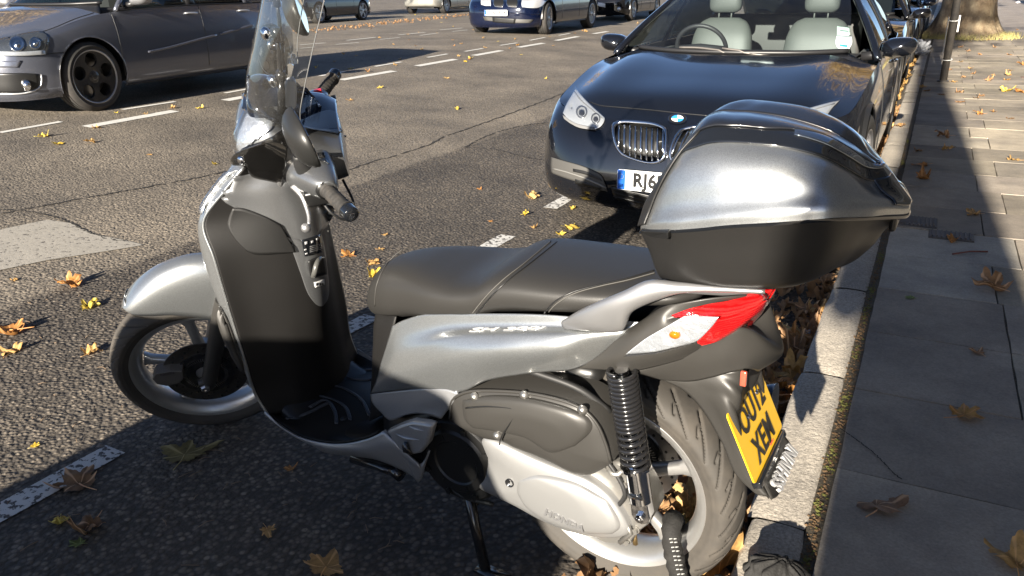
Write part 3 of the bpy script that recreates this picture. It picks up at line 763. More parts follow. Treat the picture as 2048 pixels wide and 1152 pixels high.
# yellow number plate
a = S(1464, 819.5, .114); b = S(1519.5, 955.5, .114); c = S(1497.5, 735.6, -.114); d = S(1547, 863.5, -.114)
tl_ = V(((a.x + c.x) / 2 - .004, 0, (a.z + c.z) / 2)); bl_ = V(((b.x + d.x) / 2 - .004, 0, (b.z + d.z) / 2))
ey = (tl_ - bl_); H = ey.length; ey.normalize(); ex = V((0, -1, 0)); ez = ex.cross(ey)
cen = (tl_ + bl_) / 2
def plate_local(x, y, z=0): return cen + ex * x + ey * y + ez * z
if ez.x > 0: ez = -ez
mb = MB()
def rrect(w, h, r, n=5):
    out = []
    for cx, cy, a0 in ((w / 2 - r, h / 2 - r, 0), (-w / 2 + r, h / 2 - r, 90), (-w / 2 + r, -h / 2 + r, 180), (w / 2 - r, -h / 2 + r, 270)):
        for k in range(n + 1):
            t = R_(a0 + 90 * k / n); out.append((cx + r * math.cos(t), cy + r * math.sin(t)))
    return out
PL = [plate_local(x, y) for x, y in rrect(.229, H, .008)]
mb.rings([[p - ez * .002 for p in PL], [p + ez * .001 for p in PL]]); np_ = mb.obj('number_plate', yellow, sc, smooth=False)
for txt, y in (('OU12', H * .20), ('XEM', -H * .26)):
    vs, fs = text_mesh(txt, .077, .0004, bold=.0016, sx=.80, spacing=1.08)
    mkobj('lettering', [cen + ex * p.x + ey * (p.y + y) + ez * (.0025 + p.z) for p in vs], fs, pblack, np_, smooth=False)
for x, y in ((-.03, H * .17), (.05, H * .26)):
    mb = MB(); mb.lathe([(0, .0055), (.003, .0045), (.004, .001)], cen + ex * x + ey * y + ez * .002, ez, 12); mb.obj('plate_screw', chrome, np_)
vs, fs = text_mesh('IIIIIIIIIIIIIII', .0065, .0002)
mkobj('dealer_lettering', [cen + ex * (p.x + .03) + ey * (p.y - H * .44) + ez * (.002 + p.z) for p in vs], fs, M('dealer_red', (.55, .08, .03), .5), np_, smooth=False)
# chrome dealer frame below the plate
mb = MB(); mb.box(cen - ey * (H / 2 + .010) - ez * .002, (.02, .21, .016), Matrix((ez, -ex, ey)).transposed())
fr_ = mb.obj('plate_frame', gloss, sc, bevel=.003)
vs, fs = text_mesh('SSHIVINI', .040, .004, bold=.001, sx=1.0, spacing=1.0)
e2 = (ez * .5 - ey).normalized()
mkobj('chrome_lettering', [cen - ey * (H / 2 + .036) + ez * .022 + ex * p.x - e2 * p.y + ex.cross(-e2) * p.z for p in vs], fs, M('bright_chrome_letters', (.62, .62, .62), .2, .6), fr_, smooth=False)
mb = MB(); mb.box(S(1487, 757, .105) , (.012, .008, .032)); mb.obj('side_reflector', M('side_reflector_red', (.5, .1, .06), .1, .3, coat=1), sc, bevel=.002)
# ------------------------------------------------------------------ engine side
def prism_px(pts, v0, v1, inset=.92, bul=.0, n=None, taper=1.0):
    """outline traced at v1, extruded inward to v0, softly domed"""
    P = [S(a, b, v1) for a, b in pts]
    if n: 
        P = [cr_at(P, i / n * len(P), True) for i in range(n)]
    c = sum(P, V()) / len(P)
    rings = [[c + (p - c) * 1.0 + V((0, v0 - v1, 0)) for p in P], [c + (p - c) + V((0, -.004, 0)) for p in P]]
    for k, (f, h) in enumerate(((.985, -.001), (.95, .003), (.8, .003 + bul * .5), (.55, .003 + bul * .9), (.25, .003 + bul), (.02, .003 + bul))):
        rings.append([c + (p - c) * f + V((0, h, 0)) for p in P])
    return rings, c, P
# air filter box
mb = MB()
r, c, P = prism_px([(899, 837), (905, 800), (930, 784), (969, 780), (1048, 783), (1115, 797), (1166, 816), (1195, 845), (1213, 885), (1224, 920), (1216, 932), (1178, 952), (1150, 949), (1115, 932), (1075, 914), (1028, 896), (1000, 882), (965, 876), (925, 858)], .08, .188, n=96, bul=.014)
mb.rings(r); afb = mb.obj('air_filter_box', greyplastic, sc, sharp=50)
asf = Surf([afb], SINV)
asf.patch('filter_cover_bulge', [[(925, 800), (985, 790), (1060, 795), (1130, 812), (1175, 832)], [(925, 818), (985, 808), (1060, 812), (1130, 828), (1185, 850)], [(930, 840), (985, 838), (1060, 842), (1120, 858), (1178, 868)], [(945, 856), (990, 862), (1050, 876), (1100, 905), (1150, 892)]], greyplastic, afb, nu=40, nv=24, off=.0, dome=.014, thick=0)
asf.line('cover_joint', [(938, 812), (985, 810), (1036, 816), (1030, 835), (1012, 862), (1003, 880)], pblack, afb, r=.0018, off=.012)
asf.line('cover_rim', [(902, 836), (906, 802), (930, 786), (969, 782), (1048, 786), (1115, 799), (1164, 818), (1193, 846), (1211, 886), (1221, 922)], greyplastic, afb, r=.004, off=.002, n=60)
for px, py in ((951, 794), (1050, 791), (1165, 821), (996, 870)):
    p = asf.at(px, py, .004); mb = MB(); mb.lathe([(-.004, .011), (.002, .011), (.004, .007), (.0065, .006), (.0065, .0)], p, (0, 1, 0), 16); mb.obj('cover_screw', M('screw_zinc', (.35, .34, .32), .35, .9), afb)
# variator cover
c = S(915, 922, .165); mb = MB()
mb.lathe([(-.09, .118), (-.01, .118), (.0, .112), (.004, .108), (.004, .088), (.010, .082), (.010, .062), (.006, .058), (.006, .0)], c, (0, 1, 0), 64)
for k in range(8):
    a = 2 * math.pi * k / 8 + .3
    mb.lathe([(-.02, .008), (.011, .008), (.011, .0)], c + V((.099 * math.cos(a), 0, .099 * math.sin(a))), (0, 1, 0), 10)
for k in range(6):
    a = 2 * math.pi * k / 6 + .1; mb.box(c + V((.071 * math.cos(a), .010, .071 * math.sin(a))), (.012, .005, .003), Matrix.Rotation(-a, 3, 'Y'))
vc = mb.obj('variator_cover', plastic2, sc, sharp=40)
# silver drive cover
mb = MB()
r, cc_, P = prism_px([(962, 884), (977, 877), (1009, 888), (1060, 912), (1115, 935), (1170, 957), (1210, 985), (1237, 1018), (1254, 1048), (1257, 1066), (1240, 1076), (1201, 1077), (1154, 1069), (1115, 1056), (1075, 1038), (1028, 1012), (989, 993), (954, 973), (969, 951), (974, 920)], .10, .172, n=100, bul=.010)
mb.rings(r); dc = mb.obj('drive_cover', M('drive_cover_silver', (.30, .30, .297), .38, .6, coat=.3), sc, sharp=50)
dsf = Surf([dc], SINV)
dsf.patch('raised_oval', [[(1036, 962), (1080, 950), (1150, 965), (1215, 1000)], [(1034, 985), (1090, 985), (1160, 1005), (1236, 1035)], [(1046, 1005), (1095, 1025), (1165, 1045), (1240, 1055)], [(1066, 1026), (1110, 1048), (1165, 1063), (1225, 1068)]], dc.data.materials[0], dc, nu=44, nv=28, off=.0, dome=.012, thick=0)
mb = MB(); mb.lathe([(0, .011), (.003, .011), (.003, .009), (-.001, .008), (-.001, 0)], dsf.at(1020, 965, .001), (0, 1, 0), 20); mb.obj('cover_plug', blacksteel, dc)
v0 = dsf.at(1100, 1018, .012)
ex = (dsf.at(1165, 1046, .012) - v0).normalized(); ey = V((0, 0, 1)); ey = (ey - ex * ey.dot(ex)).normalized()
text_obj('embossed_lettering', 'HONDA', lightsilver, dc, dsf.at(1132, 1034, .0135), ex, ey, .026, .0008, bold=.001, shear=.15)
mb = MB(); mb.tube([S(1254, 1048, .165), S(1262, 1066, .165), S(1240, 1085, .165)], .006, 8); mb.obj('cover_lip', castalu, dc)
# gearbox casting behind
mb = MB()
r, c2, P = prism_px([(1180, 935), (1215, 925), (1240, 925), (1262, 950), (1292, 1000), (1302, 1040), (1280, 1062), (1258, 1085), (1230, 1088), (1190, 1075), (1150, 1000)], .07, .150, n=48, bul=.0)
mb.rings(r)
for k in range(7):
    p0 = S(1226 + k * 8, 950 + k * 14, .152); p1 = S(1252 + k * 6.5, 940 + k * 15, .152); mb.tube([p0, p1], .0035, 6)
for px, py in ((1212, 934), (1226, 942), (1252, 966), (1272, 1058), (1256, 1080)):
    mb.lathe([(-.02, .010), (.004, .010), (.004, .007), (.012, .007), (.012, 0)], S(px, py, .152), (0, 1, 0), 10)
mb.tube([S(1215, 930, .15), S(1224, 944, .16), S(1236, 948, .16), S(1246, 938, .15)], .007, 10, smooth=14)
mb.lathe([(-.11, .055), (.0, .05), (.01, .03), (.01, 0)], V((0, .09, .294)), (0, 1, 0), 32)
gb = mb.obj('gearbox_casing', castalu, sc, sharp=35)
mb = MB(); mb.tube([S(1268, 1066, .13), S(1271, 1088, .13)], .006, 10); mb.obj('tyre_valve', M('brass', (.35, .25, .12), .4, .9), gb)
# engine block and swing arm, dark
mb = MB()
mb.rings(loft([(.46, .42, .25, .10, 4), (.36, .46, .24, .12, 4), (.2, .46, .24, .13, 4), (.06, .42, .25, .12, 4), (-.0, .38, .26, .10, 4)], 16, 3))
mb.obj('engine_block', M('engine_dark', (.05, .05, .05), .5, .4, dirt=.5), sc)
mb = MB(); mb.rings(loft([(.30, .60, .50, .10, 3), (.22, .64, .53, .10, 3), (.12, .63, .55, .09, 3), (.04, .60, .54, .07, 3)], 16, 3))
for k in range(7): mb.box((.27 - k * .018, .06, .615), (.006, .09, .05), Matrix.Rotation(.5, 3, 'Y'))
mb.obj('cylinder_fins', steel, sc, smooth=False)
mb = MB(); mb.rings(loft([(.14, .60, .50, .075, 3), (.08, .625, .54, .09, 3), (.02, .615, .56, .08, 3)], 16, 3)); mb.obj('rear_hugger', plastic2, sc)
for P_0, r_ in (([(.40, .12, .33), (.43, .15, .27), (.36, .165, .22), (.27, .15, .21)], .006), ([(.30, .15, .62), (.22, .165, .63), (.12, .16, .62), (.03, .15, .60), (-.03, .13, .55)], .008), ([(.0, .15, .47), (-.05, .16, .43), (-.08, .165, .38), (-.06, .16, .33)], .005)):
    mb = MB(); mb.tube(P_0, r_, 8, smooth=24); mb.obj('hose', rubber2, sc)
# rear shock absorbers
def shock(sgn):
    t = S(1243, 740, .165); b = S(1286, 1026, .160)
    if sgn < 0: t = V((t.x, -t.y, t.z)); b = V((b.x, -b.y, b.z))
    d = (b - t); L_ = d.length; d.normalize(); e1 = V((0, 1, 0)); e1 = (e1 - d * e1.dot(d)).normalized(); e2 = d.cross(e1)
    mb = MB(); mb.tube([t, t + d * L_ * .55], .014, 16); mb.tube([t + d * L_ * .35, t + d * L_ * .70], .019, 20); mb.tube([t + d * L_ * .66, t + d * L_ * .90], .0245, 24)
    mb.tube([t + d * L_ * .645, t + d * L_ * .665], .033, 24)
    body = mb.obj('shock_absorber', chrome, sc, sharp=40)
    mb = MB(); n = 520; pts = []
    for i in range(n):
        q = i / (n - 1)
        # close-wound at the top, open below
        turns = 15 * q if q < .62 else 15 * .62 + (q - .62) * 13.2
        pts.append((q, turns))
    P = [t + d * (L_ * .65 * (q if q < .62 else q)) + (e1 * math.cos(2 * math.pi * w_) + e2 * math.sin(2 * math.pi * w_)) * .0265 for q, w_ in [(i / (n - 1), 22 * (i / (n - 1)) ** .78) for i in range(n)]]
    P = []
    for i in range(n):
        w_ = 19 * i / (n - 1)
        q = (w_ / 13) * .58 if w_ < 13 else .58 + (w_ - 13) / 6 * .42
        P.append(t + d * (L_ * .645 * q) + (e1 * math.cos(2 * math.pi * w_) + e2 * math.sin(2 * math.pi * w_)) * .0275)
    mb.tube(P, .0046, 8); mb.obj('spring', blacksteel, body)
    mb = MB(); c = b; P = [(-.019, .034), (.019, .034), (.021, .0), (.015, -.014), (0, -.020), (-.015, -.014), (-.021, .0)]
    ax1 = d; 
    def q(x, y, v): return c - d * y + (-e2) * x + e1 * v
    mb.rings([[q(x, y, v) for x, y in P] for v in (-.014, .014)])
    mb.lathe([(.0, .011), (.010, .011), (.010, .006), (.014, .006), (.014, 0)], c + e1 * .014 * sgn, e1 * sgn, 6)
    mb.obj('lower_mount', chrome, body, smooth=False, bevel=.002)
    if sgn > 0:
        mb = MB(); mb.box(t + d * L_ * .83 + e1 * .0245, (.002, .032, .012), Matrix((e1, e2, d)).transposed()); mb.obj('shock_label', gloss, body)
shock(1); shock(-1)
# stands
mb = MB()
mb.tube([S(705, 918, .14), S(760, 934, .15), S(790, 945, .16)], .012, 10); mb.tube([S(785, 938, .165), S(803, 952, .17)], .017, 12)
mb.obj('side_stand_spring', blacksteel, sc)
mb = MB()
for y in (-.15, .13):
    mb.tube([(.36, y, .235), (.33, y * 1.15, .12), (.29, y * 1.35, .014)], .014, 10)
    mb.box((.27, y * 1.36, .012), (.09, .035, .014))
mb.tube([(.35, -.16, .16), (.35, .14, .16)], .010, 8)
mb.obj('centre_stand', blacksteel, sc)
# exhaust on the far side
mb = MB()
mb.tube([(.30, -.10, .22), (.16, -.13, .20), (.08, -.16, .24)], .02, 12, smooth=12)
mb.rings([[V((u_, -.185 + .058 * math.cos(a), w_ + .075 * math.sin(a))) for a in [2 * math.pi * k / 20 for k in range(20)]] for u_, w_ in ((.10, .26), (.05, .29), (-.20, .40), (-.30, .44))])
mb.obj('silencer', M('exhaust_shield', (.04, .05, .07), .18, .7, coat=.5), sc, sharp=40)
# badges on the body side
psf = Surf([side], SINV)
def proj_text(sf, name, txt, mat, parent, p0, p1, hpx, off=.004, ext=.0012, bold=.0, shear=.3, slopepx=None, sx=None, spacing=1.0):
    """text laid on a surface between two picture points (baseline middle line)"""
    vs, fs = text_mesh(txt, 1.0, 0.0, bold=bold, shear=shear, spacing=spacing)
    xs = [p.x for p in vs]; x0, x1 = min(xs), max(xs); L_ = math.hypot(p1[0] - p0[0], p1[1] - p0[1])
    e = ((p1[0] - p0[0]) / L_, (p1[1] - p0[1]) / L_)
    ys = [p.y for p in vs]; y0, y1 = min(ys), max(ys)
    out = []
    for p in vs:
        s_ = (p.x - x0) / (x1 - x0) * L_; t_ = (p.y - y0) / (y1 - y0) - .5
        px = p0[0] + e[0] * s_ - e[1] * t_ * hpx * -1 * -1; py = p0[1] + e[1] * s_ - t_ * hpx
        out.append(sf.at(px, py, off))
    return mkobj(name, out, fs, mat, parent, smooth=False, thick=ext)
bd = proj_text(psf, 'model_badge', 'SH', M('badge_silver', (.62, .62, .62), .2, .5), side, (940, 663), (1002, 661), 9, bold=.03, shear=.35, off=.006, ext=.001)
proj_text(psf, 'model_badge', '300i', MATS['badge_silver'], side, (1008, 661), (1094, 658), 8, bold=.03, shear=.35, off=.006, ext=.001)
lsf2 = Surf([lowp], SINV)
proj_text(lsf2, 'injection_lettering', 'PGM-FI', pblack, lowp, (809, 795), (861, 788), 8, bold=.012, off=.0035, ext=.0005)
proj_text(lsf2, 'injection_lettering', 'FUEL INJECTION', M('label_grey_dark', (.08, .08, .085), .5), lowp, (812, 800), (855, 795), 3.4, bold=.0, off=.0035, ext=.0005)

# ------------------------------------------------------------------ top case
def half_case(rows_px):
    return sym([SS(r) + [None] for r in rows_px])
base = [  # rings from the seam down: front corner round to rear, left half; (px, py, v)
    [(1284, 462, 0.115), (1290, 460, 0.150), (1337, 462, 0.183), (1400, 458, 0.193), (1458, 452, 0.196), (1560, 446, 0.196), (1660, 438, 0.181), (1720, 436, 0.134), (1773, 434, 0.073), (1811, 432, 0.020)],
    [(1300, 500, 0.105), (1306, 492, 0.143), (1345, 495, 0.171), (1400, 495, 0.181), (1458, 490, 0.183), (1560, 486, 0.183), (1655, 478, 0.168), (1705, 470, 0.123), (1743, 462, 0.065), (1770, 458, 0.020)],
    [(1312, 535, 0.098), (1318, 530, 0.136), (1350, 538, 0.158), (1400, 542, 0.167), (1458, 540, 0.169), (1560, 535, 0.169), (1640, 520, 0.155), (1690, 505, 0.112), (1720, 496, 0.058), (1743, 492, 0.020)],
    [(1322, 552, 0.091), (1328, 556, 0.126), (1360, 566, 0.143), (1405, 571, 0.150), (1460, 573, 0.153), (1560, 571, 0.150), (1620, 560, 0.134), (1665, 540, 0.095), (1690, 525, 0.050), (1711, 520, 0.020)],
    [(1332, 556, 0.070), (1340, 560, 0.091), (1370, 572, 0.105), (1410, 577, 0.112), (1462, 578, 0.112), (1555, 577, 0.112), (1605, 568, 0.101), (1645, 550, 0.073), (1668, 538, 0.039), (1688, 532, 0.020)]]
hw = [SS(r) for r in base]
# level the left edge into a clean shell: keep the traced (u, w), mirror for the far side
def ringof(r):
    f = V((r[0].x + .006, 0, r[0].z)); e = V((r[-1].x - .003, 0, r[-1].z))
    q = [f] + r + [e]
    return q + [V((p.x, -p.y, p.z)) for p in q[1:-1]][::-1]
RB = [ringof(r) for r in hw]
def closed_ring(P, n): return [cr_at(P, i / n * len(P), True) for i in range(n)]
RBn = [closed_ring(r, 120) for r in RB]
def lerp_rings(R, k):
    out = []
    for i in range((len(R) - 1) * k + 1):
        x = i / k
        out.append([cr_at([R[j][a] for j in range(len(R))], x) for a in range(len(R[0]))])
    return out
mb = MB(); mb.rings(lerp_rings(RBn, 6)); case = mb.obj('top_case', caseblack, sc, sharp=60)
lidrows = [  # (u profile by column) rails from seam up to the crest, left half, px + v
    [(1284, 456, 0.115), (1290, 458, 0.153), (1337, 460, 0.186), (1400, 456, 0.196), (1458, 450, 0.200), (1560, 444, 0.200), (1660, 436, 0.185), (1720, 434, 0.138), (1773, 432, 0.075), (1812, 430, 0.020)],
    [(1284, 448, 0.115), (1291, 447, 0.151), (1337, 442, 0.183), (1400, 436, 0.193), (1458, 430, 0.197), (1560, 422, 0.197), (1660, 414, 0.182), (1720, 412, 0.135), (1776, 412, 0.073), (1813, 414, 0.020)],
    [(1288, 432, 0.112), (1300, 425, 0.144), (1342, 415, 0.171), (1400, 408, 0.182), (1458, 402, 0.186), (1560, 395, 0.186), (1660, 392, 0.171), (1720, 396, 0.126), (1773, 400, 0.065), (1805, 402, 0.020)],
    [(1296, 407, 0.111), (1312, 395, 0.140), (1350, 373, 0.162), (1400, 358, 0.171), (1458, 351, 0.174), (1560, 351, 0.172), (1655, 361, 0.156), (1712, 377, 0.114), (1761, 391, 0.059), (1796, 391, 0.020)],
    [(1312, 381, 0.108), (1332, 356, 0.136), (1364, 332, 0.150), (1404, 318, 0.155), (1458, 314, 0.157), (1560, 318, 0.154), (1650, 336, 0.137), (1704, 358, 0.101), (1748, 380, 0.052), (1785, 377, 0.020)],
    [(1335, 342, 0.105), (1362, 309, 0.125), (1389, 297, 0.130), (1420, 288, 0.132), (1464, 286, 0.132), (1560, 294, 0.126), (1645, 315, 0.110), (1697, 341, 0.081), (1736, 362, 0.040), (1772, 359, 0.020)],
    [(1372, 293, .094), (1400, 266, .105), (1428, 256, .105), (1455, 256, .105), (1495, 258, .10), (1570, 268, .094), (1640, 287, .08), (1690, 312, .065), (1726, 334, .03), (1757, 338, .015)],
    [(1383, 274, .05), (1406, 248, .06), (1430, 238, .062), (1470, 240, .062), (1504, 242, .062), (1570, 252, .06), (1645, 274, .052), (1694, 300, .04), (1726, 322, .02), (1753, 335, .01)],
    [(1390, 268, .0), (1412, 242, .003), (1434, 230, .003), (1470, 230, .003), (1504, 232, .003), (1570, 242, .003), (1645, 264, .003), (1695, 291, .003), (1726, 314, .003), (1750, 332, .002)]]
LR = [ringof(SS(r)) for r in lidrows]
# close over the top with a crown line
crown = []
for k, p in enumerate(LR[-1]):
    crown.append(p)
top1 = [V((p.x, p.y * .62, p.z + .016 * (1 - (abs(k % 1)))) ) for k, p in enumerate(LR[-1])]
LRn = [closed_ring(r, 120) for r in LR]
c0 = sum(LRn[6], V()) / 120
def shrink(f, dz): return [V((c0.x + (p.x - c0.x) * (1 - (1 - f) * .55), p.y * f, p.z + dz)) for p in LRn[-1]]
ext = []
RR = lerp_rings(LRn + ext, 6)
mb = MB(); mb.rings(RR, cap=False); lid = mb.obj('lid', silver, case, sharp=70)
csf = Surf([lid], SINV)
cfs = csf
def both(fn):
    a = fn(False); b = fn(True); return a
def mirror_obj(o):
    d = o.copy(); d.data = o.data.copy(); COL.objects.link(d)
    for v in d.data.vertices: v.co.y = -v.co.y
    d.data.flip_normals(); return d
# gloss black band over the top of the lid, matte front edge
band_rows = []
def lid_pt(ringpos, a, off):   # position on the lid grid with outward offset
    i = min(int(ringpos), len(RR) - 2); f = ringpos - i; n = 120
    j = int(math.floor(a)) % n; g = a - math.floor(a)
    def P(i_, j_): return RR[i_][j_ % n]
    p = P(i, j).lerp(P(i, j + 1), g).lerp(P(i + 1, j).lerp(P(i + 1, j + 1), g), f)
    e1 = P(i, j + 1) - P(i, j - 1); e2 = P(i + 1, j) - P(max(i - 1, 0), j)
    nn = e1.cross(e2)
    if nn.length < 1e-9: nn = V((0, 0, 1))
    nn.normalize()
    if nn.dot(p - c0 + V((0, 0, .12))) < 0: nn = -nn
    return p + nn * off
nR = len(RR) - 1
# columns run round the ring; 0 = front middle, 60 = rear middle
def cap_region(name, mat, r0f, r1, a0, a1, off, na=64, nr=16, thick=.003):
    G = []
    for j in range(nr):
        row = []
        for i in range(na):
            a = a0 + (a1 - a0) * i / (na - 1)
            r0 = r0f(a); row.append(lid_pt(r0 + (r1 - r0) * j / (nr - 1), a % 120, off))
        G.append(row)
    return grid_obj(name, G, mat, case, thick=thick)
topband = cap_region('lid_gloss_panel', gloss, lambda a: 30.0 + (4.5 if 20 < a % 60 < 40 else 0) * 0, nR - .01, 0, 120, .003, na=161, nr=20)
cap_region('lid_front_edge', caseblack, lambda a: 5.0, nR - 8, -11.5, 11.5, .006, na=40, nr=40)
o = cap_region('lid_top_panel', M('lid_satin_black', (.012, .013, .016), .22, 0, coat=.3), lambda a: 36.0 + 5.5 * min(1, max(0, (min(a, 120 - a) - 30) / 8)), nR - .01, 8, 112, .0065, na=121, nr=16)
cap_region('rear_panel', gloss, lambda a: 7.0, 31, 50.5, 69.5, .004, na=40, nr=24)
cap_region('rear_clear_reflector', M('case_rear_lens', (.30, .33, .36), .05, .95, coat=1), lambda a: 35.5 + .5 * 0, 42, 34, 86, .0060, na=60, nr=10)
# lip band and hinge covers
mb = MB(); nn = 120
mb.rings([[p + V((0, 0, d)) + V(((p.x - c0.x) * k, p.y * k, 0)) for p in RBn[0]] for d, k in ((-.004, .004), (.0, .012), (.004, .004))], cap=False); mb.obj('seal_strip', gloss, case)
hp = [(1283, 460), (1338, 461), (1337, 478), (1306, 474), (1288, 468)]
for mir in (False, True):
    P = [S(a, b, .196 if i in (1, 2) else .158) for i, (a, b) in enumerate(hp)]
    mb = MB(); mb.rings([[p + V((0, -.04, 0)) for p in P], [p + V((0, .004, 0)) for p in P]])
    if mir: mb.v = [V((p.x, -p.y, p.z)) for p in mb.v]
    mb.obj('hinge_cover', plastic2, case, bevel=.003, smooth=False)
mb = MB(); mb.box((c0.x - .195, 0, 1.005), (.012, .09, .03)); mb.obj('latch', plastic2, case, bevel=.006, smooth=False)

# ------------------------------------------------------------------ handlebars and front cowl (steered)
CW = [(1.084, 1.028, .990, .045, 2.4), (1.074, 1.075, .955, .095, 2.4), (1.050, 1.115, .935, .122, 2.4), (1.01, 1.138, .922, .136, 2.5), (.97, 1.142, .914, .140, 2.6), (.93, 1.105, .906, .136, 2.8), (.89, 1.062, .902, .130, 3.2), (.85, 1.024, .900, .120, 3.6), (.822, 1.004, .905, .112, 4)]
mb = MB(); mb.rings(loft(CW, 48, 7)); cowl = mb.obj('handlebar_cowl', M('cowl_graphite_silver', (.20, .205, .21), .3, .8, coat=.5, flake=.2), sc, sharp=60)
tf_steer(cowl)
wsf = Surf([cowl], SINV)
visor = wsf.patch('gloss_nose_base', [[(496, 150), (512, 166), (545, 172), (575, 190), (592, 205)], [(490, 185), (515, 190), (550, 200), (575, 212), (590, 222)], [(489, 212), (510, 224), (545, 236), (570, 238), (584, 240)], [(486, 220), (505, 228), (545, 246), (560, 254), (576, 258)]], gloss, sc, nu=26, nv=16, off=.006, thick=.004)
dash = wsf.patch('dash_recess', [[(592, 175), (610, 175), (625, 190), (640, 212)], [(594, 200), (620, 205), (640, 215), (658, 235)], [(600, 225), (625, 232), (655, 242), (678, 262)], [(612, 252), (635, 262), (655, 268), (677, 272)]], M('dash_gloss_blue_black', (.012, .02, .04), .05, 0, coat=1), sc, nu=20, nv=16, off=.006, thick=.004)
hl = wsf.patch('headlight', [[(498, 226), (515, 230), (535, 238), (547, 246)], [(488, 248), (505, 255), (525, 260), (541, 260)], [(480, 270), (494, 278), (508, 280), (524, 272)], [(476, 294), (482, 302), (492, 298), (503, 286)]], reflector, sc, nu=16, nv=16, off=.003, thick=.003)
wsf.patch('clear_cover', [[(497, 224), (515, 228), (535, 236), (549, 245)], [(486, 248), (505, 255), (525, 260), (544, 260)], [(478, 270), (494, 278), (508, 280), (527, 272)], [(474, 296), (482, 305), (492, 300), (504, 286)]], clearlens, hl, nu=16, nv=16, off=.014, thick=.001)
mb = MB(); mb.lathe([(0, .022), (.01, .03), (.022, .034)], V((1.045, .045, 1.03)), (1, .4, .1), 20); tf_steer(mb.obj('reflector_bowl', chrome, hl))
NT = [((490, 222), (490, 204), .02), ((499, 234), (495, 172), .07), ((513, 242), (508, 164), .09), ((538, 249), (532, 168), .102), ((565, 256), (560, 180), .105), ((588, 262), (590, 200), .098), ((600, 264), (612, 226), .085)]
st_ = []
for (bx, by), (tx, ty), hw_ in NT:
    b_ = F(bx, by, .03); t_ = F(tx, ty, -.0); st_.append((b_.x, t_.z, b_.z, hw_, 2.3, t_.x - b_.x))
mb = MB(); mb.rings(loft(st_, 40, 7)); tf_steer(mb.obj('nose_fairing', gloss, sc))
e_ = [F(600, 256, .085), F(628, 262, .095), F(656, 266, .095), F(680, 270, .085)]
Gd = grid(sym([[p + V((0, 0, .004)), p + V((0, -p.y * .45, .013)), V((p.x, 0, p.z + .016))] for p in e_]), 33, 16)
dm_ = grid_obj('instrument_panel', Gd, M('dash_gloss_blue_black', (.012, .02, .04), .05, 0, coat=1), sc, thick=.004); tf_steer(dm_)
# grey button strip and side slot on the cowl
wsf.patch('side_slot', [[(575, 345), (594, 340), (608, 335)], [(578, 352), (596, 348), (611, 342)]], plastic2, cowl, nu=10, nv=5, off=.003, thick=.002)
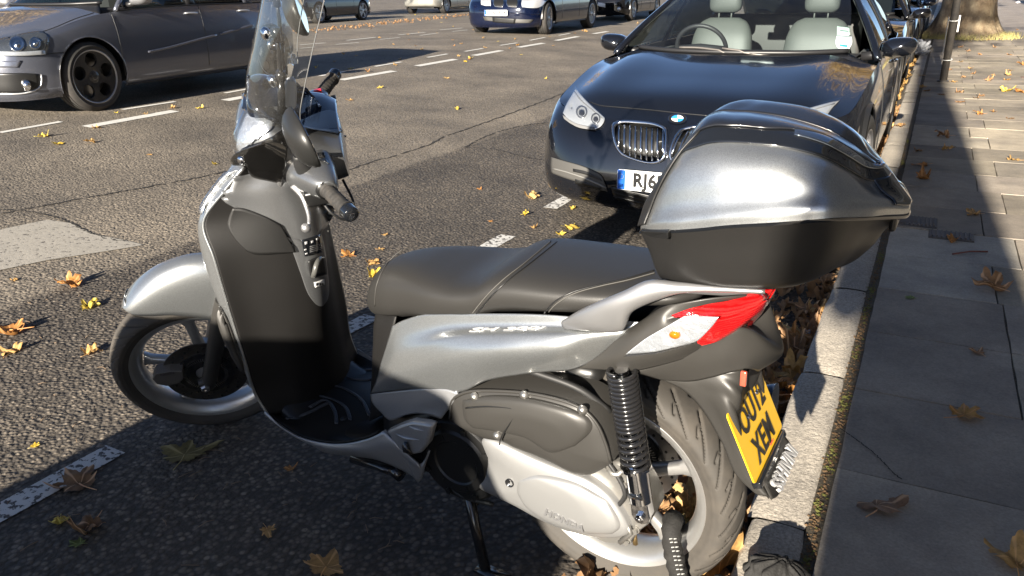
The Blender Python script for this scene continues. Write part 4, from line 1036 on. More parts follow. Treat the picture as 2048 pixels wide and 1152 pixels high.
# switch housings, grips, levers, mirrors
for sg in (1, -1):
    mb = MB(); rings = []
    for v_, u_, w_, a_, b_ in ((.08, .925, .975, .075, .055), (.13, .915, .978, .070, .050), (.18, .898, .980, .055, .042), (.215, .882, .980, .040, .034), (.238, .872, .979, .026, .026), (.240, .871, .979, .018, .018)):
        rings.append([V((u_ + a_ * math.copysign(abs(math.cos(t)) ** .8, math.cos(t)), sg * v_, w_ + b_ * math.copysign(abs(math.sin(t)) ** .8, math.sin(t)))) for t in [2 * math.pi * k / 28 for k in range(28)]])
    mb.rings(lerp_rings(rings, 4)); hs = mb.obj('switch_housing', MATS['cowl_graphite_silver'], sc, sharp=60); tf_steer(hs)
    hsf = Surf([hs], SINV)
    if sg > 0:
        sw = hsf.patch('switch_block', [[(628, 312), (640, 312), (648, 318)], [(632, 325), (645, 325), (657, 332)]], gloss, hs, nu=8, nv=6, off=.004, thick=.003)
        mb = MB(); mb.box(F(642, 320, .20) + V((-.006, 0, .012)), (.014, .016, .008)); tf_steer(mb.obj('button', plastic2, sw, bevel=.002, smooth=False))
    else:
        mb = MB(); mb.box((.868, -.205, 1.012), (.024, .026, .014), Matrix.Rotation(.3, 3, 'X')); tf_steer(mb.obj('stop_switch', redswitch, hs, bevel=.003, smooth=False))
        mb = MB(); mb.box((.83, -.19, .985), (.014, .04, .012)); tf_steer(mb.obj('button', plastic2, hs, bevel=.002, smooth=False))
    a = V((.872, sg * .235, .979)); b = V((.816, sg * .362, .978)); d = (b - a).normalized()
    mb = MB(); N = 14
    Lg = (b - a).length
    e1 = d.orthogonal().normalized(); e2 = d.cross(e1)
    rings = []
    for k in range(60):
        q = k / 59; r = .0172 + (.0035 if q < .05 else 0) + (.0015 if .05 <= q < .74 and (k % 6 in (0,)) else 0) + (.004 if .74 < q < .79 else 0)
        if q > .79: r = .0195
        if q > .97: r = .0195 * (1 - (q - .97) * 12)
        rings.append([a + d * Lg * q + (e1 * math.cos(t) + e2 * math.sin(t)) * (r * (1 + (.05 if .06 < q < .74 and j % 6 == 0 else 0))) for j, t in enumerate([2 * math.pi * j / 36 for j in range(36)])])
    mb.rings(rings[:48]); gp = mb.obj('grip', rubber, sc); tf_steer(gp)
    mb = MB(); mb.rings(rings[46:]); be = mb.obj('bar_end', gloss, gp); tf_steer(be)
    mb = MB(); mb.lathe([(0, .0075), (.002, .006), (.0, .003)], b - d * .001, d, 6); tf_steer(mb.obj('bar_end_screw', chrome, be, smooth=False))
    mb = MB(); mb.tube([a - d * .02, a + d * .004], .026, 20); tf_steer(mb.obj('grip_collar', plastic2, gp))
    P = [F(585, 372, .17), F(603, 391, .19), F(612, 411, .21), F(618, 433, .235), F(618, 450, .255)]
    P[-1] = P[-1]; e = F(612, 456, .262)
    if sg < 0: P = [V((p.x, -p.y, p.z)) for p in P]; e = V((e.x, -e.y, e.z))
    mb = MB()
    q = crv(P, 24)
    rings = []
    for i, p in enumerate(q):
        t = (q[min(i + 1, 23)] - q[max(i - 1, 0)]).normalized(); s1 = V((0, 1, 0)); s1 = (s1 - t * s1.dot(t)).normalized(); s2 = t.cross(s1)
        w1 = .0062; w2 = .0075 * (1 - .35 * i / 23)
        rings.append([p + s1 * w1 * math.cos(x) + s2 * w2 * math.sin(x) for x in [2 * math.pi * k / 12 for k in range(12)]])
    mb.rings(rings)
    for k in range(1, 8):
        pass
    bm_ = bmesh.new(); bmesh.ops.create_uvsphere(bm_, u_segments=20, v_segments=12, radius=.0125)
    mb.add([v.co + e for v in bm_.verts], [tuple(v.index for v in f.verts) for f in bm_.faces]); bm_.free()
    tf_steer(mb.obj('brake_lever', lightsilver, sc))
    mb = MB(); p0 = V((.90, sg * .19, .945)); mb.box(p0, (.07, .06, .045)); tf_steer(mb.obj('lever_bracket', plastic2, sc, bevel=.008))
    mb = MB(); mb.tube([p0 + V((0, 0, -.02)), p0 + V((-.02, sg * .03, -.05)), p0 + V((-.05, sg * .02, -.085)), p0 + V((-.075, -sg * .02, -.07)), p0 + V((-.06, -sg * .08, -.03))], .0035, 8, smooth=24); tf_steer(mb.obj('cable', rubber2, sc))
    # mirror
    mb = MB(); mb.tube([(.915, sg * .175, 1.012), (.918, sg * .178, 1.030), (.922, sg * .185, 1.060)], [.024, .019, .010], 18, smooth=10)
    st_ = mb.obj('mirror_stem', rubber2, sc); tf_steer(st_)
    mb = MB(); mb.tube([(.922, sg * .185, 1.055), (.925, sg * .20, 1.09), (.905, sg * .235, 1.12)], .006, 10, smooth=12); tf_steer(mb.obj('stem_rod', blacksteel, st_))
    c = V((.872, sg * .285, 1.165)) if sg > 0 else F(601, 18, -.285)
    nrm = V((-1, -.25 if sg > 0 else -.02, .10)).normalized(); upv = V((.12, 0, 1)); upv = (upv - nrm * upv.dot(nrm)).normalized(); lat = upv.cross(nrm)
    rings = []
    for dd, f in ((.0, 1), (-.004, 1.02), (-.014, .98), (-.026, .86), (-.036, .66), (-.043, .40), (-.046, .05)):
        rings.append([c + nrm * dd + lat * (.088 * f * math.copysign(abs(math.cos(t)) ** .85, math.cos(t))) + upv * (.062 * f * math.copysign(abs(math.sin(t)) ** .85, math.sin(t))) for t in [2 * math.pi * k / 40 for k in range(40)]])
    mb = MB(); mb.rings(rings); mi = mb.obj('mirror', M('mirror_shell', (.016, .016, .0155), .38, .05, bump=.15, bscale=900, bdist=.0005), sc); tf_steer(mi)
    mb = MB(); mb.rings([[c + nrm * dd + lat * (.082 * math.copysign(abs(math.cos(t)) ** .85, math.cos(t))) + upv * (.056 * math.copysign(abs(math.sin(t)) ** .85, math.sin(t))) for t in [2 * math.pi * k / 40 for k in range(40)]] for dd in (.0005, .0015)])
    tf_steer(mb.obj('mirror_glass', mirrorm, mi, smooth=False))
# windscreen
WS = [[(.892, .155, 1.130), (.955, .150, 1.130), (1.005, .09, 1.125), (1.030, 0, 1.120)],
      [(.878, .180, 1.180), (.940, .168, 1.190), (.985, .10, 1.195), (1.006, 0, 1.195)],
      [(.842, .196, 1.260), (.895, .180, 1.268), (.942, .11, 1.275), (.962, 0, 1.278)],
      [(.798, .208, 1.350), (.850, .190, 1.360), (.893, .115, 1.368), (.912, 0, 1.372)],
      [(.755, .212, 1.435), (.802, .192, 1.45), (.845, .115, 1.46), (.863, 0, 1.465)],
      [(.718, .200, 1.515), (.760, .175, 1.54), (.798, .10, 1.555), (.815, 0, 1.56)],
      [(.700, .150, 1.575), (.730, .12, 1.60), (.755, .07, 1.62), (.768, 0, 1.625)]]
G = grid(sym([[V(p) for p in r] for r in WS]), 49, 50)
scr = grid_obj('windscreen', G, screenm, sc, thick=0); tf_steer(scr)
mb = MB()
edge = [G[j][0] for j in range(50)]; top_e = G[-1]; edge2 = [G[j][-1] for j in range(50)]
mb.tube(edge + top_e[1:] + edge2[::-1][1:], .0013, 6); tf_steer(mb.obj('screen_edge', M('acrylic_edge', (.13, .13, .13), .2, coat=.5), scr))
# smoked lower deflector around the headlight
smk = wsf.patch('smoked_deflector', [[(580, 246), (572, 285), (569, 330), (560, 352)], [(560, 262), (548, 292), (543, 325), (540, 354)], [(530, 280), (520, 305), (515, 332), (512, 352)], [(500, 292), (494, 312), (492, 332), (494, 346)], [(484, 304), (479, 316), (480, 326), (484, 336)]], smoke, scr, nu=20, nv=26, off=.022, thick=.003)
P = FF([(560, 352, .145), (558, 375, .15), (556, 400, .15), (560, 425, .15)])
mb = MB(); mb.tube(P, [.012, .010, .006, .0035], 10, smooth=16); tf_steer(mb.obj('deflector_arm', M('smoked_solid', (.10, .10, .10), .12, .2, coat=1), scr))
mb = MB(); mb.lathe([(0, .0), (0, .010), (.006, .012), (.010, .008), (.010, 0)], wsf.at(495, 313, .02), (0, 1, 0), 14); mb.obj('deflector_bolt', chrome, scr)
# screen mounts: ball joints and rods
for sg in (1, -1):
    mb = MB(); P = FF([(563, 225, .10 * 1), (563, 190, .10), (562, 160, .10)]); Q = FF([(563, 160, .10), (559, 110, .10), (553, 70, .10)])
    if sg < 0: P = [V((p.x, -p.y, p.z)) for p in P]; Q = [V((p.x, -p.y, p.z)) for p in Q]
    mb.tube(P, [.010, .010, .008], 12); mb.tube([P[-1], P[-1].lerp(Q[1], .35)], .0115, 12); mb.tube(Q, .005, 8)
    mb.tube([Q[-1] - (Q[-1] - Q[-2]) * .3, Q[-1] + (Q[-1] - Q[-2]) * .35], .0095, 12)
    a_ = F(544, 163, .10); b_ = F(532, 68, .11)
    if sg < 0: a_.y = -a_.y; b_.y = -b_.y
    mb.tube([P[-1].lerp(P[-2], .3), a_], .007, 10); mb.tube([Q[-1], b_], .007, 10)
    so_ = mb.obj('screen_bracket', blacksteel, sc); tf_steer(so_)
    mb = MB(); 
    for q_ in (a_, b_):
        mb = MB(); mb.lathe([(-.006, .0), (-.006, .014), (.0, .016), (.006, .013), (.009, .0)], q_, (.75, .6 * sg, .1), 16)
        tf_steer(mb.obj('bracket_knob', chrome, so_))
P = [F(a, b, .07) for a, b in ((570, 168), (574, 157), (584, 155), (592, 162), (594, 185), (593, 208), (588, 216), (572, 212), (567, 200))]
mb = MB(); mb.rings([[p + V((0, d, 0)) for p in P] for d in (-.012, .012)]); tf_steer(mb.obj('grey_bracket_cover', M('pale_grey_plastic', (.38, .39, .41), .4), sc, bevel=.005, sharp=50))
mb = MB()
for k in range(4):
    mb.lathe([(-.005, .0), (-.005, .008), (.005, .008), (.005, 0)], F(576 + k * 1.5, 151 - k * 6, .06), (0, 1, .3), 12)
tf_steer(mb.obj('mount_bolt', chrome, sc, sharp=40))
print('scooter done')
# ------------------------------------------------------------------ cars.  local axes: X forward, Y to the car's left, Z up; X = 0 at the front bumper
def paintM(name, col, metal=.0, rough=.18, flake=0.0, dirt=.0):
    return M(name, col, rough, metal, coat=1.0, flake=flake, dirt=dirt, dirtcol=(.2, .18, .15), dscale=3)
glassdark = glassM('tinted_glass', (.30, .34, .34), .05)
glasscar = glassM('windscreen_glass', (.86, .93, .93), .03, .0, dirt_haze=.012)
trimblack = M('black_trim', (.015, .015, .016), .4)
interior = M('interior_dark', (.03, .03, .032), .7)
leather = M('grey_leather', (.066, .071, .066), .5, bump=.1, bscale=300)
alloy = M('car_alloy', (.45, .45, .46), .3, .8, dirt=.3, dscale=12)
wheelblack = M('dark_alloy', (.035, .035, .037), .3, .5, coat=.4, dirt=.25, dscale=9)
cartyre = M('car_tyre', (.028, .027, .025), .75, dirt=.4, dirtcol=(.12, .1, .09), dscale=5, bump=.2, bscale=60)
lampglass = glassM('lamp_cover', (.93, .95, .96), .06)
lampsilver = M('lamp_silver', (.58, .59, .61), .25, .55, bump=.35, bscale=30, bdist=.006)
lampred = M('car_red_lamp', (.4, .01, .01), .1, coat=1)
PLAN = [(0, 0), (.012, .36), (.05, .62), (.17, .82), (.36, .92), (.62, .965), (1.35, .995), (2.5, 1.0), (3.55, .995), (4.15, .965), (4.62, .88), (4.85, .70), (4.96, .40), (5.0, 0)]
def car(name, loc, heading, P, label, cat='car', group=None):
    """P: L, W, plan (optional), rows, hood, cabin, wheels..."""
    root = empty(name, mat=Matrix.Translation(loc) @ Matrix.Rotation(heading, 4, 'Z'))
    tag(root, label, cat, group)
    L_, W_ = P['L'], P['W']; plan = P.get('plan', PLAN); sx_ = L_ / 5.0; hw_ = W_ / 2
    fo = P['axle_f']; ro = P['axle_r']; wr = P['wr']; paint = P['paint']
    rows = []
    nf = len(plan)
    for (zf, zs, zr, inf, ins) in P['rows']:
        r = []
        for k, (x, y) in enumerate(plan):
            X = x * sx_; t = k / (nf - 1)
            f = max(0, 1 - X / (L_ * .36)); b = max(0, (X - L_ * .80) / (L_ * .20))
            f = f * f * (3 - 2 * f); b = min(1, b)
            z = zf * f + zr * b + zs * (1 - f - b) if f + b <= 1 else zf * f + zr * b
            fx = max(0, 1 - X / (L_ * .14)); bx = max(0, 1 - (L_ - X) / (L_ * .14))
            r.append(V((-X - inf * fx + inf * .8 * bx, y * (hw_ - ins) , z)))
        rows.append(r)
    NU = P.get('nu', 150); NV = P.get('nv', 34)
    G = grid(rows, NU, NV, byidx=False)
    # wheel arches
    ar = wr * 1.13
    dead = set()
    def arch(p):
        for ax_ in (-fo, -ro):
            dx, dz = p.x - ax_, p.z - wr
            d = math.hypot(dx, dz)
            if d < ar and abs(p.y) > hw_ * .6: return ax_, d
        return None
    vs = []; inside = []
    for j, r in enumerate(G):
        for i, p in enumerate(r):
            a = arch(p); inside.append(a is not None); vs.append(p.copy())
    n = NU; fs = []
    for j in range(NV - 1):
        for i in range(n - 1):
            q = (j * n + i, j * n + i + 1, (j + 1) * n + i + 1, (j + 1) * n + i)
            if all(inside[k] for k in q): continue
            fs.append(q)
    for k, p in enumerate(vs):
        if inside[k]:
            ax_, d = arch(p); f = ar / max(d, .01)
            p.x = ax_ + (p.x - ax_) * f; p.z = wr + (p.z - wr) * f
    mb = MB()
    mb.add(vs, fs); mb.add([V((p.x, -p.y, p.z)) for p in vs], [f[::-1] for f in fs])
    # rounded arch lips
    body = mb.obj('body', paint, root)
    root['_'] = 0; del root['_']
    top = G[-1]
    def edge_at(X):
        for i in range(len(top) - 1):
            if top[i].x >= X >= top[i + 1].x and top[i].x != top[i + 1].x:
                f = (top[i].x - X) / (top[i].x - top[i + 1].x); return top[i].lerp(top[i + 1], f)
        return top[-1]
    # bonnet
    H = P['hood']                        # list of (X, zc, crown factor)
    hr = []
    for k, (X, zc) in enumerate(H):
        if k == 0:
            e = [top[int(q)] for q in (0, NU * .035, NU * .07, NU * .10, NU * .13)]
            idx = [0, .04, .075, .105, .13]
            e = [top[int(q * (NU - 1))].copy() for q in idx]
            hr.append(e)
        else:
            e = edge_at(X); w_ = e.y; row = []
            for q in (0, .36, .68, .88, 1):
                z = zc + (e.z - zc) * (q ** 3.0) + P.get('hood_bulge', .012) * (1 if q == .68 else 0) * min(1, k / 2)
                row.append(V((X + P.get('hood_bow', .06) * (1 - q * q) * (1 if k < len(H) - 1 else 1.2) , w_ * q, z)))
            row[-1] = e.copy(); hr.append(row)
    GH = grid(hr, 22, 40, byidx=True)
    full = [[V((p.x, -p.y, p.z)) for p in r[1:]][::-1] + r for r in GH]
    hood = grid_obj('bonnet', full, paint, root, thick=0, flip=True)
    # cabin
    c = P['cabin']   # ws_base X, ws_top X, roof z list etc.
    (xb, zb, yb), (xt, zt, yt) = c['wb'], c['wt']; xbs = c.get('wb_side', xb - .18)
    ws = [[V((xb, 0, zb)), V((xb - .05, yb * .6, zb + .002)), V((xbs, yb, zb + .01))],
          [V(((xb + xt) / 2 + .03, 0, (zb + zt) / 2 + .035)), V(((xb + xt) / 2 - .01, (yb + yt) / 2 * .6, (zb + zt) / 2 + .03)), V(((xbs + xt) / 2 - .06, (yb + yt) / 2 + .02, (zb + zt) / 2 + .02))],
          [V((xt, 0, zt)), V((xt - .02, yt * .6, zt - .006)), V((xt - .10, yt, zt - .03))]]
    def symr(rr): return [[V((p.x, -p.y, p.z)) for p in r[1:]][::-1] + r for r in rr]
    GW = grid(symr(ws), 33, 20)
    wsh = grid_obj('windscreen', GW, glasscar if P.get('see') else glassdark, root, thick=0)
    for j_, r_ in ((0, .016), (-1, .014)):
        fr = MB(); fr.tube([GW[j_][i] for i in range(33)], r_, 6); fr.obj('windscreen_seal', trimblack, wsh)
    # scuttle between bonnet and glass
    e = full[-1]; sct = [[p + V((0, 0, -.012)) for p in crv(e, 33)], [p + V((.02, 0, -.012)) for p in GW[0]]]
    grid_obj('scuttle', grid(sct, 33, 4), trimblack, root, thick=.004)
    # roof
    rf = []
    for X, z, y in [(xt, zt, yt)] + c['roof']:
        rf.append([V((X, 0, z)), V((X - .02, y * .6, z - .008)), V((X - (.10 if X == xt else .05), y, z - .03)), V((X - (.11 if X == xt else .05), y + .035, z - .065))])
    GR = grid(symr(rf), 31, 24); roof = grid_obj('roof', GR, paint, root, thick=.01, flip=True)
    # rear glass and tail
    (xr, zr_, yr) = c['roof'][-1]; (xg, zg, yg) = c['rg']
    rg = [[V((xr, 0, zr_)), V((xr - .01, yr * .6, zr_ - .008)), V((xr - .04, yr, zr_ - .03))], [V(((xr + xg) / 2 - .02, 0, (zr_ + zg) / 2 + .02)), V(((xr + xg) / 2 - .01, yg * .6, (zr_ + zg) / 2 + .015)), V(((xr + xg) / 2 + .02, (yg + yr) / 2, (zr_ + zg) / 2))], [V((xg, 0, zg)), V((xg + .02, yg * .6, zg)), V((xg + .08, yg, zg))]]
    grid_obj('rear_window', grid(symr(rg), 25, 12), glassdark, root, thick=.004)
    dk = [[V((xg, 0, zg)), V((xg + .02, yg * .6, zg)), V((xg + .08, yg, zg))], [V((-L_ + .10, 0, top[-1].z + .01)), V((-L_ + .12, yg * .6, top[-1].z + .01)), V((-L_ + .2, yg * 1.05, top[-1].z + .01))], [top[-1].copy(), top[int(NU * .96)].copy(), top[int(NU * .91)].copy()]]
    grid_obj('boot_lid', grid(symr(dk), 25, 12), paint, root, thick=.008)
    # side windows, pillars, belt
    for sg in (1, -1):
        xs = [xbs - .02, xbs - .30, (xt - .10 + xbs - .3) / 2 - .1, xt - .25] 
        n_ = 40; lo = []; up = []
        X0 = xbs - .01; X1 = xg + .25
        for i in range(n_):
            X = X0 + (X1 - X0) * i / (n_ - 1)
            b = edge_at(X); b = V((X, b.y - .01, b.z + .004)); lo.append(b)
            # upper line: along A pillar, roof edge, C pillar
            tA = (X0 - X) / (X0 - (xt - .10)); 
            if tA < 1:
                y = b.y + (yt + .035 - b.y) * tA; z = b.z + (zt - .065 - b.z) * (tA ** .9)
            else:
                # interpolate roof edge
                pts = [V((xt - .11, yt + .035, zt - .065))] + [V((a - .05, y_ + .035, z_ - .065)) for a, z_, y_ in c['roof']] + [V((X1, yg + .06, zg + .02))]
                y, z = pts[-1].y, pts[-1].z
                for q in range(len(pts) - 1):
                    if pts[q].x >= X >= pts[q + 1].x:
                        f = (pts[q].x - X) / (pts[q].x - pts[q + 1].x); p = pts[q].lerp(pts[q + 1], f); y, z = p.y, p.z; break
            up.append(V((X, min(y, b.y + .0), max(z, b.z + .002))))
        def wall(i0, i1, t0, t1, inset, name, mat, par, thick=.004):
            g = []
            for j in range(8):
                t = t0 + (t1 - t0) * j / 7; row = []
                for i in range(i0, i1 + 1):
                    p = lo[i].lerp(up[i], t); p = p + V((0, (math.sin(t * math.pi) * .02 - inset), 0)); row.append(V((p.x, p.y * sg, p.z)))
                g.append(row)
            return grid_obj(name, g, mat, par, thick=thick, flip=(sg < 0))
        sp_ = P.get('pillars', (.40, .72))
        iB = int(n_ * sp_[0]); iC = int(n_ * sp_[1])
        sw = wall(2, iB - 1, .02, .93, .012, 'side_window', glassdark if not P.get('see') else glassM('side_glass', (.5, .55, .55), .06), root)
        wall(iB + 1, iC, .02, .93, .012, 'side_window', glassdark, root)
        wall(iB - 1, iB + 1, 0, 1, .008, 'door_pillar', trimblack, root)
        wall(iC, n_ - 1, 0, 1, .0, 'rear_pillar', paint, root)
        fr = MB(); k = [V((p.x, p.y * sg, p.z)) for p in up]
        iA = next(i for i in range(n_) if lo[i].x <= xt - .10)
        fr.tube(k[:iA + 1], .024, 8); fr.tube(k[iA:iC + 2], .016, 8)
        fr.obj('window_frame', paint, root)
        fr = MB(); fr.tube([V((p.x, (p.y + .012) * sg, p.z + .004)) for p in lo[:iC + 3]], .007, 6); fr.obj('window_trim', chrome if P.get('chrome_trim') else trimblack, root)
        # wheels
        for ax_, st in ((fo, P.get('steer', 0)), (ro, 0)):
            mk_wheel(root, V((-ax_, sg * (hw_ - P.get('tw', .225) / 2 - .012), wr)), wr, P.get('tw', .225), P['rim'], P['spokes'], sg, P.get('rimmat', alloy), st, P.get('emblem'))
            # dark wheel housing
            wb_ = MB(); rings = []
            for y0_, rr in ((hw_ - .02, ar + .006), (hw_ - .06, ar + .012), (hw_ - .34, ar + .01), (hw_ - .36, .02)):
                rings.append([V((-ax_ + rr * math.cos(a), sg * y0_, max(.16, wr + rr * math.sin(a)))) for a in [math.pi * k / 24 for k in range(25)]])
            wb_.rings(rings, cap=False, closed=False); wb_.obj('wheel_housing', pblack, root)
            lip = MB(); lip.tube([V((-ax_ + (ar + .001) * math.cos(a), sg * (body_y(G, -ax_ + (ar + .001) * math.cos(a), max(P['rows'][0][1] + .01, wr + (ar + .001) * math.sin(a))) - .005), wr + (ar + .001) * math.sin(a))) for a in [R_(-14 + 208 * k / 40) for k in range(41)]], .007, 6)
            lip.obj('arch_lip', paint, root)
        # mirror
        mx, my, mz = P['mirror']
        mb = MB(); rings = []
        for q, f in ((0, .25), (.02, .7), (.05, .95), (.09, 1.0), (.13, .97), (.16, .9)):
            rings.append([V((mx - q + .06, sg * (my + .105 * f * math.copysign(abs(math.cos(a)) ** .7, math.cos(a)) ), mz + .062 * f * math.copysign(abs(math.sin(a)) ** .75, math.sin(a)) - .0 + .012 * math.cos(a))) for a in [2 * math.pi * k / 28 for k in range(28)]])
        mb.rings(rings)
        mi_ = mb.obj('wing_mirror', P.get('mirror_paint', paint), root)
        mb = MB(); mb.tube([V((mx - .02, sg * (my - .08), mz - .045)), V((mx - .02, sg * (my - .22), mz - .065))], [.026, .032], 10)
        mb.obj('mirror_foot', trimblack, mi_)
        mb = MB(); mb.rings([[V((mx - .101 - e_, sg * (my + .085 * math.copysign(abs(math.cos(a)) ** .7, math.cos(a))), mz + .05 * math.copysign(abs(math.sin(a)) ** .75, math.sin(a)))) for a in [2 * math.pi * k / 28 for k in range(28)]] for e_ in (0, .002)]); mb.obj('mirror_glass', mirrorm, mi_, smooth=False)
        # door handles and panel gaps
        for hx in P.get('handles', ()):
            b = edge_at(hx)
            mb = MB(); y = (b.y + .0)
            zh = P.get('handle_z', .86)
            # find body side y at that height
            bb = body_y(G, hx, zh)
            mb.tube([V((hx + .09, sg * (bb + .004), zh)), V((hx + .07, sg * (bb + .022), zh)), V((hx - .07, sg * (bb + .022), zh - .003)), V((hx - .09, sg * (bb + .004), zh - .003))], [.008, .011, .011, .008], 8, smooth=12)
            mb.obj('door_handle', P.get('handle_mat', paint), root)
        for gx in P.get('gaps', ()):
            pts = []
            for z in [P.get('gap_z0', .30) + k * .03 for k in range(40)]:
                e = edge_at(gx)
                if z > e.z: break
                pts.append(V((gx, sg * (body_y(G, gx, z) + .0005), z)))
            if len(pts) > 3:
                mb = MB(); mb.tube(pts, .0035, 5); mb.obj('door_gap', pblack, root)
        if P.get('sill', True):
            pts = [V((-x_, sg * (body_y(G, -x_, P['rows'][0][1] + .01) + .004), P['rows'][0][1] + .012)) for x_ in [fo + ar + .03 + k * (ro - fo - 2 * ar - .06) / 16 for k in range(17)]]
            mb = MB(); mb.tube(pts, .012, 6); mb.obj('sill', P.get('sill_mat', trimblack), root)
    # underside and floor
    mb = MB(); mb.box((-L_ / 2, 0, .27), (L_ - .5, W_ - .62, .10)); mb.box((-L_ / 2, 0, .30), (ro - fo - 2 * ar - .1, W_ - .2, .08)); mb.box((-(fo + .55 + ro - .3) / 2, 0, P.get('floor_z', .62)), (ro - fo - .9, W_ - .24, .03)); mb.box((-fo * .9, 0, .48), (fo * 1.2, W_ * .62, .4))
    mb.obj('underbody', interior, root, smooth=False)
    if not P.get('see'):
        for sg in (1, -1):
            mb = MB(); X = xbs - .75; mb.rings([[V((X - a, sg * .36 + .22 * math.copysign(abs(math.cos(t)) ** .5, math.cos(t)), .62 + k)) for t in [2 * math.pi * q / 12 for q in range(12)]] for k, a in ((0, 0), (.3, .05))])
            mb.box((X - .08, sg * .36, .98), (.10, .44, .42)); mb.box((X - .12, sg * .36, 1.24), (.07, .24, .13))
            mb.obj('seat', M('seats_grey_cloth', (.10, .10, .10), .8), root, bevel=.03)
        mb = MB(); mb.box((xb - .30, 0, zb - .12), (.40, W_ - .35, .16)); mb.obj('dashboard', interior, root, bevel=.03)
    return root, body, hood, wsh, G, edge_at
def body_y(G, X, z):
    best = None
    for j in range(len(G)):
        r = G[j]
        for i in range(1, len(r)):
            if r[i - 1].x >= X >= r[i].x:
                p = r[i]
                if best is None or abs(p.z - z) < best[0]: best = (abs(p.z - z), p.y, j, i)
                break
    if best is None: return 0
    # linear between neighbouring rows
    j, i = best[2], best[3]; p = G[j][i]
    j2 = j + 1 if z > p.z else j - 1
    if 0 <= j2 < len(G):
        q = G[j2][i]
        if abs(q.z - p.z) > 1e-5:
            f = (z - p.z) / (q.z - p.z)
            if 0 <= f <= 1.5: return p.y + (q.y - p.y) * f
    return p.y
WHC = {}
def mk_wheel(root, c, R, tw, rim, style, sg, rmat, st=0, emblem=None):
    key = (R, tw, rim, style, sg, rmat.name, emblem)
    if key in WHC:
        src = WHC[key]; w = src.copy(); COL.objects.link(w); w.parent = root
        w.location = c; w.rotation_euler = (0, 0, st)
        for ch in list(src.children):
            d = ch.copy(); COL.objects.link(d); d.parent = w
        return w
    h = tw / 2; mb = MB()
    prof = [(-h + .01, rim - .002), (-h + .004, rim + .012), (h - .004, rim + .012), (h - .002, rim + .004), (h - .012, rim - .012), (h * .2, rim - .03), (-h * .8, rim - .03)]
    mb.lathe([(a * sg, r) for a, r in prof], (0, 0, 0), (0, 1, 0), 64)
    y = (h - .03) * sg
    def bar(a, r0, r1, w0, w1, tk=.018, y0=None, y1=None):
        d = V((math.cos(a), 0, math.sin(a))); t = V((-math.sin(a), 0, math.cos(a))); o = V((0, 1, 0))
        y0 = y if y0 is None else y0; y1 = y if y1 is None else y1
        rings = [[d * r + t * (w_ * e1) + o * (yy + tk * e2 * .5) for e1, e2 in ((-1, -1), (1, -1), (.8, 1), (-.8, 1))] for r, w_, yy in ((r0, w0, y0), ((r0 + r1) / 2, (w0 + w1) / 2 * .9, (y0 + y1) / 2), (r1, w1, y1))]
        mb.rings(rings)
    if style == 'hole5':        # solid face with five round holes
        nA = 120; rs = [.02, .05, .075, .10, .12, .14, .16, .18, .20, rim - .015]
        yy = (h - .016) * sg; k = len(mb.v)
        nr = 24; rad = [.02 + (rim - .03) * q / (nr - 1) for q in range(nr)]
        hc = rim * .64; hr_ = rim * .265
        def P(i, r):
            a = 2 * math.pi * i / nA; return V((r * math.cos(a), yy - sg * .012 * (1 - (r / rim)) , r * math.sin(a)))
        cents = [(hc * math.cos(2 * math.pi * q / 5 + .3), hc * math.sin(2 * math.pi * q / 5 + .3)) for q in range(5)]
        vv = []; ins = []
        for i in range(nA):
            for r in rad:
                p = P(i, r); hit = False
                for cx, cz in cents:
                    dx, dz = p.x - cx, p.z - cz; d = math.hypot(dx, dz)
                    if d < hr_:
                        hit = True
                        if d > hr_ * .72: p.x = cx + dx * hr_ / d; p.z = cz + dz * hr_ / d
                ins.append(hit); vv.append(p)
        ff = []
        for i in range(nA):
            for j in range(nr - 1):
                q = (i * nr + j, i * nr + j + 1, ((i + 1) % nA) * nr + j + 1, ((i + 1) % nA) * nr + j)
                if all(ins[z] for z in q): continue
                if any(ins[z] and min(math.hypot(vv[z].x - cx, vv[z].z - cz) for cx, cz in cents) < hr_ * .95 for z in q): continue
                ff.append(q)
        mb.add(vv, ff)
        for cx, cz in cents: mb.lathe([(yy - sg * .005, hr_), (yy - sg * .03, hr_ * .96)], V((cx, 0, cz)), (0, 1, 0), 24)
        mb.lathe([(yy - .01 * sg, .06), (yy + .004 * sg, .03), (yy + .004 * sg, 0)], (0, 0, 0), (0, 1, 0), 24)
    elif style == 'y5':
        for k in range(5):
            a = 2 * math.pi * k / 5 + .2
            bar(a, .03, .12, .024, .022)
            for s in (-1, 1): bar(a + s * .13, .10, rim - .015, .014, .012)
    elif style == 'multi':
        for k in range(10): bar(2 * math.pi * k / 10 + .1, .04, rim - .015, .010, .013, y0=y - .01 * sg)
        for k in range(5): bar(2 * math.pi * k / 5 + .42, .04, rim - .015, .012, .010)
    else:
        for k in range(5):
            a = 2 * math.pi * k / 5 + .1
            for s in (-1, 1): bar(a + s * .16, .05, rim - .015, .011, .016)
    mb.lathe([(y - .02 * sg, .05), (y + .012 * sg, .045), (y + .016 * sg, .03), (y + .016 * sg, 0)], (0, 0, 0), (0, 1, 0), 28)
    for k in range(5):
        a = 2 * math.pi * k / 5 + .6; mb.lathe([(y, .008), (y + .012 * sg, .007), (y + .012 * sg, 0)], (.042 * math.cos(a), 0, .042 * math.sin(a)), (0, 1, 0), 6)
    w = mb.obj('wheel', rmat, root, sharp=35); w.location = c; w.rotation_euler = (0, 0, st)
    if style == 'hole5':
        eg = MB(); eg.lathe([((h - .010) * sg, rim - .010), ((h - .004) * sg, rim - .004), ((h - .002) * sg, rim + .002), ((h - .006) * sg, rim + .006)], (0, 0, 0), (0, 1, 0), 64); eg.obj('rim_edge', alloy, w)
    mb = MB(); rings = []
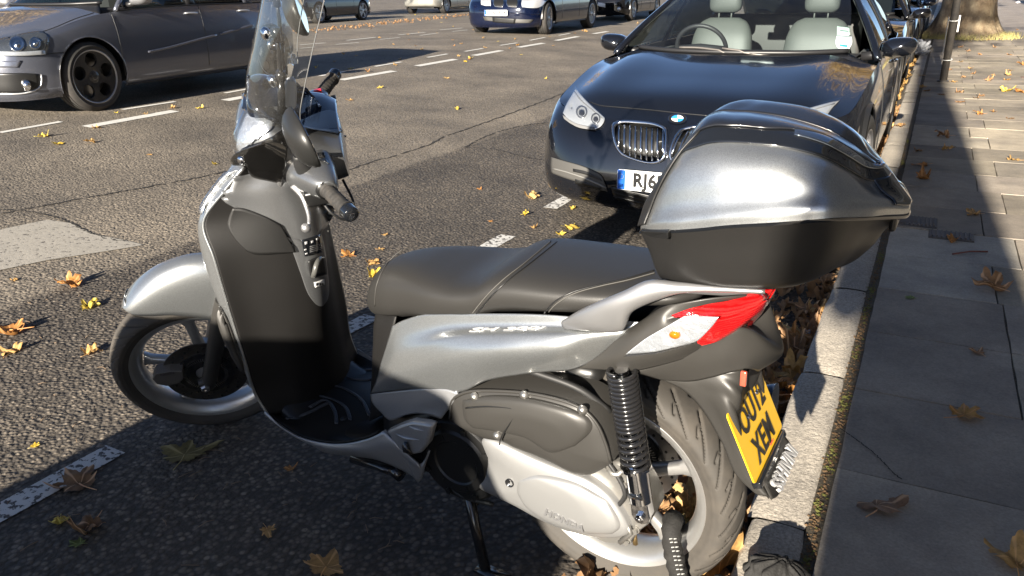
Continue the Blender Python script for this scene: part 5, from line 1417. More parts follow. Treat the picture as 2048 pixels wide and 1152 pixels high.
    pr = [(h - .008, rim + .004), (h + .004, rim + (R - rim) * .45), (h - .006, R - .028), (h - .028, R - .006), (h * .5, R), (0, R), (-h * .5, R), (-h + .028, R - .006), (-h + .006, R - .028), (-h - .004, rim + (R - rim) * .45), (-h + .008, rim + .004)]
    # tread channels
    pr2 = []
    for a, r in pr: pr2.append((a, r))
    full = [(h - .008, rim + .004), (h + .004, rim + (R - rim) * .45), (h - .006, R - .028), (h - .026, R - .005)]
    for q in (.42, .14, -.14, -.42):
        a = h * q * 1.4
        full += [(a + .006, R), (a + .004, R - .007), (a - .004, R - .007), (a - .006, R)]
    full += [(-h + .026, R - .005), (-h + .006, R - .028), (-h - .004, rim + (R - rim) * .45), (-h + .008, rim + .004)]
    mb.lathe(full, (0, 0, 0), (0, 1, 0), 72); mb.obj('tyre', cartyre, w, sharp=50)
    mb = MB(); mb.lathe([(-h * .1 * sg - .01, .03), (-h * .1 * sg - .01, rim * .74), (-h * .1 * sg + .01, rim * .74), (-h * .1 * sg + .01, .03)], (0, 0, 0), (0, 1, 0), 40)
    mb.obj('brake_disc', steel, w, sharp=40)
    if emblem:
        mb = MB(); mb.lathe([(y + .017 * sg, .029), (y + .019 * sg, .029), (y + .019 * sg, .025), (y + .017 * sg, .025)], (0, 0, 0), (0, 1, 0), 24)
        em = mb.obj('emblem', chrome, w, smooth=False)
        vs, fs = text_mesh('V\nW', .026, .0008)
        mkobj('emblem_letters', [V((-p.x * sg * -1, (y + .0195 * sg) + p.z * 0, p.y - .003)) for p in vs], fs, chrome, w, smooth=False) if False else None
    WHC[key] = w
    return w
def plate_front(root, c, nx, txt, mat=white, band=True, w_=.52, h_=.111, facing=1, tilt=0):
    """number plate on the car's nose; c = centre (local), facing +1 = towards +X"""
    mb = MB(); rot = Matrix.Rotation(nx, 3, 'Z') @ Matrix.Rotation(tilt, 3, 'Y')
    ex = rot @ V((0, 1 * facing, 0)); ey = rot @ V((0, 0, 1)); ez = rot @ V((1 * facing, 0, 0)); c = V(c)
    P = rrect(w_, h_, .012)
    mb.rings([[c + ex * x + ey * y + ez * d for x, y in P] for d in (-.006, .003)])
    pl = mb.obj('number_plate', mat, root, smooth=False)
    if band:
        mb = MB(); b = [(-w_ / 2 + .002, -h_ / 2 + .002), (-w_ / 2 + .046, -h_ / 2 + .002), (-w_ / 2 + .046, h_ / 2 - .002), (-w_ / 2 + .002, h_ / 2 - .002)]
        mb.rings([[c + ex * x + ey * y + ez * d for x, y in b] for d in (.002, .0045)]); bb = mb.obj('country_band', pblue, pl, smooth=False)
        vs, fs = text_mesh('GB', .022, .0003, bold=.0006); o = c + ex * (-w_ / 2 + .024) + ey * (-.032) + ez * .0052
        mkobj('lettering', [o + ex * p.x + ey * p.y for p in vs], fs, white, bb, smooth=False)
        mb = MB()
        for k in range(12):
            a = 2 * math.pi * k / 12; q = c + ex * (-w_ / 2 + .024 + .013 * math.cos(a)) + ey * (.018 + .013 * math.sin(a)) + ez * .0048
            mb.box(q, (.0025, .0025, .001))
        mb.obj('stars', M('star_yellow', (.7, .55, .05), .5), bb, smooth=False)
    vs, fs = text_mesh(txt, .104, .0005, bold=.004, sx=.92, spacing=1.05)
    o = c + ex * (.024 if band else 0) + ez * .0045
    mkobj('lettering', [o + ex * p.x + ey * p.y + ez * p.z for p in vs], fs, pblack, pl, smooth=False)
    return pl

# ---- the big black car facing us
BK = paintM('black_car_paint', (.006, .007, .010), .2, .12, flake=.3)
P5 = dict(L=5.0, W=1.90, paint=BK, axle_f=.90, axle_r=3.97, wr=.34, rim=.235, spokes='y5', tw=.245, lip=.004, see=True, steer=R_(-4),
          rows=[(.165, .20, .28, .16, .07), (.22, .28, .36, .07, .012), (.33, .42, .50, .01, .0), (.46, .58, .64, .02, .0), (.58, .74, .78, .06, .010), (.655, .84, .88, .13, .03), (.70, .925, .98, .22, .055)],
          hood=[(-.2, .70), (-.50, .795), (-.85, .865), (-1.15, .915), (-1.42, .945)], hood_bow=.09, hood_bulge=.026,
          cabin=dict(wb=(-1.42, .955, .70), wt=(-2.28, 1.415, .56), roof=[(-2.9, 1.46, .60), (-3.6, 1.43, .58), (-3.95, 1.38, .55)], rg=(-4.72, 1.08, .60)),
          mirror=(-1.83, .985, .975), handles=(-2.75, -3.65), handle_z=.82, gaps=(-1.62, -2.78, -3.75), pillars=(.40, .80), chrome_trim=True)
b5, b5body, b5hood, b5ws, b5G, b5edge = car('parked_car', V((-1.20, 4.15, -.01)), R_(-90.0), P5,
    'large black car parked nose towards the scooter with grey leather seats behind its windscreen')
b5.name = 'parked_car'
bpy.context.view_layer.update()
b5i = b5.matrix_world.inverted()
bs = Surf([b5body, b5hood], b5i)
def P_(name, rows, mat, par, **k): return bs.patch(name, rows, mat, par, **k)
# headlights
h = P_('headlight', [[(1153, 179), (1165, 194), (1182, 212), (1210, 238)], [(1146, 190), (1158, 206), (1178, 226), (1208, 246)], [(1134, 210), (1150, 228), (1172, 244), (1202, 254)], [(1127, 228), (1140, 243), (1160, 252), (1192, 260)]], lampsilver, b5, nu=20, nv=14, off=.004, thick=.004)
for cx, cy, r in ((1164, 227, 11), (1192, 240, 9)):
    ring = [(cx + r * math.cos(a), cy + r * 1.12 * math.sin(a)) for a in [2 * math.pi * k / 20 for k in range(20)]]
    mb = MB(); rr = []
    for f, o in ((1.0, .006), (1.0, .014), (.78, .012), (.74, .006), (.3, .012), (.02, .014)):
        rr.append([bs.at(cx + (x - cx) * f, cy + (y - cy) * f, o) for x, y in ring])
    mb.rings(rr[:3], cap=False); mb.obj('lamp_ring', M('lamp_ring_grey', (.35, .35, .36), .2, .8), h)
    mb = MB(); mb.rings(rr[3:]); mb.obj('projector_lens', M('projector', (.03, .03, .035), .03, .1, coat=1), h)
P_('clear_cover', [[(1153, 178), (1165, 193), (1182, 211), (1211, 238)], [(1146, 190), (1158, 206), (1178, 226), (1209, 246)], [(1133, 210), (1150, 228), (1172, 244), (1203, 255)], [(1126, 228), (1140, 244), (1160, 253), (1192, 261)]], lampglass, h, nu=20, nv=14, off=.020, thick=0)
bs.patch('lamp_lower_mask', [[(1127, 232), (1142, 243), (1160, 251), (1190, 257)], [(1130, 240), (1144, 250), (1162, 258), (1190, 262)]], M('lamp_band_and_shadow', (.16, .16, .16), .4), h, nu=16, nv=5, off=.010, thick=.002)
bs.line('lamp_inner_shadow', [(1150, 186), (1163, 203), (1182, 220), (1206, 240)], M('lamp_band_and_shadow', (.16, .16, .16), .4), h, r=.004, off=.008)  # inner shadow along the lamp's upper edge, drawn as a grey line
# the other headlight: mirror image about the car's centre plane
def mirror_tree(o, par):
    d = o.copy(); d.data = o.data.copy(); COL.objects.link(d); d.parent = par
    for v in d.data.vertices: v.co.y = -v.co.y
    d.data.flip_normals()
    for ch in list(o.children): mirror_tree(ch, d)
    return d
mirror_tree(h, b5)
# kidney grilles
def kidney():
    out = [(1225, 262), (1228, 251), (1240, 246), (1270, 246), (1305, 250), (1325, 256), (1334, 264), (1336, 285), (1333, 312), (1322, 325), (1300, 328), (1270, 321), (1245, 310), (1232, 292)]
    n = 60; P = [V((a, b, 0)) for a, b in out]; c = sum(P, V()) / len(P)
    Q = [cr_at(P, i / n * len(P), True) for i in range(n)]
    mb = MB(); rr = []
    for f, o in ((1.0, .002), (1.0, .020), (.93, .024), (.90, .012)):
        rr.append([bs.at(c.x + (p.x - c.x) * f, c.y + (p.y - c.y) * f, o) for p in Q])
    mb.rings(rr, cap=False); fr = mb.obj('grille', chrome, b5)
    mb = MB(); mb.rings([[bs.at(c.x + (p.x - c.x) * f, c.y + (p.y - c.y) * f, .005) for p in Q] for f in (.95, .5, .02)]); mb.obj('grille_backing', pblack, fr)
    mb = MB()
    for k in range(9):
        x = 1239 + k * 11; y0 = 251 + (k * 1.4) + (3 if k == 0 else 0); y1 = (296, 306, 312, 316, 319, 321, 322, 322, 316)[k]
        a = bs.at(x, y0 + 1, .012); b = bs.at(x + 1, y1, .012)
        m_ = [a.lerp(b, t) for t in (0, .33, .66, 1)]
        for i in (1, 2): m_[i] = bs.at(x + .33 * i, y0 + (y1 - y0) * i / 3, .014)
        mb.tube(m_, [.0055, .0065, .0065, .0055], 8)
    mb.obj('grille_bars', chrome, fr)
    return fr
mirror_tree(kidney(), b5)
# fog intake
fi = P_('lower_intake', [[(1104, 314), (1130, 322), (1165, 332), (1195, 345), (1206, 355)], [(1103, 330), (1130, 338), (1165, 348), (1200, 362), (1212, 370)], [(1104, 345), (1130, 355), (1165, 366), (1200, 378), (1216, 382)]], M('bumper_grey', (.06, .058, .054), .5, bump=.15), b5, nu=24, nv=10, off=.004, thick=.004)
bs.line('intake_trim', [(1109, 337), (1140, 345), (1175, 357), (1214, 374)], M('intake_trim_grey', (.22, .215, .20), .35, .4), fi, r=.005, off=.010)
P_('intake_slots', [[(1148, 337), (1175, 343), (1202, 356)], [(1148, 343), (1176, 350), (1206, 362)]], pblack, fi, nu=12, nv=4, off=.008, thick=.002)
P_('intake_slots', [[(1152, 357), (1178, 365), (1205, 374)], [(1152, 366), (1178, 372), (1200, 378)]], pblack, fi, nu=12, nv=4, off=.008, thick=.002)
mirror_tree(fi, b5)
P_('centre_intake', [[(1222, 372), (1300, 390), (1345, 400)], [(1226, 384), (1300, 402), (1345, 410)], [(1232, 396), (1300, 410), (1345, 416)]], pblack, b5, nu=16, nv=8, off=.004, thick=.004)
for y in (0, 7, 14):
    bs.line('intake_slat', [(1228, 376 + y), (1300, 393 + y), (1345, 402 + y)], trimblack, b5, r=.003, off=.009)
plate_front(b5, b5i @ Wp(1310, 363, 1, 4.125) * 1 + V((0, 0, 0)) if False else V((.028, -.0, .385)), 0, 'RJ62 VYB')
# bonnet shut line, badge
bs.line('bonnet_gap', [(1178, 203), (1200, 211), (1230, 214), (1300, 220), (1365, 227), (1420, 232)], pblack, b5hood, r=.003, off=.001)
c_ = bs.at(1355, 239, .004); r_n = (bs.at(1360, 239, .004) - bs.at(1350, 239, .004)).normalized(); u_n = (bs.at(1355, 233, .004) - bs.at(1355, 245, .004)).normalized()
n_n = r_n.cross(u_n); n_n = n_n if n_n.x > 0 else -n_n
def disc(name, c, ex, ey, n, r0, r1, a0, a1, mat, par, h0=.001, h1=.003):
    mb = MB(); k = 16
    A = [a0 + (a1 - a0) * i / k for i in range(k + 1)]
    for h_ in (h1,):
        base = len(mb.v); mb.v += [c + ex * r0 * math.cos(a) + ey * r0 * math.sin(a) + n * h_ for a in A] + [c + ex * r1 * math.cos(a) + ey * r1 * math.sin(a) + n * h_ for a in A]
        for i in range(k): mb.f.append((base + i, base + i + 1, base + k + 2 + i, base + k + 1 + i)); mb.mi.append(0)
    return mb.obj(name, mat, par, smooth=False)
bdg = disc('badge', c_, r_n, u_n, n_n, 0, .053, 0, 2 * math.pi, chrome, b5, h1=.002)
disc('badge_ring', c_, r_n, u_n, n_n, .034, .050, 0, 2 * math.pi, pblack, bdg, h1=.003)
for q in range(4):
    disc('badge_quarter', c_, r_n, u_n, n_n, .001, .033, q * math.pi / 2, (q + 1) * math.pi / 2, M('badge_blue', (.03, .25, .65), .3) if q % 2 else white, bdg, h1=.0035)
vs, fs = text_mesh('BMW', .016, .0, bold=.0004)
mkobj('badge_letters', [c_ + r_n * (math.sin(p.x / .042) * (.042 + p.y)) + u_n * (math.cos(p.x / .042) * (.042 + p.y)) + n_n * .0038 for p in vs], fs, chrome, bdg, smooth=False)
# wipers
def ws_pt(t, y, off=.012):
    """point on the windscreen: t up, y across"""
    pass
wsS = Surf([b5ws], b5i)
for pts in ([(1360, 98), (1400, 99), (1450, 105), (1540, 112)], [(1445, 100), (1560, 114), (1640, 118), (1700, 124)]):
    wsS.line('wiper', pts, M('wiper_grey', (.13, .12, .11), .4, .3), b5, r=.007, off=.014)
# tax disc and permit on the inside of the glass
for rows_, mt, nm in (([[(1675, 50), (1700, 53)], [(1675, 68), (1700, 70)]], M('permit_green', (.55, .68, .60), .5), 'parking_permit'), ([[(1674, 69), (1703, 71)], [(1672, 84), (1704, 86)], [(1676, 94), (1698, 98)]], M('permit_white', (.75, .78, .80), .5), 'permit_holder')):
    wsS.patch(nm, rows_, mt, b5, nu=8, nv=8, off=-.008, thick=.001)
wsS.patch('permit_print', [[(1680, 87), (1696, 89)], [(1681, 91), (1695, 93)]], M('permit_teal', (.02, .30, .38), .5), b5, nu=6, nv=3, off=-.006, thick=.0005)
wsS.patch('permit_print', [[(1680, 58), (1697, 60)], [(1680, 61), (1697, 63)]], M('permit_grey', (.2, .25, .25), .5), b5, nu=6, nv=3, off=-.006, thick=.0005)
# interior
def seat_obj(root, X, y, mat, z0=.60):
    mb = MB()
    rings = []
    for k, (z, x_, w_, t_) in enumerate(((z0, X, .22, .05), (z0 + .10, X - .03, .26, .07), (z0 + .25, X - .07, .25, .07), (z0 + .40, X - .10, .235, .065), (z0 + .50, X - .13, .19, .05), (z0 + .54, X - .14, .12, .03))):
        rings.append([V((x_ + t_ * math.copysign(abs(math.sin(a)) ** .6, math.sin(a)), y + w_ * math.copysign(abs(math.cos(a)) ** .6, math.cos(a)), z)) for a in [2 * math.pi * q / 28 for q in range(28)]])
    mb.rings(lerp_rings(rings, 4)); s_ = mb.obj('front_seat', mat, root)
    mb = MB(); rings = []
    for z, w_, t_ in ((z0 + .58, .09, .03), (z0 + .61, .125, .05), (z0 + .68, .13, .055), (z0 + .74, .12, .05), (z0 + .765, .07, .03)):
        rings.append([V((X - .15 + t_ * math.copysign(abs(math.sin(a)) ** .6, math.sin(a)), y + w_ * math.copysign(abs(math.cos(a)) ** .6, math.cos(a)), z)) for a in [2 * math.pi * q / 24 for q in range(24)]])
    mb.rings(lerp_rings(rings, 3)); mb.tube([V((X - .14, y - .05, z0 + .52)), V((X - .15, y - .05, z0 + .6))], .007, 8); mb.tube([V((X - .14, y + .05, z0 + .52)), V((X - .15, y + .05, z0 + .6))], .007, 8)
    mb.obj('headrest', mat, s_)
    mb = MB(); mb.box((X + .22, y, z0 - .02), (.5, .5, .14)); mb.obj('seat_base', mat, s_, bevel=.04)
    return s_
seat_obj(b5, -2.62, .37, leather, .58); seat_obj(b5, -2.62, -.37, leather, .58)
mb = MB(); mb.rings([[V((-3.62 + a, 0 + y_, z)) for a, y_ in ((0, -.62), (0, .62), (.12, .62), (.12, -.62))] for z in (.6, 1.12)]); mb.obj('rear_seat', M('rear_leather', (.05, .05, .048), .6), b5, bevel=.04)
mb = MB(); dsh = [[(-1.55, 0, .93), (-1.55, .40, .93), (-1.62, .74, .92)], [(-1.80, 0, .945), (-1.80, .40, .945), (-1.84, .76, .93)], [(-1.98, 0, .90), (-1.98, .4, .90), (-1.98, .78, .88)], [(-2.0, 0, .70), (-2.0, .4, .70), (-2.0, .78, .70)]]
rr = [[V((x, -y, z)) for x, y, z in r[1:]][::-1] + [V(p) for p in r] for r in dsh]
grid_obj('dashboard', grid(rr, 31, 16), M('dash_plastic', (.022, .023, .026), .6, bump=.2, bscale=400), b5, thick=.01)
mb = MB(); c0_ = V((-2.06, -.37, .93)); n_ = V((-.87, 0, .45)).normalized(); e1 = V((0, 1, 0)); e2 = n_.cross(e1)
ring = [c0_ + (e1 * math.cos(a) + e2 * math.sin(a)) * .185 for a in [2 * math.pi * k / 40 for k in range(41)]]
mb.tube(ring, .016, 10); mb.tube([c0_ + e1 * .18, c0_ + n_ * -.03, c0_ - e1 * .18], [.018, .05, .018], 10); mb.tube([c0_ - n_ * .03, c0_ - e2 * .18 if (e2.z > 0) else c0_ + e2 * .18], .018, 8); mb.tube([c0_, c0_ - n_ * .25], .035, 12)
mb.obj('steering_wheel', M('wheel_leather', (.02, .02, .022), .5), b5)
mb = MB(); mb.box((-2.26, 0, 1.315), (.03, .23, .065)); mb.obj('rear_view_mirror', M('grey_inside_mirror', (.30, .32, .33), .3), b5, bevel=.012)
mb = MB(); mb.rings(loft([(-2.18, 1.405, 1.33, .05, 3), (-2.26, 1.41, 1.33, .07, 3), (-2.33, 1.41, 1.35, .05, 3)], 16, 3)); mb.obj('sensor_pod', pblack, b5)
mb = MB()
for sg in (1, -1): mb.box((-2.0, sg * .74, .78), (1.2, .04, .25))
mb.obj('door_card', M('door_card_grey', (.07, .075, .075), .6), b5, smooth=False)
gh = GWH = None
print('big car done')
# ------------------------------------------------------------------ the street
RZ = [(60, 0), (-.2, 0), (-2.3, 0), (-3.2, .03), (-5, .15), (-7, .29), (-8.5, .35), (-10, .37), (-14, .34), (-18, .29), (-60, .29)]
def rz(x):
    for i in range(len(RZ) - 1):
        a, b = RZ[i], RZ[i + 1]
        if a[0] >= x >= b[0]:
            f = (a[0] - x) / (a[0] - b[0]); return a[1] + (b[1] - a[1]) * f
    return 0
def onroad(px, py):
    z = 0
    for _ in range(40):
        p = Wp(px, py, 2, z); z = z * .5 + rz(p.x) * .5
    p = Wp(px, py, 2, z); return p

# ---- materials of the ground
def asphalt():
    mt = bpy.data.materials.new('asphalt'); nt, b = nodes_of(mt); L = nt.links; N = nt.nodes.new
    tc = N('ShaderNodeTexCoord'); P = tc.outputs['Object']
    v1 = N('ShaderNodeTexVoronoi'); v1.inputs['Scale'].default_value = 58; v1.inputs['Randomness'].default_value = 1; L.new(P, v1.inputs['Vector'])
    v2 = N('ShaderNodeTexVoronoi'); v2.inputs['Scale'].default_value = 75; L.new(P, v2.inputs['Vector'])
    n1 = N('ShaderNodeTexNoise'); n1.inputs['Scale'].default_value = 1.1; n1.inputs['Detail'].default_value = 8; n1.inputs['Roughness'].default_value = .6; L.new(P, n1.inputs['Vector'])
    n2 = N('ShaderNodeTexNoise'); n2.inputs['Scale'].default_value = 30; n2.inputs['Detail'].default_value = 6; L.new(P, n2.inputs['Vector'])
    n3 = N('ShaderNodeTexNoise'); n3.inputs['Scale'].default_value = 8; n3.inputs['Detail'].default_value = 4; L.new(P, n3.inputs['Vector'])
    sp = N('ShaderNodeSeparateColor'); L.new(v1.outputs['Color'], sp.inputs[0])
    # stones: few light, most dark
    rs = N('ShaderNodeValToRGB'); e = rs.color_ramp.elements
    e[0].position = 0; e[0].color = (.080, .071, .061, 1); e[1].position = 1; e[1].color = (.24, .212, .178, 1)
    a = rs.color_ramp.elements.new(.6); a.color = (.135, .119, .101, 1); a = rs.color_ramp.elements.new(.92); a.color = (.19, .167, .140, 1)
    L.new(sp.outputs[0], rs.inputs[0])
    # binder shows between the stones
    rd = N('ShaderNodeValToRGB'); rd.color_ramp.elements[0].position = .30; rd.color_ramp.elements[1].position = .62; L.new(v1.outputs['Distance'], rd.inputs[0])
    cov = N('ShaderNodeMath'); cov.operation = 'GREATER_THAN'; cov.inputs[1].default_value = .40; L.new(n2.outputs[0], cov.inputs[0])
    mx = N('ShaderNodeMix'); mx.data_type = 'RGBA'; mx.inputs[7].default_value = (.058, .052, .046, 1)
    L.new(rd.outputs[0], mx.inputs[0]); L.new(rs.outputs[0], mx.inputs[6])
    # lane band: finer, greyer surface between x = -3 and -8
    xyz = N('ShaderNodeSeparateXYZ'); L.new(P, xyz.inputs[0])
    nj = N('ShaderNodeMath'); nj.operation = 'MULTIPLY_ADD'; nj.inputs[1].default_value = .10; L.new(n3.outputs[0], nj.inputs[0]); L.new(xyz.outputs[0], nj.inputs[2])
    m1 = N('ShaderNodeMapRange'); m1.inputs[1].default_value = -3.50; m1.inputs[2].default_value = -3.56; m1.clamp = True; L.new(nj.outputs[0], m1.inputs[0])
    fine = N('ShaderNodeMix'); fine.data_type = 'RGBA'; fine.inputs[6].default_value = (.092, .084, .074, 1); fine.inputs[7].default_value = (.225, .20, .168, 1)
    s2 = N('ShaderNodeSeparateColor'); L.new(v2.outputs['Color'], s2.inputs[0]); L.new(s2.outputs[1], fine.inputs[0])
    m2 = N('ShaderNodeMix'); m2.data_type = 'RGBA'; L.new(m1.outputs[0], m2.inputs[0]); L.new(mx.outputs[2], m2.inputs[6]); L.new(fine.outputs[2], m2.inputs[7])
    # large worn and stained areas
    st = N('ShaderNodeValToRGB'); st.color_ramp.elements[0].position = .30; st.color_ramp.elements[0].color = (.56, .54, .52, 1); st.color_ramp.elements[1].position = .72; st.color_ramp.elements[1].color = (1.28, 1.22, 1.12, 1)
    L.new(n1.outputs[0], st.inputs[0])
    mm = N('ShaderNodeMix'); mm.data_type = 'RGBA'; mm.blend_type = 'MULTIPLY'; mm.inputs[0].default_value = 1; L.new(m2.outputs[2], mm.inputs[6]); L.new(st.outputs[0], mm.inputs[7])
    L.new(mm.outputs[2], b.inputs['Base Color'])
    b.inputs['Roughness'].default_value = .78; b.inputs['Specular IOR Level'].default_value = .4
    # height
    inv = N('ShaderNodeMath'); inv.operation = 'MULTIPLY_ADD'; inv.inputs[1].default_value = -1.0; inv.inputs[2].default_value = 1; L.new(v1.outputs['Distance'], inv.inputs[0])
    h = N('ShaderNodeMath'); h.operation = 'MULTIPLY'; L.new(inv.outputs[0], h.inputs[0]); sc_ = N('ShaderNodeMath'); sc_.operation = 'MULTIPLY_ADD'; sc_.inputs[1].default_value = .8; sc_.inputs[2].default_value = .35; L.new(sp.outputs[1], sc_.inputs[0]); L.new(sc_.outputs[0], h.inputs[1])
    h2 = N('ShaderNodeMath'); h2.operation = 'MULTIPLY_ADD'; h2.inputs[1].default_value = .9; L.new(n2.outputs[0], h2.inputs[0]); L.new(h.outputs[0], h2.inputs[2])
    hf = N('ShaderNodeMath'); hf.operation = 'MULTIPLY_ADD'; hf.inputs[1].default_value = -.45; L.new(v2.outputs['Distance'], hf.inputs[0]); L.new(h2.outputs[0], hf.inputs[2])
    lane = N('ShaderNodeMath'); lane.operation = 'MULTIPLY_ADD'; lane.inputs[1].default_value = -.25; lane.inputs[2].default_value = 1; L.new(m1.outputs[0], lane.inputs[0])
    hh = N('ShaderNodeMath'); hh.operation = 'MULTIPLY'; L.new(hf.outputs[0], hh.inputs[0]); L.new(lane.outputs[0], hh.inputs[1])
    bp = N('ShaderNodeBump'); bp.inputs['Strength'].default_value = 1.0; bp.inputs['Distance'].default_value = .0072; L.new(hh.outputs[0], bp.inputs['Height']); L.new(bp.outputs[0], b.inputs['Normal'])
    return mt
ASPH = asphalt()
def paint_mat(name, col, wear):
    mt = bpy.data.materials.new(name); nt, b = nodes_of(mt); L = nt.links; N = nt.nodes.new
    tc = N('ShaderNodeTexCoord'); n = N('ShaderNodeTexNoise'); n.inputs['Scale'].default_value = 38; n.inputs['Detail'].default_value = 8; n.inputs['Roughness'].default_value = .65; L.new(tc.outputs['Object'], n.inputs['Vector'])
    r = N('ShaderNodeValToRGB'); r.color_ramp.interpolation = 'LINEAR'; r.color_ramp.elements[0].position = wear; r.color_ramp.elements[1].position = wear + .03; L.new(n.outputs[0], r.inputs[0])
    n2 = N('ShaderNodeTexNoise'); n2.inputs['Scale'].default_value = 9; n2.inputs['Detail'].default_value = 6; L.new(tc.outputs['Object'], n2.inputs['Vector'])
    mx = N('ShaderNodeMix'); mx.data_type = 'RGBA'; mx.inputs[6].default_value = (*[c * .72 for c in col], 1); mx.inputs[7].default_value = (*col, 1); L.new(n2.outputs[0], mx.inputs[0])
    m2 = N('ShaderNodeMix'); m2.data_type = 'RGBA'; m2.inputs[6].default_value = (.075, .068, .062, 1); L.new(r.outputs[0], m2.inputs[0]); L.new(mx.outputs[2], m2.inputs[7])
    L.new(m2.outputs[2], b.inputs['Base Color']); b.inputs['Roughness'].default_value = .75
    bp = N('ShaderNodeBump'); bp.inputs['Strength'].default_value = .8; bp.inputs['Distance'].default_value = .003; L.new(n.outputs[0], bp.inputs['Height']); L.new(bp.outputs[0], b.inputs['Normal'])
    return mt
PAINT = paint_mat('worn_white_road_paint', (.62, .61, .58), .44)
PAINT2 = paint_mat('white_road_paint', (.66, .65, .61), .33)
CONC = paint_mat('worn_concrete_patch', (.36, .335, .29), .385)
def stone(name, col, speck, scale, bump=.5, dist=.002, stain=.35):
    mt = bpy.data.materials.new(name); nt, b = nodes_of(mt); L = nt.links; N = nt.nodes.new
    tc = N('ShaderNodeTexCoord'); P = tc.outputs['Object']
    n = N('ShaderNodeTexNoise'); n.inputs['Scale'].default_value = scale; n.inputs['Detail'].default_value = 5; n.inputs['Roughness'].default_value = .7; L.new(P, n.inputs['Vector'])
    r = N('ShaderNodeValToRGB'); r.color_ramp.elements[0].position = .32; r.color_ramp.elements[0].color = (*[c * (1 - speck) for c in col], 1); r.color_ramp.elements[1].position = .68; r.color_ramp.elements[1].color = (*[c * (1 + speck) for c in col], 1); L.new(n.outputs[0], r.inputs[0])
    n2 = N('ShaderNodeTexNoise'); n2.inputs['Scale'].default_value = 2.3; n2.inputs['Detail'].default_value = 9; n2.inputs['Roughness'].default_value = .65; L.new(P, n2.inputs['Vector'])
    r2 = N('ShaderNodeValToRGB'); r2.color_ramp.elements[0].position = .30; r2.color_ramp.elements[0].color = (1 - stain, 1 - stain, 1 - stain * .95, 1); r2.color_ramp.elements[1].position = .66; r2.color_ramp.elements[1].color = (1.1, 1.08, 1.05, 1); L.new(n2.outputs[0], r2.inputs[0])
    at = N('ShaderNodeAttribute'); at.attribute_name = 'tint'
    m1 = N('ShaderNodeMix'); m1.data_type = 'RGBA'; m1.blend_type = 'MULTIPLY'; m1.inputs[0].default_value = 1; L.new(r.outputs[0], m1.inputs[6]); L.new(r2.outputs[0], m1.inputs[7])
    m2 = N('ShaderNodeMix'); m2.data_type = 'RGBA'; m2.blend_type = 'MULTIPLY'; m2.inputs[0].default_value = 1; L.new(m1.outputs[2], m2.inputs[6]); L.new(at.outputs['Color'], m2.inputs[7])
    L.new(m2.outputs[2], b.inputs['Base Color']); b.inputs['Roughness'].default_value = .8; b.inputs['Specular IOR Level'].default_value = .3
    v = N('ShaderNodeTexNoise'); v.inputs['Scale'].default_value = scale * .35; v.inputs['Detail'].default_value = 6; L.new(P, v.inputs['Vector'])
    ad = N('ShaderNodeMath'); ad.operation = 'ADD'; L.new(n.outputs[0], ad.inputs[0]); L.new(v.outputs[0], ad.inputs[1])
    bp = N('ShaderNodeBump'); bp.inputs['Strength'].default_value = bump; bp.inputs['Distance'].default_value = dist; L.new(ad.outputs[0], bp.inputs['Height']); L.new(bp.outputs[0], b.inputs['Normal'])
    return mt
GRAN = stone('granite', (.43, .395, .34), .42, 130, .9, .0032)
SLAB = stone('york_stone', (.37, .33, .272), .18, 130, .8, .0022, stain=.5)
JOINT = stone('joint_dirt', (.10, .085, .06), .5, 90, 1, .004)

# ---- road: one sheet with the camber, reaching far away
xs = sorted(set([60, 20, 4, -.2] + [-.5 - .45 * k for k in range(42)] + [-22, -26, -30, -45, -60, -120]), reverse=True)
def rzs(x):   # smoothed profile
    return (rz(x) * 2 + rz(x - .5) + rz(x + .5)) / 4 if x < -2.9 else rz(x)
ysr = [-60, -20, -5] + [0 + 2 * k for k in range(20)] + [45, 60, 90, 160, 300]
vs = [V((x, y, rzs(x))) for y in ysr for x in xs]; n = len(xs)
fs = [(j * n + i, (j + 1) * n + i, (j + 1) * n + i + 1, j * n + i + 1) for j in range(len(ysr) - 1) for i in range(n - 1)]
road = mkobj('road', vs, fs, ASPH, smooth=True); tag(road, kind='structure')
for p in road.data.polygons:
    pass
def tint_attr(o, cols):
    """cols: one colour per face"""
    a = o.data.attributes.new('tint', 'FLOAT_COLOR', 'CORNER'); i = 0
    for p, c in zip(o.data.polygons, cols):
        for _ in p.loop_indices: a.data[i].color = (*c, 1); i += 1
# ---- painted lines
def quad_line(mb, a, b, w, jag=0):
    d = (b - a); L_ = d.length; d.normalize(); s = V((-d.y, d.x, 0)) * w / 2; n_ = max(2, int(L_ / .12))
    base = len(mb.v)
    for i in range(n_ + 1):
        p = a.lerp(b, i / n_)
        for q in (-1, 1):
            r = p + s * q * (1 + random.uniform(-jag, jag)); mb.v.append(V((r.x, r.y, rzs(r.x) + .004)))
    for i in range(n_): k = base + 2 * i; mb.f.append((k, k + 2, k + 3, k + 1) if True else 0); mb.mi.append(0)
rl = MB()
for a, b, w in (((-60, 1059), (232, 900), .1), ((683, 665), (745, 634), .1), ((961, 503), (1016, 472), .1), ((1099, 417), (1150, 388), .1)):
    quad_line(rl, onroad(*a), onroad(*b), w, .08)
for k in range(6):
    y = 6.0 + k * 1.5; quad_line(rl, V((-2.12, y, 0)), V((-2.12, y + .6, 0)), .1, .05)
o = rl.obj('bay_line', PAINT, smooth=False); tag(o, kind='structure')
rl = MB()
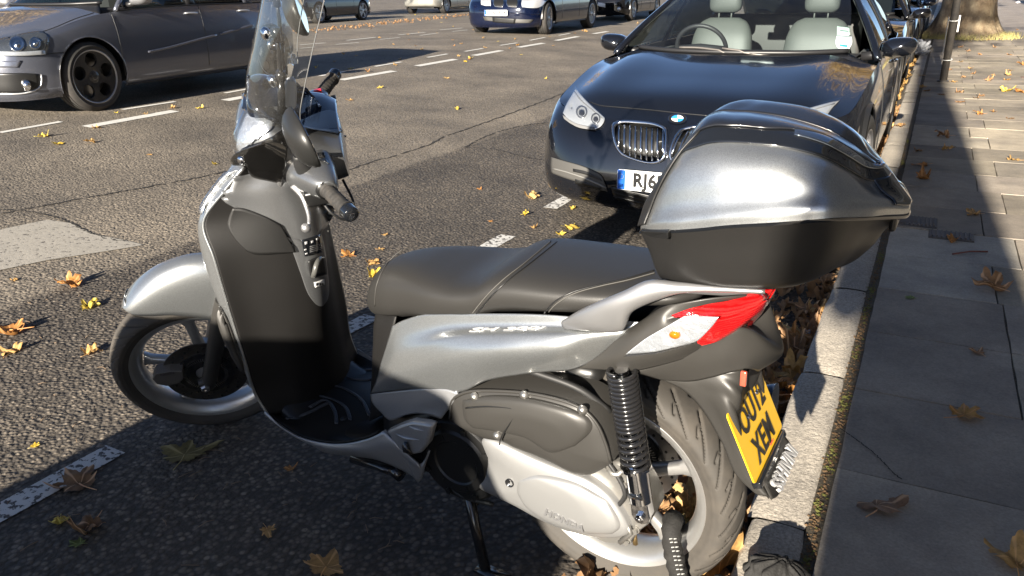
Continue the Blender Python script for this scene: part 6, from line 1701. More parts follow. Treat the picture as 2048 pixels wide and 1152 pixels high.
for a, b, w in (((172, 254), (350, 222), .12), ((450, 201), (520, 188), .12), ((682, 160), (788, 142), .12), ((834, 132), (911, 118.5), .12), ((948, 111), (1003, 101), .12), ((1037, 94.5), (1087, 86), .12), ((1112, 81), (1156, 73), .12), ((1187, 67.5), (1215, 63), .12),
    ((0, 265), (122, 243), .06), ((245, 219), (350, 203), .06), ((450, 186), (495, 178), .06), ((640, 152), (690, 143), .06), ((750, 133), (803, 124), .06), ((855, 115), (895, 108), .06), ((930, 103), (966, 97), .06), ((1000, 91), (1034, 86), .06), ((1060, 81), (1090, 75), .06), ((1118, 71), (1140, 67), .06),
    ((600, 90), (650, 86), .09), ((694, 81), (750, 75), .09), ((797, 70), (850, 65), .09), ((880, 60), (925, 56), .09), ((600, 97), (630, 94), .06), ((671, 89), (718, 85), .06), ((759, 79), (800, 75), .06), ((840, 71), (878, 66), .06), ((905, 63), (935, 60), .06)):
    quad_line(rl, onroad(*a), onroad(*b), w * 1.0, .03)
o = rl.obj('middle_bay_lines', PAINT2, smooth=False); tag(o, kind='structure')
def road_patch(name, pxs, mat, h=.004):
    P = [onroad(*p) for p in pxs]; Q = []
    for i in range(len(P)):
        a, b = P[i], P[(i + 1) % len(P)]; k = max(1, int((b - a).length / .15))
        for j in range(k):
            p = a.lerp(b, j / k); p = p + V((random.uniform(-.008, .008), random.uniform(-.008, .008), 0)); Q.append(V((p.x, p.y, rzs(p.x) + h)))
    c = sum(Q, V()) / len(Q)
    o = mkobj(name, Q + [V((c.x, c.y, rzs(c.x) + h))], [(i, (i + 1) % len(Q), len(Q)) for i in range(len(Q))], mat, smooth=False); return tag(o, kind='structure')
road_patch('concrete_patch', [(-80, 482), (0, 461), (96, 440), (140, 448), (190, 470), (250, 482), (288, 491), (200, 505), (100, 521), (0, 541), (-90, 560)], CONC)
def crack(name, pxs, w):
    rl = MB(); P = crv([onroad(*p) for p in pxs], 90)
    P = [p + V((random.uniform(-.012, .012), random.uniform(-.012, .012), 0)) for p in P]
    for i in range(len(P) - 1):
        if random.random() < .93: quad_line(rl, P[i], P[i + 1], w * random.uniform(.5, 1.3))
    o = rl.obj(name, M('crack_dark', (.022, .020, .019), .95), smooth=False); return tag(o, kind='structure')
crack('road_joint', [(680, 345), (760, 320), (840, 297), (900, 270), (1000, 235), (1080, 205), (1150, 178)], .018)
crack('road_joint', [(0, 428), (180, 395), (400, 355), (480, 335)], .016)
crack('road_crack', [(930, 295), (975, 272), (1020, 258), (1060, 250), (1105, 245)], .014)
crack('road_crack', [(0, 420), (60, 424), (120, 438), (190, 470), (250, 484)], .012)
crack('road_crack', [(930, 295), (990, 300), (1050, 315), (1100, 322)], .008)
# ---- kerb stones
KX0, KX1 = -.252, -.108
kb = MB(); cols = []
ys = [1.776 + .905 * k for k in range(-6, 34)]
for i in range(len(ys) - 1):
    y0, y1 = ys[i] + .005, ys[i + 1] - .005; dx = random.uniform(-.008, .008); dz = random.uniform(-.004, .003)
    t = random.uniform(.85, 1.12); nb = len(kb.f)
    N1 = 14; prof = [(KX0 + dx - .006, -.05), (KX0 + dx, .06), (KX0 + dx + .002, .105), (KX0 + dx + .012, .117 + dz), (KX0 + dx + .028, .120 + dz), (-.19, .1215 + dz), (-.15, .121 + dz), (KX1 - .012, .120 + dz), (KX1, .112 + dz), (KX1, -.02)]
    rings = []
    for j in range(N1 + 1):
        y = y0 + (y1 - y0) * j / N1; e = min(j, N1 - j); s = .006 if e == 0 else 0
        rings.append([V((x + (random.uniform(-.003, .003) if k < 4 else 0) + (s if k < 5 else -s if k > 6 else 0), y, z - s * (1 if 2 < k < 8 else 0) + random.uniform(-.0008, .0008))) for k, (x, z) in enumerate(prof)])
    kb.rings(rings, cap=True, closed=False)
    cols += [(t, t * .99, t * .97)] * (len(kb.f) - nb)
ko = kb.obj('kerb', GRAN, smooth=True, sharp=40); tag(ko, kind='structure'); tint_attr(ko, cols)
# ---- paving
pv = MB(); cols = []
yy = 1.57 + .5185 * -8; row = 0
SPEC = {4: [(0, (1.18, 1.22, 1.24))], 5: [(0, (1.22, 1.27, 1.30))], 11: [(0, (1.35, 1.35, 1.30)), (1, (1.4, 1.38, 1.3))], 12: [(0, (1.3, 1.3, 1.24)), (1, (1.35, 1.33, 1.25))]}
k = -8
while yy < 21.5:
    y0 = yy; y1 = yy + .5185; yy = y1; kk = k; k += 1
    off = .37 if kk % 2 == 0 else .50
    if kk == 3: off = .404
    if kk == 2: off = .404
    if kk in (0, 1): off = .95
    if kk == 4: off = .385
    if kk == 5: off = .507
    joints = [-.075, off]
    x = off
    while x < 5:
        x += random.choice([.62, .75, .88, .95]); joints.append(x)
    for q in range(len(joints) - 1):
        x0, x1 = joints[q] + .0035, joints[q + 1] - .0035; z = .12 + random.uniform(-.0022, .0016)
        tl_a = random.uniform(-.0015, .0015); tl_b = random.uniform(-.0015, .0015)
        t = random.uniform(.74, 1.10); c = (t, t * random.uniform(.98, 1.0), t * random.uniform(.93, .99))
        for s_, cc in SPEC.get(kk, []):
            if s_ == q: c = cc
        nb = len(pv.f); b_ = .0035; nx_, ny_ = 6, 5
        base = len(pv.v); W_ = []
        for j in range(ny_ + 1):
            for i in range(nx_ + 1):
                X = x0 + (x1 - x0) * i / nx_; Y = y0 + .0035 + (y1 - y0 - .007) * j / ny_
                zz = z + tl_a * (i / nx_ - .5) + tl_b * (j / ny_ - .5)
                if i in (0, nx_): X += random.uniform(-.002, .002)
                if j in (0, ny_): Y += random.uniform(-.002, .002)
                pv.v.append(V((X, Y, zz)))
        for j in range(ny_):
            for i in range(nx_): a = base + j * (nx_ + 1) + i; pv.f.append((a, a + 1, a + nx_ + 2, a + nx_ + 1)); pv.mi.append(0)
        # skirts
        ring = [base + i for i in range(nx_ + 1)] + [base + j * (nx_ + 1) + nx_ for j in range(1, ny_ + 1)] + [base + ny_ * (nx_ + 1) + i for i in range(nx_ - 1, -1, -1)] + [base + j * (nx_ + 1) for j in range(ny_ - 1, 0, -1)]
        b2 = len(pv.v)
        for r in ring: p = pv.v[r]; pv.v.append(V((p.x, p.y, p.z - .03)))
        for i in range(len(ring)): i2 = (i + 1) % len(ring); pv.f.append((ring[i], b2 + i, b2 + i2, ring[i2])); pv.mi.append(0)
        cols += [c] * (len(pv.f) - nb)
po = pv.obj('pavement', SLAB, smooth=False); tag(po, kind='structure'); tint_attr(po, cols)
jb = MB(); jb.box((2.6, 9, .056), (5.42, 40, .114)); jo = jb.obj('pavement_bedding', JOINT, smooth=False); tag(jo, kind='structure'); tint_attr(jo, [(1, 1, 1)] * 6)
tb = MB(); tb.box((2.5, 60, .06), (5.3, 77, .122)); to = tb.obj('footpath', stone('footway_tarmac', (.30, .262, .225), .3, 60), smooth=False); tag(to, kind='structure'); tint_attr(to, [(1, 1, 1)] * 6)
kb = MB(); kb.box((-.18, 60, .05), (.14, 66, .14)); o = kb.obj('kerb_far', GRAN, smooth=False); tag(o, kind='structure'); tint_attr(o, [(1, 1, 1)] * 6); o.name = 'kerb'
# moss and crumbs in the joint behind the kerb
def crumbs(name, n, fx, fy, mat, size, z0):
    mb = MB()
    for _ in range(n):
        x, y = fx(), fy(); s = random.uniform(*size); a = random.uniform(0, 6.3)
        z = z0(x, y) if callable(z0) else z0
        q = [V((x + s * math.cos(a + t) * random.uniform(.5, 1.2), y + s * math.sin(a + t) * random.uniform(.5, 1.2), z + random.uniform(0, s * .8))) for t in (0, 1.6, 3.1, 4.7)]
        mb.add(q + [V((x, y, z + s * .9))], [(0, 1, 4), (1, 2, 4), (2, 3, 4), (3, 0, 4)])
    o = mb.obj(name, mat, smooth=False); return tag(o, kind='stuff')
random.seed(11)
def clus(): 
    c = random.choice([1.55, 1.62, 1.9, 2.15, 2.5, 2.9, 3.35, 3.6, 4.1, 4.9, 5.6, 6.5, 7.4]); return c + random.gauss(0, .05)
o = crumbs('moss', 420, lambda: -.092 + random.gauss(0, .007), clus, M('moss_green', (.12, .12, .03), .9), (.003, .008), .112); o['label'] = 'green moss growing in the joint behind the kerb'; o['category'] = 'moss'
o = crumbs('joint_debris', 1500, lambda: -.092 + random.gauss(0, .010), lambda: 1.2 + abs(random.gauss(0, 2.6)), M('leaf_crumbs', (.13, .08, .04), .9), (.002, .007), .112); o['label'] = 'brown leaf crumbs lying in the joint behind the kerb'; o['category'] = 'debris'
# cracked slab
ck = MB(); P = crv([onz(*p, .122) for p in ((1680, 858), (1712, 880), (1745, 905), (1765, 925), (1790, 950), (1804, 960))], 40)
for i in range(39): 
    a = P[i] + V((random.uniform(-.002, .002),) * 2 + (0,)); quad = P[i + 1] - P[i]; s = V((-quad.y, quad.x, 0)).normalized() * .0016 * random.uniform(.6, 1.4)
    ck.add([a - s, a + s, P[i + 1] + s, P[i + 1] - s], [(0, 1, 2, 3)])
ck.v = [V((v.x, v.y, .1245)) for v in ck.v]
o = ck.obj('paving_crack', M('crack_dark', (.022, .020, .019), .95), smooth=False); tag(o, kind='structure')
# stopcock covers in the pavement
def cover(px, py, w, d, lab):
    p = onz(px, py, .122); mb = MB(); mb.box((p.x, p.y, .122), (w, d, .012))
    c = mb.obj('drain_cover', M('cast_iron', (.07, .065, .062), .55, .4, dirt=.5, dscale=20), bevel=.004, smooth=False); tag(c, lab, 'cover')
    mb = MB()
    for k in range(9): mb.box((p.x - w * .42 + w * .84 * k / 8, p.y, .131), (.007, d * .86, .007), Matrix.Rotation(.5, 3, 'Z') if False else None)
    mb.obj('cover_ribs', M('cast_iron', (.07, .065, .062)), c, smooth=False)
cover(1836, 444, .19, .20, 'wider ribbed iron cover in the pavement just behind the kerb')
cover(1902, 472, .21, .14, 'narrow ribbed iron cover in the pavement beside the wider one')
for y, w, x in ((12.9, .95, 1.55), (11.0, .7, 1.6)):
    mb = MB(); mb.box((x, y, .1205), (w, .16, .008)); o = mb.obj('inset_strip', M('inset_red', (.16, .10, .08), .8), smooth=False); tag(o, kind='structure')
# ------------------------------------------------------------------ the other cars
def place(P, key_local, px, py, heading_deg, scale=1.0):
    """front-bumper position so that the given local ground point lands at the picture point on the road"""
    w = onroad(px, py); h = R_(heading_deg); kx, ky = key_local[0] * scale, key_local[1] * scale
    return V((w.x - (kx * math.cos(h) - ky * math.sin(h)), w.y - (kx * math.sin(h) + ky * math.cos(h)), w.z))
PH = [(0, 0), (.02, .36), (.07, .62), (.20, .82), (.42, .93), (.70, .975), (1.35, 1.0), (2.5, 1.0), (3.75, .995), (4.35, .96), (4.72, .88), (4.90, .72), (4.97, .42), (5.0, 0)]
GREY = paintM('grey_hatch_paint', (.14, .15, .185), .6, .24, flake=.25)
PG = dict(L=4.22, W=1.77, plan=PH, paint=GREY, axle_f=.86, axle_r=3.44, wr=.325, rim=.248, spokes='hole5', rimmat=wheelblack, tw=.225, lip=.008, emblem=1,
          rows=[(.17, .20, .30, .06, .06), (.24, .27, .36, .01, .015), (.36, .40, .5, 0, 0), (.50, .56, .62, .0, 0), (.60, .70, .74, .03, .006), (.67, .82, .84, .09, .025), (.71, .93, .96, .20, .055)],
          hood=[(-.20, .71), (-.42, .80), (-.66, .87), (-.90, .935), (-1.08, .965)], hood_bow=.07, hood_bulge=.006,
          cabin=dict(wb=(-1.08, .98, .66), wt=(-1.80, 1.42, .54), roof=[(-2.3, 1.475, .58), (-3.2, 1.45, .57), (-3.62, 1.40, .55)], rg=(-4.0, 1.02, .60)),
          mirror=(-1.42, .98, 1.02), handles=(-2.22, -3.05), handle_z=.86, gaps=(-1.20, -2.36), pillars=(.40, .74), mirror_paint=silver2, handle_mat=lampsilver)
loc = place(PG, (-.86, .885), 207, 222, -86.7)
g1, gb_, gh_, gw_, gG, gE = car('parked_car', loc, R_(-86.7), PG, 'grey metallic hatchback with dark round-holed alloy wheels parked in the middle bays')
bpy.context.view_layer.update()
gs = Surf([gb_, gh_], g1.matrix_world.inverted())
h = gs.patch('headlight', [[(-60, 85), (-20, 84), (20, 74), (60, 66), (88, 65), (97, 76)], [(-60, 98), (0, 97), (40, 92), (75, 88), (97, 88)], [(-60, 112), (0, 112), (45, 112), (75, 110), (91, 108)]], M('lamp_dark_inside', (.18, .19, .2), .15, .8, bump=.6, bscale=20, bdist=.01), g1, nu=22, nv=14, off=.006, thick=.004)
for cx, cy, r in ((35, 90, 15), (70, 88, 12)):
    ring = [(cx + r * math.cos(a), cy + r * .95 * math.sin(a)) for a in [2 * math.pi * k / 20 for k in range(20)]]
    mb = MB(); mb.rings([[gs.at(cx + (x - cx) * f, cy + (y - cy) * f, o) for x, y in ring] for f, o in ((1, .008), (.95, .022), (.75, .014), (.4, .010), (.3, .022), (.02, .024))]); mb.obj('lamp_bowl', chrome, h)
gs.patch('indicator_strip', [[(-60, 104), (0, 104), (45, 104), (88, 101)], [(-60, 112), (0, 112), (45, 112), (90, 109)]], lampsilver, h, nu=16, nv=5, off=.016, thick=.004)
gs.patch('clear_cover', [[(-60, 84), (-20, 83), (20, 73), (60, 65), (88, 64), (98, 76)], [(-60, 98), (0, 97), (40, 92), (75, 88), (98, 88)], [(-60, 113), (0, 113), (45, 113), (75, 111), (92, 109)]], lampglass, h, nu=22, nv=14, off=.030, thick=0)
mirror_tree(h, g1)
fg = gs.patch('lower_intake', [[(-60, 145), (0, 146), (50, 146), (78, 148)], [(-60, 165), (0, 165), (50, 165), (80, 165)], [(-60, 184), (0, 186), (45, 184), (72, 176)]], pblack, g1, nu=16, nv=10, off=.004, thick=.004)
gs.line('intake_trim', [(-60, 188), (0, 188), (48, 186), (76, 177), (83, 164), (82, 149)], lampsilver, fg, r=.007, off=.006)
mb = MB(); mb.lathe([(0, .05), (.02, .045), (.03, .0)], gs.at(52, 170, .01), (1, .2, 0), 20); mb.obj('fog_lamp', chrome, fg)
mirror_tree(fg, g1)
gs.patch('washer_cap', [[(-10, 122), (18, 122), (43, 121)], [(-10, 135), (18, 135), (36, 135)]], GREY, g1, nu=10, nv=5, off=.006, thick=.003)
gs.line('bonnet_gap', [(84, 64), (110, 55), (150, 38), (190, 25), (216, 14)], pblack, gh_, r=.004, off=.001)
gs.line('bumper_gap', [(92, 108), (120, 105), (158, 103)], pblack, gb_, r=.003, off=.001)
gs.line('rubbing_strip', [(295, 104), (340, 94), (400, 78), (432, 70)], GREY, gb_, r=.014, off=.004)
gs.line('rubbing_strip', [(440, 68), (470, 60), (505, 50)], GREY, gb_, r=.014, off=.004)
plate_front(g1, (.03, 0, .42), 0, 'YC56 KVO')
# VW-style wheel badge is only a ring at this size
NAVY = paintM('navy_hatch_paint', (.003, .006, .022), .2, .14, flake=.3)
PB = dict(PG); PB.update(L=4.24, W=1.75, paint=NAVY, axle_f=.76, axle_r=3.42, rim=.215, spokes='multi', rimmat=alloy, emblem=None, mirror_paint=NAVY, handle_mat=NAVY, lip=.008,
          hood=[(-.20, .72), (-.5, .82), (-.85, .89), (-1.15, .94), (-1.38, .965)], cabin=dict(wb=(-1.38, .975, .66), wt=(-2.05, 1.37, .54), roof=[(-2.5, 1.42, .57), (-3.3, 1.40, .56), (-3.7, 1.35, .54)], rg=(-4.05, 1.0, .58)), mirror=(-1.72, .96, .98), handles=(-2.4, -3.1), gaps=(-1.45, -2.5), steer=R_(8))
loc = place(PB, (-.76, .87), 1100, 69, -88.0, 1.07)
b1, bb_, bh_, bw_, bG, bE = car('parked_car', loc, R_(-88.0), PB, 'navy blue hatchback with clear headlights parked behind the grey one in the middle bays')
b1.scale = (1.07,) * 3
bpy.context.view_layer.update()
s1 = Surf([bb_, bh_], b1.matrix_world.inverted())
for rr_ in ([[(962, -8), (972, -6), (982, -4)], [(962, 4), (972, 6), (982, 7)], [(963, 10), (972, 12), (982, 12)]], [[(1044, 0), (1060, 0), (1080, -2), (1091, 3)], [(1043, 8), (1060, 9), (1078, 9), (1090, 6)], [(1044, 14), (1058, 16), (1074, 16), (1084, 12)]]):
    h = s1.patch('headlight', rr_, lampsilver, b1, nu=14, nv=10, off=.008, thick=.004)
for x0, x1 in ((986, 1008), (1012, 1036)):
    g = s1.patch('grille', [[(x0, -6), (x1, -6)], [(x0, 6), (x1 + 1, 8)], [(x0 + 4, 14), (x1 - 3, 15.5)]], chrome, b1, nu=10, nv=8, off=.006, thick=.004)
    s1.patch('grille_slats', [[(x0 + 1.5, -5), (x1 - 1.5, -5)], [(x0 + 1.5, 6), (x1 - .5, 7.5)], [(x0 + 4.5, 12.8), (x1 - 4, 14.2)]], pblack, g, nu=10, nv=8, off=.012, thick=.002)
s1.patch('lower_intake', [[(966, 33), (990, 35), (1030, 38), (1068, 39)], [(970, 41), (990, 43), (1030, 46), (1060, 46)]], M('bumper_grey', (.16, .155, .145), .5), b1, nu=14, nv=6, off=.006, thick=.003)
s1.patch('centre_intake', [[(985, 34), (1010, 36), (1032, 37.5)], [(986, 44), (1010, 46), (1030, 47)]], pblack, b1, nu=10, nv=6, off=.010, thick=.003)
s1.line('bumper_crease', [(958, 20), (985, 22), (1030, 26), (1075, 28), (1090, 27)], NAVY, bb_, r=.012, off=.004)
plate_front(b1, (.045, 0, .46), 0, 'LG60 RYK')
BLK = paintM('black_paint_plain', (.006, .006, .007), .2, .12)
PK = dict(PB); PK.update(paint=BLK, mirror_paint=BLK, handle_mat=BLK, steer=0)
loc = place(PK, (-.76, .87), 1268, 41, -87.5, 1.0)
k1, kb_, kh_, kw_, kG, kE = car('parked_car', loc, R_(-87.5), PK, 'black car half hidden behind the navy hatchback in the middle bays')
bpy.context.view_layer.update(); s2 = Surf([kb_, kh_], k1.matrix_world.inverted())
s2.patch('number_plate', [[(1197, 5), (1211, 7)], [(1197, 12), (1211, 15)]], white, k1, nu=5, nv=4, off=.02, thick=.003)
mb = MB(); mb.lathe([(0, .06), (.03, .05), (.03, 0)], s2.at(1238, 18, .0), (1, 0, 0), 16); mb.obj('fog_lamp', lampsilver, k1)
# far kerb: dark car and silver car
DK = paintM('dark_blue_estate_paint', (.006, .009, .020), .3, .14)
PA = dict(PB); PA.update(L=4.4, paint=DK, mirror_paint=DK, handle_mat=DK, axle_f=.85, axle_r=3.45, rim=.235, wr=.325, spokes='y5', steer=0)
loc = place(PA, (-3.45, .87), 729, 40, -84.5 + 180, 1.0) if False else place(PA, (-.85, -.87), 729, 40, 94.0, 1.0)
a1 = car('parked_car', loc, R_(94.0), PA, 'dark blue car with silver twin-spoke wheels parked at the far kerb')[0]
SV_ = paintM('silver_saloon_paint', (.42, .41, .37), .6, .22)
PS = dict(PB); PS.update(paint=SV_, mirror_paint=SV_, handle_mat=SV_, steer=0, spokes='multi')
loc = place(PS, (-3.42, -.87), 895, 27, 94.0, 1.05)
s_ = car('parked_car', loc, R_(94.0), PS, 'pale silver car parked at the far kerb ahead of the dark blue one')[0]; s_.scale = (1.05,) * 3
# queue behind the large black car along our kerb
WHT = None
for i, (dy, lab, pt) in enumerate(((5.75, 'black car parked directly behind the large black car with a permit in its windscreen', BLK), (11.0, 'second dark car in the row behind the large black one', DK), (16.0, 'third car in the row behind the large black one, mostly hidden', BLK), (21.2, 'farthest car in the row behind the large black one', DK))):
    PQ = dict(PB); PQ.update(paint=pt, mirror_paint=pt, handle_mat=pt, steer=0)
    q = car('parked_car', V((-1.18, 4.15 + dy, -.005)), R_(-90.0), PQ, lab)
    q[0]['group'] = 'cars parked along our kerb'
    if i == 0:
        bpy.context.view_layer.update(); s3 = Surf([q[3]], q[0].matrix_world.inverted())
        s3.patch('permit_holder', [[(1763, 36), (1780, 37)], [(1763, 46), (1780, 47)], [(1767, 53), (1776, 53)]], M('permit_white', (.75, .78, .80), .5), q[0], nu=6, nv=6, off=.004, thick=.001)
        s3.patch('parking_permit', [[(1768, 26), (1778, 27)], [(1764, 35), (1779, 36)]], M('permit_green', (.55, .68, .60), .5), q[0], nu=6, nv=6, off=.004, thick=.001)
b5['group'] = 'cars parked along our kerb'
# the car parked behind the photographer that throws the shade over the near bay
PN = dict(PG); PN.update(paint=paintM('dark_red_paint', (.10, .012, .012), .2, .2), mirror_paint=trimblack, handle_mat=trimblack, spokes='multi', rimmat=alloy, emblem=None)
nb = car('parked_car', V((-1.38, -5.15, 0)), R_(-90.0), PN, 'dark red hatchback parked in the near bay behind the viewpoint')[0]

# ------------------------------------------------------------------ trees
def bark():
    mt = bpy.data.materials.new('plane_bark'); nt, b = nodes_of(mt); L = nt.links; N = nt.nodes.new
    tc = N('ShaderNodeTexCoord'); P = tc.outputs['Object']
    mp = N('ShaderNodeMapping'); mp.inputs['Scale'].default_value = (1, 1, .6); L.new(P, mp.inputs[0])
    v = N('ShaderNodeTexNoise'); v.inputs['Scale'].default_value = 3.2; v.inputs['Detail'].default_value = 9; v.inputs['Roughness'].default_value = .62; L.new(mp.outputs[0], v.inputs['Vector'])
    r = N('ShaderNodeValToRGB'); e = r.color_ramp.elements; e[0].position = .36; e[0].color = (.10, .075, .05, 1); e[1].position = .66; e[1].color = (.42, .34, .22, 1); a = e.new(.50); a.color = (.26, .19, .115, 1); L.new(v.outputs[0], r.inputs[0])
    L.new(r.outputs[0], b.inputs['Base Color']); b.inputs['Roughness'].default_value = .85
    n = N('ShaderNodeTexNoise'); n.inputs['Scale'].default_value = 22; n.inputs['Detail'].default_value = 8; L.new(P, n.inputs['Vector'])
    bp = N('ShaderNodeBump'); bp.inputs['Strength'].default_value = .9; bp.inputs['Distance'].default_value = .02; L.new(n.outputs[0], bp.inputs['Height']); L.new(bp.outputs[0], b.inputs['Normal'])
    return mt
BARK = bark()
LEAFA = M('autumn_crown_leaf', (.30, .19, .05), .7)
def tree(x, y, z, prof, label, group, seed=1, H=9, crown=True, roots=0.0, branch=()):
    rnd = random.Random(seed); root = empty('street_tree', (x, y, z)); tag(root, label, 'tree', group)
    mb = MB(); rings = []
    for zz, r in prof:
        ring = []
        for k in range(40):
            a = 2 * math.pi * k / 40
            f = 1 + .06 * math.sin(3 * a + seed) + .04 * math.sin(7 * a + zz * 2) + roots * max(0, 1 - zz / .9) * (.22 * max(0, math.sin(2.5 * a + 1)) + .10 * math.sin(9 * a))
            ring.append(V((r * f * math.cos(a), r * f * math.sin(a), zz)))
        rings.append(ring)
    mb.rings(lerp_rings(rings, 5), cap=True)
    for q in branch: mb.tube([V(p) for p in q], [.22, .22, .21, .15, .06], 16, smooth=20)
    mb.obj('trunk', BARK, root)
    mb = MB(); tips = []
    top = prof[-1][0]
    def limb(p, d, r, n, lev):
        pts = [p]; 
        for i in range(n):
            d = (d + V((rnd.uniform(-.25, .25), rnd.uniform(-.25, .25), rnd.uniform(-.02, .22)))).normalized(); pts.append(pts[-1] + d * (.9 if lev == 0 else .6))
        mb.tube(pts, [r * (1 - .75 * i / n) for i in range(n + 1)], 8)
        tips.extend(pts[2:])
        if lev < 3:
            for q in pts[1:]:
                for _ in range(2): limb(q, (d + V((rnd.uniform(-1, 1), rnd.uniform(-1, 1), rnd.uniform(-.2, .6)))).normalized(), r * .42, max(2, n - 1), lev + 1)
    if crown:
        for k in range(5):
            a = 2 * math.pi * k / 5 + seed; limb(V((0, 0, top - .15)), V((math.cos(a) * .7, math.sin(a) * .7, .8)), prof[-1][1] * .55, 4, 1)
        mb.obj('limbs', BARK, root)
        mc = MB()
        for _ in range(2600):
            p = rnd.choice(tips) + V((rnd.gauss(0, .35), rnd.gauss(0, .35), rnd.gauss(0, .35))); s = rnd.uniform(.06, .13)
            a = V((rnd.uniform(-1, 1), rnd.uniform(-1, 1), rnd.uniform(-1, 1))).normalized(); b = a.orthogonal().normalized()
            mc.add([p - a * s, p + b * s * .8, p + a * s, p - b * s * .8], [(0, 1, 2, 3)])
        mc.obj('crown', LEAFA, root, smooth=False)
    return root
tree(.50, 21.4, .10, [(0, .80), (.12, .66), (.35, .57), (.8, .52), (1.6, .50), (3.2, .46), (5, .40)], 'broad pale-barked plane tree at the kerb beyond the thin metal pole', 'plane trees along the kerb', 3, roots=1)
tree(.47, -6.0, .10, [(0, .42), (.2, .36), (.5, .34), (2.4, .325), (3.1, .30), (4.2, .245), (5.7, .18), (6.8, .16)], 'slimmer plane tree behind the viewpoint whose trunk shades the pavement', 'plane trees along the kerb', 5, roots=.3, branch=(((-.08, 0, 3.75), (-.17, 0, 3.45), (-.26, 0, 3.2), (-.36, 0, 3.0), (-.42, 0, 2.84)),))
for i, (x, y) in enumerate(((-21.5, 12), (-22.5, 38))):
    tree(x, y, .3, [(0, .5), (.3, .4), (2, .36), (4.5, .3)], ('plane tree on the far pavement opposite the viewpoint', 'plane tree on the far pavement farther up the street')[i], 'plane trees on the far pavement', 7 + i)
# grass tuft and moss at the foot of the near tree
mb = MB(); rnd = random.Random(4)
for _ in range(1500):
    a = rnd.uniform(math.pi * .9, math.pi * 2.15); r = rnd.uniform(.66, .95) if rnd.random() < .6 else rnd.gauss(.98, .12)
    p = V((.50 + r * math.cos(a), 21.4 + r * math.sin(a) * .9, .12)); h_ = rnd.uniform(.04, .16); d = V((rnd.uniform(-.06, .06), rnd.uniform(-.06, .06), h_)); s = V((.006, 0, 0))
    mb.add([p - s, p + s, p + d], [(0, 1, 2)])
o = mb.obj('dry_grass', M('dry_grass_blades', (.34, .30, .12), .9), smooth=False); tag(o, 'dry yellow-green grass round the foot of the plane tree', 'grass', kind='stuff')

# ------------------------------------------------------------------ pole on the pavement
p0 = onz(1886, 163, .12); pr = empty('metal_pole', (p0.x, p0.y, .12)); tag(pr, 'thin dark metal pole with white card tied to its foot on the pavement', 'pole')
mb = MB(); mb.tube([V((0, 0, 0)), V((.01, .02, 3.6))], .046, 20); mb.lathe([(0, .075), (.012, .07), (.02, .047)], (0, 0, 0), (0, 0, 1), 20); mb.obj('post', M('pole_paint', (.055, .052, .050), .45, .2, coat=.3, dirt=.4, dscale=8), pr)
mb = MB(); mb.rings([[V((-.058 + x, -.02 + y, z)) for x, y in ((-.006, -.02), (.002, -.05), (.006, -.048), (-.002, -.016))] for z in (.22, .80)]); mb.obj('white_card', M('card_white', (.62, .61, .58), .6), pr, smooth=False)
mb = MB(); mb.rings([[V((.062 + x, -.01 + y, z)) for x, y in ((-.006, -.04), (.012, -.04), (.012, -.036), (-.006, -.036))] for z in (.62, .82)]); mb.obj('white_card', M('card_white', (.7, .69, .66), .6), pr, smooth=False)
for z in (.28, .76):
    mb = MB(); ring = [V((.062 * math.cos(a), .06 * math.sin(a) - .008, z + .01 * math.sin(a))) for a in [2 * math.pi * k / 24 for k in range(25)]]; mb.tube(ring, .006, 6); mb.obj('cable_tie', M('tie_white', (.6, .6, .58), .5), pr)

